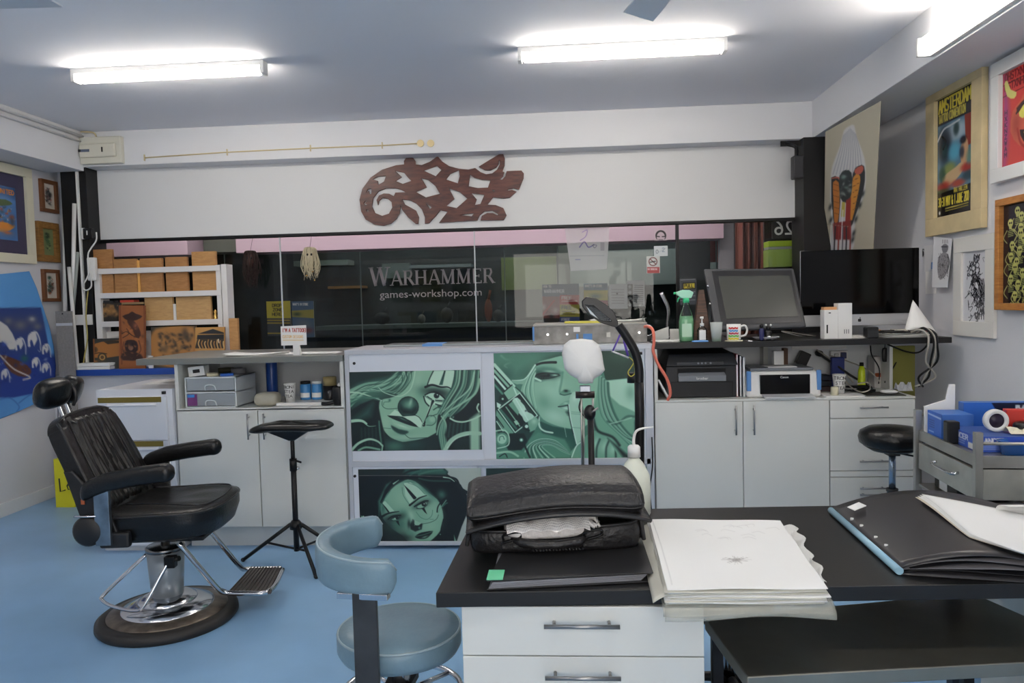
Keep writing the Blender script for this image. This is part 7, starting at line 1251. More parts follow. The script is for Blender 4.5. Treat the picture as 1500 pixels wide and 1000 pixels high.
MB().cyl((0,0,.42),(0,0,.53),.028).build('column', CHROME, t); MB().cyl((0,0,.12),(0,0,.43),.022).build('lower_column', STEEL, t); MB().cyl((0,0,.5),(0,0,.526),.09).build('seat_plate', BLACKM, t)
MB().tube([(.17*math.cos(i*math.pi/12), .17*math.sin(i*math.pi/12), .4) for i in range(24)], .009, 8, True, 2, True).build('foot_ring', CHROME, t)
for i in range(4): a = R(45+90*i); MB().tube([(.02*math.cos(a), .02*math.sin(a), .4), (.17*math.cos(a), .17*math.sin(a), .4)], .007, 8).build('ring_spoke', CHROME, t)
def starbase(t, r, m, h=.1, castor=True, n=5, rot=0):
    for i in range(n):
        a = R(rot+360/n*i); c_, s_ = math.cos(a), math.sin(a); L = MB().tube([(c_*.02, s_*.02, h+.02), (c_*r, s_*r, .062)], [.02, .014], 8).build('leg', m, t)
        b = MB(); b.cyl((c_*r-s_*.014, s_*r+c_*.014, .026), (c_*r+s_*.014, s_*r-c_*.014, .026), .026, n=14); b.cyl((c_*r, s_*r, .03), (c_*r, s_*r, .066), .009); b.build('castor', BLACKP, L)
starbase(t, .16, CHROME, rot=20)
# ------------------------------------------------------------------ black round stool at the right
p = PY(1307, 640, 4.0); t = thing('round_stool', 'black round stool on a chrome column in front of the drawer cabinet', 'stool', (p.x, 4.0, 0)); z_ = p.z
MB().lathe([(0,z_-.05),(.13,z_-.05),(.158,z_-.03),(.164,z_+.0),(.155,z_+.03),(.12,z_+.05),(.05,z_+.06),(0,z_+.062)], 44).build('seat', LEATHER, t); MB().lathe([(0,z_-.075),(.1,z_-.07),(.14,z_-.045),(0,z_-.045)], 30).build('seat_shell', BLACKP, t)
MB().cyl((0,0,z_-.2),(0,0,z_-.07),.014).build('gas_rod', CHROME, t); MB().cyl((0,0,z_-.28),(0,0,z_-.07),.017).build('column_upper', mat('column_blue', (150, 166, 184), .2, .8), t); MB().cyl((0,0,.1),(0,0,z_-.27),.025).build('column', mat('column_blue', (150, 166, 184), .2, .8), t); MB().cyl((0,0,z_-.285),(0,0,z_-.27),.029).build('column_ring', BLACKP, t)
box('seat_boss', (-.03, -.03, z_-.095), (.03, .03, z_-.07), BLACKP, t, .004); MB().tube([(.02,-.02,z_-.08),(.1,-.12,z_-.085)], .005).build('lever', BLACKM, t); starbase(t, .25, BLACKP, rot=10)
# stool glimpsed under the steel table
p = PY(1044, 950, 2.25); t = thing('round_stool', 'second black stool glimpsed between the drawers and the steel table', 'stool', (p.x+.14, 2.7, 0)); MB().lathe([(0,.36),(.14,.36),(.16,.38),(.155,.41),(0,.43)], 36).build('seat', LEATHER, t); MB().cyl((0,0,.1),(0,0,.36),.022).build('column', CHROME, t); starbase(t, .22, BLACKP)
# ================================================================== STEEL TROLLEY (right)
TR_ = R(-4.6); tx, ty = 1.585, 2.98
t = thing('steel_trolley', 'stainless steel trolley with a drawer, loaded with blue cartons', 'trolley', (tx, ty, 0), TR_); TW, TD = .58, .6; ST = STEEL; ST2 = mat('steel_face', (178, 178, 170), .42, .6, var=.15, vscale=5)
for x, y in ((0, 0), (0, TD), (TW, 0), (TW, TD)): box('post', (x-.014, y-.014, .05), (x+.014, y+.014, .955), ST, t, .002); MB().cyl((x, y-.012, .026), (x, y+.012, .026), .026, n=14).build('castor', BLACKP, t)
box('top_tray', (.012, .012, .84), (TW-.012, TD-.012, .852), ST, t, .001)
for a, b_ in (((0,.014,.815),(.012,TD-.014,.862)), ((.014,0,.815),(TW-.014,.012,.862)), ((.014,TD-.012,.815),(TW-.014,TD,.862)), ((TW-.012,.014,.815),(TW,TD-.014,.862))): box('tray_rim', a, b_, ST, t, .001)
MB().tube([(.0, 0, .91), (TW, 0, .91)], .006, 8).build('rail', ST, t); MB().tube([(0, TD, .93), (TW, TD, .93)], .006, 8).build('rail', ST, t); MB().tube([(TW, 0, .92), (TW, TD, .92)], .006, 8).build('rail', ST, t)
d = box('drawer', (-.004, .022, .685), (.01, TD-.02, .805), ST2, t, .002); MB().tube([(-.004,.16,.76),(-.03,.17,.755),(-.03,.36,.755),(-.004,.37,.76)], .006, 8, True, 3).build('handle', CHROME, d)
box('cabinet_front', (.02, .0, .69), (TW-.02, .008, .81), ST2, t, .001); box('drawer_box', (.012, .03, .69), (TW-.02, TD-.03, .80), ST, t, 0); box('lower_shelf', (.0, .0, .6), (TW, TD, .612), ST, t, .001); box('bottom_shelf', (.0, .0, .2), (TW, TD, .212), ST, t, .001)
T_ = mw(t); TZ = .853
def on_tr(o, x, y, z=TZ, rz=0): o.location = T_ @ Vector((x, y, z)); o.rotation_euler = (0, 0, TR_+rz); return o
BLU = mat('carton_blue', (62, 108, 182), .45); BLU2 = mat('carton_blue_deep', (52, 82, 150), .45)
def tr_art(c, w, h, o, y=-.0012, x0=0, side='front', name='print', n=90):
    M = mw(o); f = (lambda x, z: M @ Vector((x0+x, y, z))) if side == 'front' else (lambda x, z: M @ Vector((y, x0-x, z)))
    return art(name, c, [f(0, h), f(w, h), f(w, 0), f(0, 0)], n, int(n*h/w)+2, o, artmat('carton_print', .4), plain=(c.w/c.k-.4, c.h/c.k-.4))
o = on_tr(thing('glove_carton', 'tall blue glove carton at the left back corner of the trolley', 'box'), .022, .39, TZ); box('carton', (0, 0, 0), (.13, .15, .11), BLU, o, .002)
c = Cv(0, 0, 40, 22, 5, (50, 104, 200)); c.line([(2,3),(38,4)], 1.6, (180,200,236)); [c.line([(5,y),(20,y)], .6, (30,60,140)) for y in (8,10,12,14)]; c.line([(4,18),(18,18)], 1, (160,190,236)); tr_art(c, .15, .11, o, -.0012, .15, 'side')
o = on_tr(thing('cling_wrap_carton', 'long blue carton with upside down cling wrap lettering at the back of the trolley', 'box'), .16, .51, TZ); box('carton', (0, 0, 0), (.4, .055, .145), BLU, o, .002)
c = Cv(0, 0, 84, 29, 5, (52, 112, 210)); c.poly([(24,0),(84,0),(84,16),(34,16)], (22,26,54), .4); c.M = lambda p: (122-p[0], 14-p[1]); c.text('CLING WRAP', 26, 3, 8, (226,230,238), 1.9, .55); tr_art(c, .4, .145, o); 
o = on_tr(thing('lettered_carton', 'blue and white lettered glove carton at the front left of the trolley', 'box'), .05, .12, TZ, R(0)); box('carton', (0, 0, 0), (.34, .26, .062), BLU2, o, .002)
c = Cv(0, 0, 60, 13, 6, (58, 92, 190)); c.text('LANCER', 2, 1.6, 3.6, (232,234,242), .9, .55); [c.line([(2,y),(14,y)], .7, (170,186,226)) for y in (7,8.6,10.2)]; c.poly([(17,6.5),(22,6.5),(22,11.5),(17,11.5)], (230,230,230), .2); [c.line([(17.8+i,7),(17.8+i,11)], .4, (30,30,34), .1) for i in range(4)]; c.poly([(40,1),(58,1),(58,12),(40,12)], (210,216,232), .3); c.text('ML', 44, 3, 5, (50,80,180), 1.1, .7); tr_art(c, .34, .062, o); c2 = Cv(0, 0, 32, 13, 6, (58, 92, 190)); c2.text('LANCER', 3, 2, 4, (232,234,242), .9, .6); c2.poly([(22,7),(28,7),(28,12),(22,12)], (226,226,226), .2); [c2.line([(3,y),(18,y)], .7, (170,186,226)) for y in (8,10)]; tr_art(c2, .26, .062, o, -.0012, .26, 'side')
o = on_tr(tag(MB().lathe([(0,0),(.075,0),(.083,.05),(.088,.055),(.08,.055),(.072,.008),(0,.008)], 36, sx=1.35, sy=.68).build('blue_tub', mat('tub_blue', (48, 96, 168), .25)), 'oval blue plastic tub beside the near post of the trolley', 'tub'), .16, -.0, TZ)
o.location = T_ @ Vector((.22, .074, TZ+.001))
t2 = on_tr(thing('tape_roll', 'white and dark roll standing on edge among the cartons', 'tape'), .17, .25, TZ+.109); b = MB().lathe([(.03,0),(.046,0),(.046,.024),(.03,.024),(.03,0)], 30); b.v = [(x, -z, y) for x, y, z in b.v]; b.build('roll', PWHITE, t2); b = MB().lathe([(0,.006),(.03,.006),(.03,.018),(0,.018)], 26); b.v = [(x, -z, y) for x, y, z in b.v]; b.build('core', mat('core_dark', (40, 30, 50), .4), t2)
o = on_tr(thing('red_carton', 'red carton with a white barcode label behind the tub', 'box'), .24, .3, TZ+.063, R(-8)); box('carton', (0, 0, 0), (.17, .05, .08), mat('carton_red', (204, 52, 40), .45), o, .002); box('label', (.11, -.001, .015), (.145, 0, .065), PAPER, o, 0)
o = on_tr(tag(box('pen_holder', (0, 0, 0), (.05, .05, .095), BLACKP, None, .006), 'black holder standing between the blue cartons', 'holder'), -.005+.012, .29, TZ)
o = on_tr(tag(MB().cushion(0, 0, 0, .04, .05, .04, 2.5, .5, 24, 10).build('black_puck', BLACKP), 'round black object between the white roll and the red carton', 'roll'), .29, .24, TZ+.064); MB
t2 = on_tr(thing('crumpled_tissue', 'crumpled cream tissue on the lettered carton', 'tissue'), .26, .19, TZ+.063); b = MB(); r_ = random.Random(4)
P_ = {}
b.grid(lambda u, v: (u*.14-.07, v*.07-.035, .004+.03*abs(math.sin(u*5.3+v*2))*(1-abs(2*v-1))), 9, 6, False); b.build('tissue', mat('cream_tissue', (226, 220, 196), .8), t2, solid=.001)
o = on_tr(thing('plastic_pack', 'cyan and clear plastic pack at the right edge of the photo', 'pack'), .41, .32, TZ+.002); MB().cushion(.06, 0, .06, .165, .11, .07, 3, .5, 30, 12).build('pack', mat('cyan_film', (60, 168, 220), .25), o); MB().cushion(.06, 0, 0, .075, .1, .07, 3, .5, 30, 12).build('clear_part', mat('clear_film', (190, 200, 206), .2), o); MB().prism([(-.02,-.03,.15),(.03,-.03,.155),(.0,-.03,.19)], (0,1,0), .01).build('blue_corner', BLU2, o)
o = on_tr(tag(MB().cushion(0, 0, 0, .02, .12, .09, 4, .4, 30, 8).build('clear_wrap', mat('clear_film', (190, 200, 206), .2)), 'flat clear plastic wrap on the trolley top near the rail', 'wrap'), .44, .12, TZ)
t2 = on_tr(thing('magazine_file', 'white cut away magazine file at the back of the trolley against the wall', 'magazine file'), .03, .56, TZ+.0); MB().prism([(0, 0, 0), (.13, 0, 0), (.13, 0, .22), (.105, 0, .22), (.09, 0, .15), (0, 0, .12)], (0, 1, 0), .012).build('file_side', PAPER, t2, .001); t2.location = T_ @ Vector((.02, .572, TZ))
# things on the lower shelf of the trolley
o = on_tr(thing('black_crate', 'black crate with a white label on the lower trolley shelf', 'crate'), .05, .3, .613); box('crate', (0, 0, 0), (.3, .24, .06), BLACKP, o, .006); box('label', (-.002, .1, .005), (0, .18, .055), PAPER, o, 0)
o = on_tr(tag(MB().cushion(0, 0, 0, .05, .14, .1, 3, .5, 24, 10).build('white_bundle', PAPER), 'white bundle on the lower trolley shelf', 'bundle'), .35, .15, .613)
o = on_tr(tag(MB().cushion(0, 0, 0, .045, .07, .06, 2.5, .5, 24, 10).build('black_bundle', BLACKP), 'black rounded item on the lower trolley shelf near the front', 'item'), .12, .12, .613)
# ================================================================== BLACK DESK
DZ = .78; DX0, DX1, DY0, DY1 = -.331, 1.95, 1.822, 2.55
dk_ = thing('desk', 'large black desk top in the foreground with a dark metal leg', 'desk', (0, 0, 0)); MB().hexa([(DX0,DY0,DZ-.038),(DX1,DY0+.1,DZ-.038),(DX1,DY1+.08,DZ-.038),(DX0+.02,DY1,DZ-.038)], [(DX0,DY0,DZ),(DX1,DY0+.1,DZ),(DX1,DY1+.08,DZ),(DX0+.02,DY1,DZ)]).build('desk_top', DARKTOP, dk_, .002)
def drawers(x, y, w, d, n, label, hs):
    t = thing('drawer_unit', label, 'cabinet', (x, y, 0)); H = DZ-.039; box('body', (0, .02, .05), (w, d, H), CABW, t, .001); box('plinth', (.02, .04, 0), (w-.02, d-.02, .05), MATS['plinth_white'], t)
    z = H-.003
    for i in range(n):
        h = hs[i]; dr = box('drawer', (.002, 0, z-h+.003), (w-.002, .018, z), CABW, t, .0015); barhandle(dr, (w/2-.093, 0, z-.038 if i == 0 else z-.04), (w/2+.093, 0, z-.038 if i == 0 else z-.04), .0055, .03); z -= h
    return t
drawers(-.272, 1.84, .605, .58, 3, 'white drawer unit with bar handle under the left end of the black desk', (.128, .28, .28))
drawers(1.36, 1.95, .6, .58, 3, 'white drawer unit under the right end of the black desk', (.128, .28, .28))
MB().box((1.18, 2.35, 0), (1.21, 2.39, DZ-.038)).build('leg', mat('leg_blueblack', (34, 40, 60), .4), dk_, .002)
# steel table
h = .6; q = [PZ(1095, 991, h), PZ(1640, 962, h), PZ(1425, 868, h), PZ(1032, 904, h)]; cen = sum(q, Vector())/4; t = thing('steel_table', 'low stainless steel table partly under the black desk', 'table', (cen.x, cen.y, 0)); dn = Vector((0, 0, -.035)); DST = mat('dark_steel_top', (150, 146, 134), .3, .85, var=.14, vscale=3)
world_to(MB().hexa([v+dn for v in q], q), t).build('table_top', DST, t, .003)
for i, v in enumerate(q):
    w_ = v.lerp(cen, .07); world_to(MB().box((w_.x-.015, w_.y-.015, 0), (w_.x+.015, w_.y+.015, h-.035)), t).build('leg', BLACKM, t, .002)
# ---- display folder under the bag
t = thing('display_folder', 'black display folder with a green tab under the bag', 'folder', (0, 2.05, DZ)); q = [PZ(713, 850, DZ+.025), PZ(957, 838, DZ+.025), PZ(935, 770, DZ+.02), PZ(730, 790, DZ+.025)]
q[2] = q[1]+Vector((-.0, .28, 0)); q[3] = q[0]+Vector((0.03, .28, 0)); lo = [Vector((v.x, v.y-.004, DZ+.001)) for v in q]
world_to(MB().hexa([v-Vector((0, 0, .003)) for v in q], q), t).build('cover', mat('folder_black', (30, 30, 32), .45), t, .001); world_to(MB().hexa([v for v in lo], [v+Vector((0, 0, .003)) for v in lo]), t).build('cover', MATS['folder_black'], t, .001)
for i in range(6):
    z = DZ+.0045+i*.0028; a, b_ = lo[0].copy(), lo[1].copy(); world_to(MB().add([(a.x+.004+.002*i, a.y+.004, z), (b_.x-.03+.003*i, b_.y+.006, z), (b_.x-.03, b_.y+.25, z), (a.x+.01, a.y+.25, z)], [(0, 1, 2, 3)]), t).build('clear_page', mat('page_grey', (150, 150, 156), .3), t, solid=.0016)
v = q[0]; world_to(MB().box((v.x-.001, v.y+.002, v.z+.0005), (v.x+.04, v.y+.07, v.z+.002)), t).build('green_tab', mat('tab_green', (110, 206, 160), .5), t)
# ---- leather bag
t = thing('leather_bag', 'open black leather satchel with a stitched handle lying on the desk', 'bag', (-.03, 2.06, DZ+.0265), R(5.5)); BL = mat('bag_leather', (30, 29, 31), .36, bump=.35, bscale=70); hw, dp = .235, .27; HB = .066
def wall(u, v):
    a = 2*math.pi*u; ca, sa = math.cos(a), math.sin(a); e = .28; X = math.copysign(abs(ca)**e, ca); Y = math.copysign(abs(sa)**e, sa); k = 1+.03*math.sin(math.pi*v); z = v*HB-.008*math.sin(math.pi*v)*0
    return (hw*X*k, dp/2+dp/2*Y*k, z-.006*(1-X*X)*v+.006*v*X)
b = MB(); b.grid(wall, 72, 8, True, True); b.build('body', BL, t, solid=.006)
MB().tube([wall(i/72, 1) for i in range(72)], .005, 8, True, 0, True).build('rim_piping', PIPE, t); b = MB(); b.add([(x*.98, y, .004) for x, y, z in [wall(i/40, 0) for i in range(40)]], [tuple(range(40))]); b.build('bottom', BL, t, solid=.006); MB().cushion(0, dp/2, .004, .05, hw*.94, dp*.45, 6, .3).build('lining', mat('lining_teal', (14, 28, 32), .8), t)
# folded upper flap
def flap(u, v):
    x = -hw-.012+(2*hw+.02)*u; P = [(.29,.075),(.31,.11),(.285,.15),(.2,.172),(.1,.168),(.035,.155),(.002,.14),(-.012,.115),(-.002,.092),(.03,.085),(.1,.088)]
    f = v*(len(P)-1); i = min(int(f), len(P)-2); k = f-i; y = P[i][0]*(1-k)+P[i+1][0]*k; z = P[i][1]*(1-k)+P[i+1][1]*k
    s = math.sin(math.pi*u); e = min(1, min(u, 1-u)*14+.35)
    zc = .125; z = zc+(z-zc)*(e**.5); z += .010*math.sin(u*5.2-1.2)*(1 if v < .75 else .4)+.012*u+.014*u*math.sin(math.pi*min(1, v*1.2))-.004*s; y += .014*math.sin(u*4)*.5
    return (x, y, z)
b = MB(); b.grid(flap, 56, 44); b.build('flap', BL, t, solid=.005)
MB().tube([flap(.02+.96*i/30, .52) for i in range(31)], .0035, 6).build('flap_seam', PIPE, t); MB().tube([flap(.01+.98*i/30, .74) for i in range(31)], .004, 6).build('flap_piping', PIPE, t); 
for uu in (.03, .97): MB().tube([flap(uu, .2+.5*i/12) for i in range(13)], .0035, 6).build('flap_seam', PIPE, t)
def lip(u, v):
    x = -hw-.014+(2*hw+.038)*u; yy = -.03+.2*v; z = .07+.036*math.sin(math.pi*u)**.8*(1-v*.2)+.018*u-.0+.012*v-.004*(1-v)**2; return (x, yy-.012*math.sin(math.pi*u), z)
b = MB(); b.grid(lip, 48, 10); b.build('inner_flap', BL, t, solid=.008); MB().tube([lip(i/40, 0) for i in range(41)], .006, 8).build('lip_piping', PIPE, t)
# side gussets closing the flap
for s, uu in ((-1, .0), (1, 1.0)): b = MB(); pts_ = [flap(uu, k/20) for k in range(21)]; b.add(pts_, [tuple(range(21))]); b.build('gusset', BL, t, solid=.003)
# handle, rings
MB().tube([(-.125,-.006,.04),(-.1,-.024,.034),(-.06,-.032,.027),(0,-.034,.027),(.06,-.032,.033),(.08,-.024,.042)], [.006,.012,.013,.013,.012,.006], 12, True, 1).build('handle', BL, t)
for i in range(16): pass
b = MB(); [b.tube([(-.07+.009*i,-.04,.018),(-.066+.009*i,-.045,.015)], .0022, 6) for i in range(16)]; b.build('handle_stitching', PIPE, t)
for x0_, s in ((-.135, 1), (.09, -1)):
    MB().tube([(x0_-.012,-.008,.035),(x0_-.012,-.013,.052),(x0_+.03,-.016,.06),(x0_+.032,-.016,.045),(x0_-.01,-.012,.032)], .0035, 6, True, 4, True).build('handle_ring', BLACKM, t); box('handle_tab', (x0_-.02, -.0115, .01), (x0_+.04, -.003, .034), BL, t, .003)
for s in (-1, 1): b = MB(); b.m = Matrix.Translation((s*(hw+.012), .05, .04)) @ Matrix.Rotation(R(s*-8), 4, 'Y'); b.box((-.006,-.022,-.03),(.006,.022,.03)); b.build('side_tab', BL, t, .004)
# plastic wrapped parcel in the bag
t2 = thing('wrapped_parcel', 'clear plastic wrapped dotted parcel inside the open bag', 'parcel', (-.055, 2.06, DZ+.06), R(8)); c = Cv(0, 0, 80, 24, 5, (240, 236, 232)); [c.disc(x*1.6+(y % 2)*.8, y*1.6, .42, (110,104,104), .2) for x in range(50) for y in range(15)]; c.poly([(14,0),(40,0),(38,12),(20,16),(12,12)], (78,76,82), 1, .85); c.poly([(40,0),(72,0),(66,16),(38,14)], (230,222,216), 1, .6); [c.line([(42,y),(70,y-1)], .8, (250,246,240), .5, .8) for y in (3,6,9,12)]
b = MB(); b.cushion(0, .03, 0, .052, .12, .052, 3.5, .45, 40, 14); b.build('parcel', mat('parcel_film', (236, 230, 226), .2, bump=.6, bscale=60), t2)
M2 = mw(t2)
def par(u, v):
    out = []
    for a, b_ in zip(u[:, 0], v[:, 0]):
        x = -.115+.23*a; y = .05-.085*b_; z = .064-.05*max(0, b_-.45)**1.6*1.6+.003*math.sin(a*31+b_*5)+.002*math.sin(a*13-b_*9); out.append(tuple(M2 @ Vector((x, y, z))))
    return np.array(out)
art('printed_wrap', c, par, 110, 34, t2, artmat('film_print', .15), plain=(79.5, 23.5)); b = MB(); r_ = random.Random(2)
for k in range(9): b.tube([(.1, .02+r_.uniform(-.02, .02), .05), (.125+r_.uniform(0, .01), r_.uniform(-.03, .04), .055+r_.uniform(-.02, .01)), (.145, r_.uniform(-.03, .04), .05+r_.uniform(-.02, .015))], [.008, .004], 6)
b.build('gathered_end', MATS['parcel_film'], t2)
# ---- white bottle with bent spout
t = thing('squeeze_bottle', 'white plastic wash bottle with bent spout behind the bag', 'bottle', (PY(930, 740, 2.5).x, 2.5, DZ+.0)); k_ = 2.5/1100
MB().lathe([(0,.0),(.048,0),(.052,.008),(.053,.11),(.05,.135),(.03,.175),(.0175,.19),(.0175,.2),(0,.2)], 36).build('body', mat('milky_plastic', (222, 226, 212), .35), t); MB().lathe([(0,.195),(.0215,.195),(.021,.228),(.016,.234),(0,.234)], 28).build('cap', PWHITE, t); MB().tube([(0,0,.23),(.0,0,.255),(.008,0,.28),(.03,0,.29),(.065,0,.294)], [.0055,.0045,.003], 8, True, 5).build('spout', PWHITE, t)
MB().lathe([(0,.004),(.0485,.004),(.0525,.03),(0,.03)], 30).build('liquid', mat('liquid_pale', (200, 222, 196), .3), t) if False else None
# ---- papers in the middle
t = thing('paper_portfolio', 'thick stack of white tracing papers in clear sleeves overhanging the desk edge', 'paper', (.42, 2.0, DZ)); A4 = [PZ(978, 866, .815), PZ(1213, 864, .815), PZ(1143, 764, .815), PZ(950, 762, .815)]; r_ = random.Random(8)
SLV = mat('sleeve_film', (214, 212, 200), .25, alpha=.9); TR2 = mat('tracing_white', (238, 238, 236), .55)
for i in range(9):
    z = DZ+.0015+i*.0038; j = [Vector((v.x+r_.uniform(-.008, .008), v.y+r_.uniform(-.008, .008), z)) for v in A4]
    def sh(u, v, j=j, z=z, i=i): p = j[0]*(1-u)*(1-v)+j[1]*u*(1-v)+j[2]*u*v+j[3]*(1-u)*v; return (p.x, p.y, z+.0012*math.sin(u*7+i)+.0008*math.sin(v*9+i*2))
    b = MB(); b.grid(sh, 16, 12); world_to(b, t).build('sheet' if i % 2 else 'sleeve', TR2 if i % 2 else SLV, t, solid=.0022)
c = Cv(940, 755, 1225, 875, 4, (240, 240, 238)); c.at(920, 720, 4.41); c.blob(700, 440, 20, 10, (130,126,124), .8)
r_ = random.Random(6)
for k in range(18): a = k*.35; c.line([(700+18*math.cos(a),440+8*math.sin(a)),(700+r_.uniform(50,110)*math.cos(a),440+r_.uniform(18,34)*math.sin(a))], 3.2, (158,154,152), .3, .8, 1)
for k in range(14): x, y = r_.uniform(420, 900), r_.uniform(215, 310); c.line([(x,y),(x+r_.uniform(20,60),y-8),(x+r_.uniform(60,90),y+6)], 2.6, (214,213,212), .4, .8)
c.line([(155,180),(215,350),(285,600)], 4, (196,196,196)); 
topq = [v+Vector((0, 0, DZ+.0385-v.z)) for v in (A4[3], A4[2], A4[1], A4[0])]
def tops(u, v):
    P = np.array(topq[0])*(1-u)*(1-v)+np.array(topq[1])*u*(1-v)+np.array(topq[2])*u*v+np.array(topq[3])*(1-u)*v; P[:, 2] += (.0012*np.sin(u*9+v*4)+.0015*np.sin(v*13+u*3))[:, 0]; return P
o = art('top_sheet', c, tops, 190, 120, t, artmat('tracing_top', .6)); q_ = o.modifiers.new('s', 'SOLIDIFY'); q_.thickness = .0012
b = MB(); L0, L1 = A4[0], A4[3]; dx = Vector((-.032, 0, 0))
def spine(u, v): p = L0.lerp(L1, u); return (p.x-.034+.04*v, p.y+(.004 if u < .5 else 0), DZ+.006+.03*v-.01*v*v+.002*math.sin(u*22))
b.grid(spine, 30, 6); world_to(b, t).build('sleeve_spine', SLV, t, solid=.002)
# drooping clear sleeves below the front edge
FLM = mat('yellowed_film', (196, 196, 184), .22, alpha=.36)
a, b_ = A4[0]-Vector((.012, 0, 0)), A4[1]+Vector((.012, 0, 0))
for k in range(2):
    def drp(u, v, k=k): p = a.lerp(b_, u); return (p.x+.004*k, p.y+.06-.068*min(1, v*1.3)-.002*k, DZ+.004-(.026+.006*k+.006*math.sin(u*6+k))*max(0, v-.5)*2)
    b = MB(); b.grid(drp, 24, 10); world_to(b, t).build('drooping_sleeve', FLM, t, solid=.0008)
q = [PZ(1110, 872, .782), PZ(1177, 889, .765), PZ(1178, 872, .782), PZ(1130, 868, .783)]; b = MB(); b.add(q, [(0, 1, 2, 3)]); world_to(b, t).build('loose_corner', PAPER, t, solid=.001)
def crump(u, v): p = PZ(1148, 776, DZ).lerp(PZ(1215, 862, DZ), v); w_ = .062*(1-.6*v); return (p.x-.03+w_*u+.008*math.sin(v*25)*u, p.y+.004*math.sin(u*9), DZ+.005+.012*abs(math.sin(v*6+u*3))*u+.006*u)
t2 = thing('crumpled_film', 'crumpled clear plastic sheet sticking out right of the white papers', 'plastic sheet', tuple(PZ(1185, 820, DZ))); b = MB(); b.grid(crump, 10, 26, False); world_to(b, t2).build('film', mat('film_white', (226, 226, 222), .3), t2, solid=.0012)
# ---- big black folder at the right
t = thing('art_folder', 'large black plastic folder with pale blue spine on the right of the desk', 'folder', (1.1, 2.2, DZ)); F0, F1, F2, F3 = PZ(1320, 836, DZ+.012), PZ(1640, 856, DZ+.012), PZ(1500, 742, DZ+.012), PZ(1219, 747, DZ+.012)
def cov(u, v, zf, k=0): p = F0*(1-u)*(1-v)+F1*u*(1-v)+F2*u*v+F3*(1-u)*v; return (p.x, p.y+.01*k, DZ+zf(u, v))
FB_ = mat('folder_gloss', (44, 43, 46), .36); hump = lambda u, v: .02+.052*math.sin(min(1, u*1.15)*math.pi)**.9*(.85+.15*v)
b = MB(); b.grid(lambda u, v: cov(u, v, hump), 36, 16); world_to(b, t).build('cover', FB_, t, solid=.003)
b = MB(); b.grid(lambda u, v: cov(u, v, lambda a, c_: .003), 20, 8); world_to(b, t).build('cover', FB_, t, solid=.003)
for i in range(5): b = MB(); b.grid(lambda u, v: cov(.02+.96*u, .02+.94*v, lambda a, c_: .006+(.012+.0075*i)*math.sin(min(1, a*1.1)*math.pi)**.8+.002*i+.0025*math.sin(a*9+i*2)), 30, 8); world_to(b, t).build('inner_page', (mat('page_black', (20, 20, 24), .3), mat('page_film', (120, 118, 122), .25))[i % 2], t, solid=.0014)
world_to(MB().tube([F3+Vector((-.004, 0, .0)), F0+Vector((-.004, 0, .0))], .0105, 12), t).build('spine', mat('spine_blue', (150, 190, 210), .25), t)
for px_, py_ in ((1248, 760), (1262, 770), (1283, 787), (1298, 799)): p = PZ(px_, py_, DZ+.028); world_to(MB().cyl(p-Vector((0, 0, .006)), p+Vector((0, 0, .0035)), .005, n=12), t).build('rivet', PWHITE, t)
q = [PZ(1241, 743, DZ+.05), PZ(1252, 748, DZ+.05), PZ(1269, 741, DZ+.06), PZ(1258, 736, DZ+.06)]; world_to(MB().hexa([v+Vector((0, 0, .0)) for v in q], [v+Vector((0, 0, .002)) for v in q]), t).build('label', PAPER, t)
t2 = thing('paper_stack', 'white papers fanned on top of the big black folder', 'paper', (1.3, 2.2, DZ+.08)); 
for i in range(4):
    P0, P1, P2, P3 = PZ(1341+i*3, 728-i*.5, .86), PZ(1420+i, 783, .858), PZ(1560, 830+i*2, .862), PZ(1560, 770, .868)
    b = MB(); b.grid(lambda u, v: tuple((P0*(1-u)*(1-v)+P1*u*(1-v)+P2*u*v+P3*(1-u)*v)+Vector((0, 0, .0022*i+.003*math.sin(u*5+v*3)-.004*u))), 20, 10); world_to(b, t2).build('sheet', PAPER if i else mat('cream_paper', (222, 214, 194), .7), t2, solid=.0014)
t2 = thing('paper_roll', 'curled white sheet on the desk behind the folder at the right edge', 'paper', tuple(PZ(1498, 770, DZ+.06))); b = MB(); b.grid(lambda u, v: (-.05+.25*u, .06*math.sin(v*2.4)-.02, .02*math.cos(v*2.6)+.04), 10, 10); b.build('sheet', PAPER, t2, solid=.001)
# ---- magnifier lamp and black lamp standing behind the desk
t = thing('magnifier_lamp', 'white headed magnifier lamp on chrome and black arms behind the bag', 'lamp', (PY(862, 640, 2.78).x, 2.78, 0)); Y_ = 2.78
def L_(px, py, y=Y_): return PY(px, py, y)-Vector(t.location)
b = MB(); out = [(823,518),(826,505),(835,498),(852,496),(868,498),(878,505),(882,518),(884,532),(886,542),(880,549),(870,555),(868,561),(858,562),(848,561),(846,555),(835,549),(827,540)]
P = [L_(x, y) for x, y in out]; cc = L_(855, 530); rings = []
def hd(u, v):
    f = u*len(P); i = int(f) % len(P); k = f-int(f); p = P[i].lerp(P[(i+1) % len(P)], k); s_ = [1.0, 1.0, .97, .85, .55, .0][v] ; y = [.02, 0, -.018, -.032, -.042, -.045][v]; q_ = cc.lerp(p, s_); return (q_.x, y, q_.z)
vs = [hd(i/68, j) for i in range(68) for j in range(6)]; fs = [(i*6+j, ((i+1) % 68)*6+j, ((i+1) % 68)*6+j+1, i*6+j+1) for i in range(68) for j in range(5)]; b.add(vs, fs, True); b.add([vs[i*6] for i in range(68)], [tuple(range(68))]); b.build('lamp_head', mat('lamp_white', (226, 226, 224), .3), t)
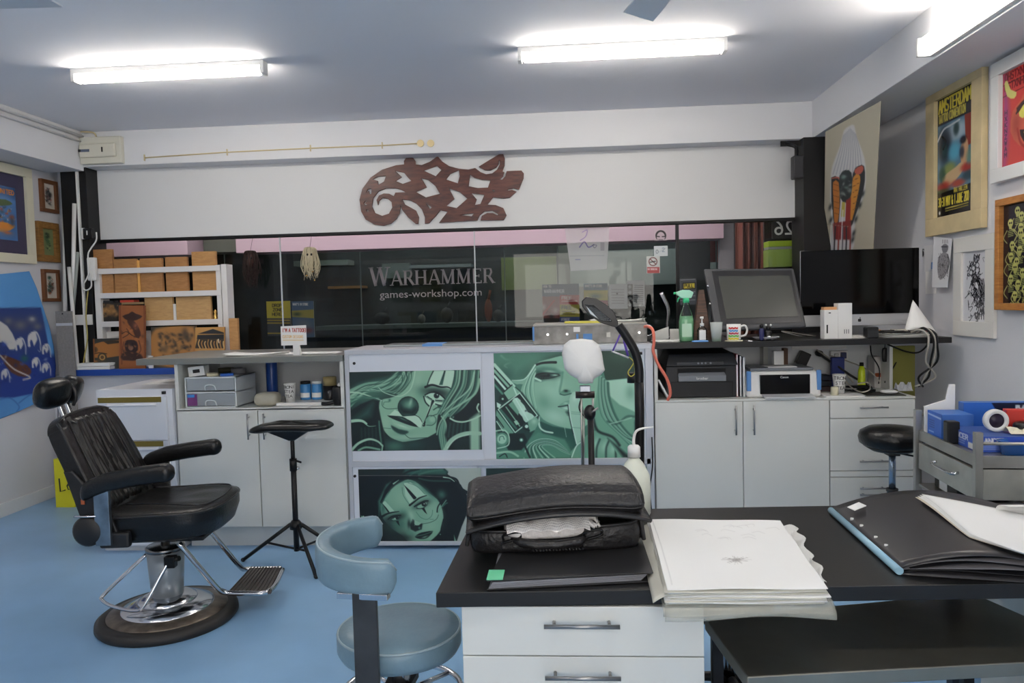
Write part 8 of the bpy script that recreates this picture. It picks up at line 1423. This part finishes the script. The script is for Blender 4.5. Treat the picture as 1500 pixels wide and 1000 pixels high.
p = L_(857, 566); MB().box((p.x-.02, -.012, p.z-.02), (p.x+.02, .012, p.z+.004)).build('yoke', CHROME, t, .003); p = L_(857, 578); MB().cyl((p.x-.035, 0, p.z), (p.x+.035, 0, p.z), .013).build('pivot', mat('pivot_dark', (60, 54, 52), .35, .6), t); MB().cyl((p.x, 0, p.z), (p.x, 0, p.z+.03), .008).build('neck', BLACKM, t)
for x in (851.5, 868.5): MB().tube([L_(x, 577), L_(x+1.5, 690) if x < 860 else L_(x, 636), ], .0042, 8).build('arm_rod', STEEL, t)
MB().tube([L_(855.5, 600), L_(855, 700)], .003, 6).build('arm_rod', STEEL, t)
q = L_(864, 604); MB().ball((q.x, -.005, q.z), (.022, .02, .03)).build('joint', BLACKP, t); MB().tube([(q.x, -.02, q.z), (q.x+.03, -.022, q.z+.02)], .004).build('wing_nut', STEEL, t)
MB().tube([L_(865, 612), Vector((0.012, 0, .3))], .012, 10).build('post', BLACKM, t); MB().tube([L_(857, 572), L_(850, 588), L_(849, 600), L_(858, 612)], .003, 6, True, 5).build('cord', BLACKP, t)
MB().cyl((.012, 0, .08), (.012, 0, .32), .016).build('lower_post', BLACKM, t); starbase(t, .16, BLACKM, .06)
Y_ = 3.05; t = thing('arched_lamp', 'black arched floor lamp with a louvred head reaching over the grey case', 'lamp', (PY(937, 640, Y_).x, Y_, 0))
MB().tube([Vector((0, 0, .1)), L_(937, 690), L_(937, 600), L_(936, 560)], .0175, 12).build('pole', BLACKM, t); MB().tube([L_(936, 570), L_(936, 540), L_(930, 515), L_(917, 492), L_(906, 476)], .0165, 12, True, 6).build('upper_arm', BLACKM, t)
p = L_(937, 564); MB().cyl((p.x, 0, p.z-.02), (p.x, 0, p.z+.02), .023).build('collar', BLACKP, t); q = L_(938, 525); MB().tube([(q.x, 0, q.z), (q.x+.035, -.0, q.z)], .006).build('knob', BLACKP, t)
hp_ = [L_(855, 441), L_(862, 434), L_(876, 436), L_(893, 446), L_(906, 458), L_(912, 474), L_(912, 483), L_(903, 481), L_(884, 475), L_(866, 463), L_(856, 450)]
MB().prism([(v.x, -.05, v.z) for v in hp_], (0, 1, 0), .1).build('lamp_head', BLACKP, t, .003)
g = [L_(860, 446), L_(872, 447), L_(902, 472), L_(884, 471), L_(868, 461)]; MB().prism([(v.x, -.056, v.z) for v in g], (0, 1, 0), .006).build('grille', mat('grille_pale', (196, 204, 210), .4), t)
b = MB()
for i in range(9): f = i/8; a_, b2 = g[0].lerp(g[3], f), g[1].lerp(g[2], f); b.tube([(a_.x-.0, -.058, a_.z-.002), (b2.x, -.058, b2.z-.002)], .0016, 5)
for i in range(6): f = i/5; a_, b2 = g[0].lerp(g[1], f), g[3].lerp(g[2], f); b.tube([(a_.x, -.058, a_.z), (b2.x, -.058, b2.z)], .0016, 5)
b.build('grille_bars', BLACKP, t); MB().cyl((0, 0, 0), (0, 0, .025), .15, .14, n=36).build('base', BLACKM, t); MB().cyl((0, 0, .02), (0, 0, .14), .022).build('socket', BLACKM, t)
PUR = mat('purple_ribbon', (96, 70, 170), .6); t2 = thing('purple_ribbon', 'purple ribbon knotted round the arched lamp with a white stick and yellow loop', 'ribbon', tuple(PY(911, 484, Y_-.02)))
b = MB(); kx = PY(911, 484, Y_-.02)
for dy in (0, .004, -.004): b.tube([PY(905, 482, Y_-.03)+Vector((0, 0, dy)), PY(911, 485, Y_-.042)+Vector((0, 0, dy)), PY(917, 484, Y_-.02)+Vector((0, 0, dy))], .005, 6, True, 3)
world_to(b, t2).build('knot', PUR, t2)
world_to(MB().tube([PY(910, 486, Y_-.04), PY(904, 500, Y_-.05), PY(897, 515, Y_-.05)], .0036, 6).tube([PY(912, 486, Y_-.04), PY(915, 503, Y_-.05), PY(920, 521, Y_-.05)], .0046, 6), t2).build('tail', PUR, t2); world_to(MB().tube([PY(896, 514, Y_-.05), PY(921, 524, Y_-.05)], .0038, 6), t2).build('white_stick', PWHITE, t2)
world_to(MB().tube([PY(922, 523, Y_-.05), PY(928, 530, Y_-.05), PY(925, 537, Y_-.05), PY(920, 545, Y_-.05), PY(924, 551, Y_-.05), PY(930, 546, Y_-.05), PY(929, 533, Y_-.05)], .0022, 6, True, 5), t2).build('yellow_loop', mat('yellow_wire', (190, 180, 70), .4), t2)
tag(MB().tube([PY(955, 640, 4.45), PY(956, 680, 4.45), PY(952, 720, 4.45), PY(956, 760, 4.45)], .004, 8, True, 5).build('cable', CABK), 'thin black cord hanging down the right edge of the portrait cabinet', 'cable')
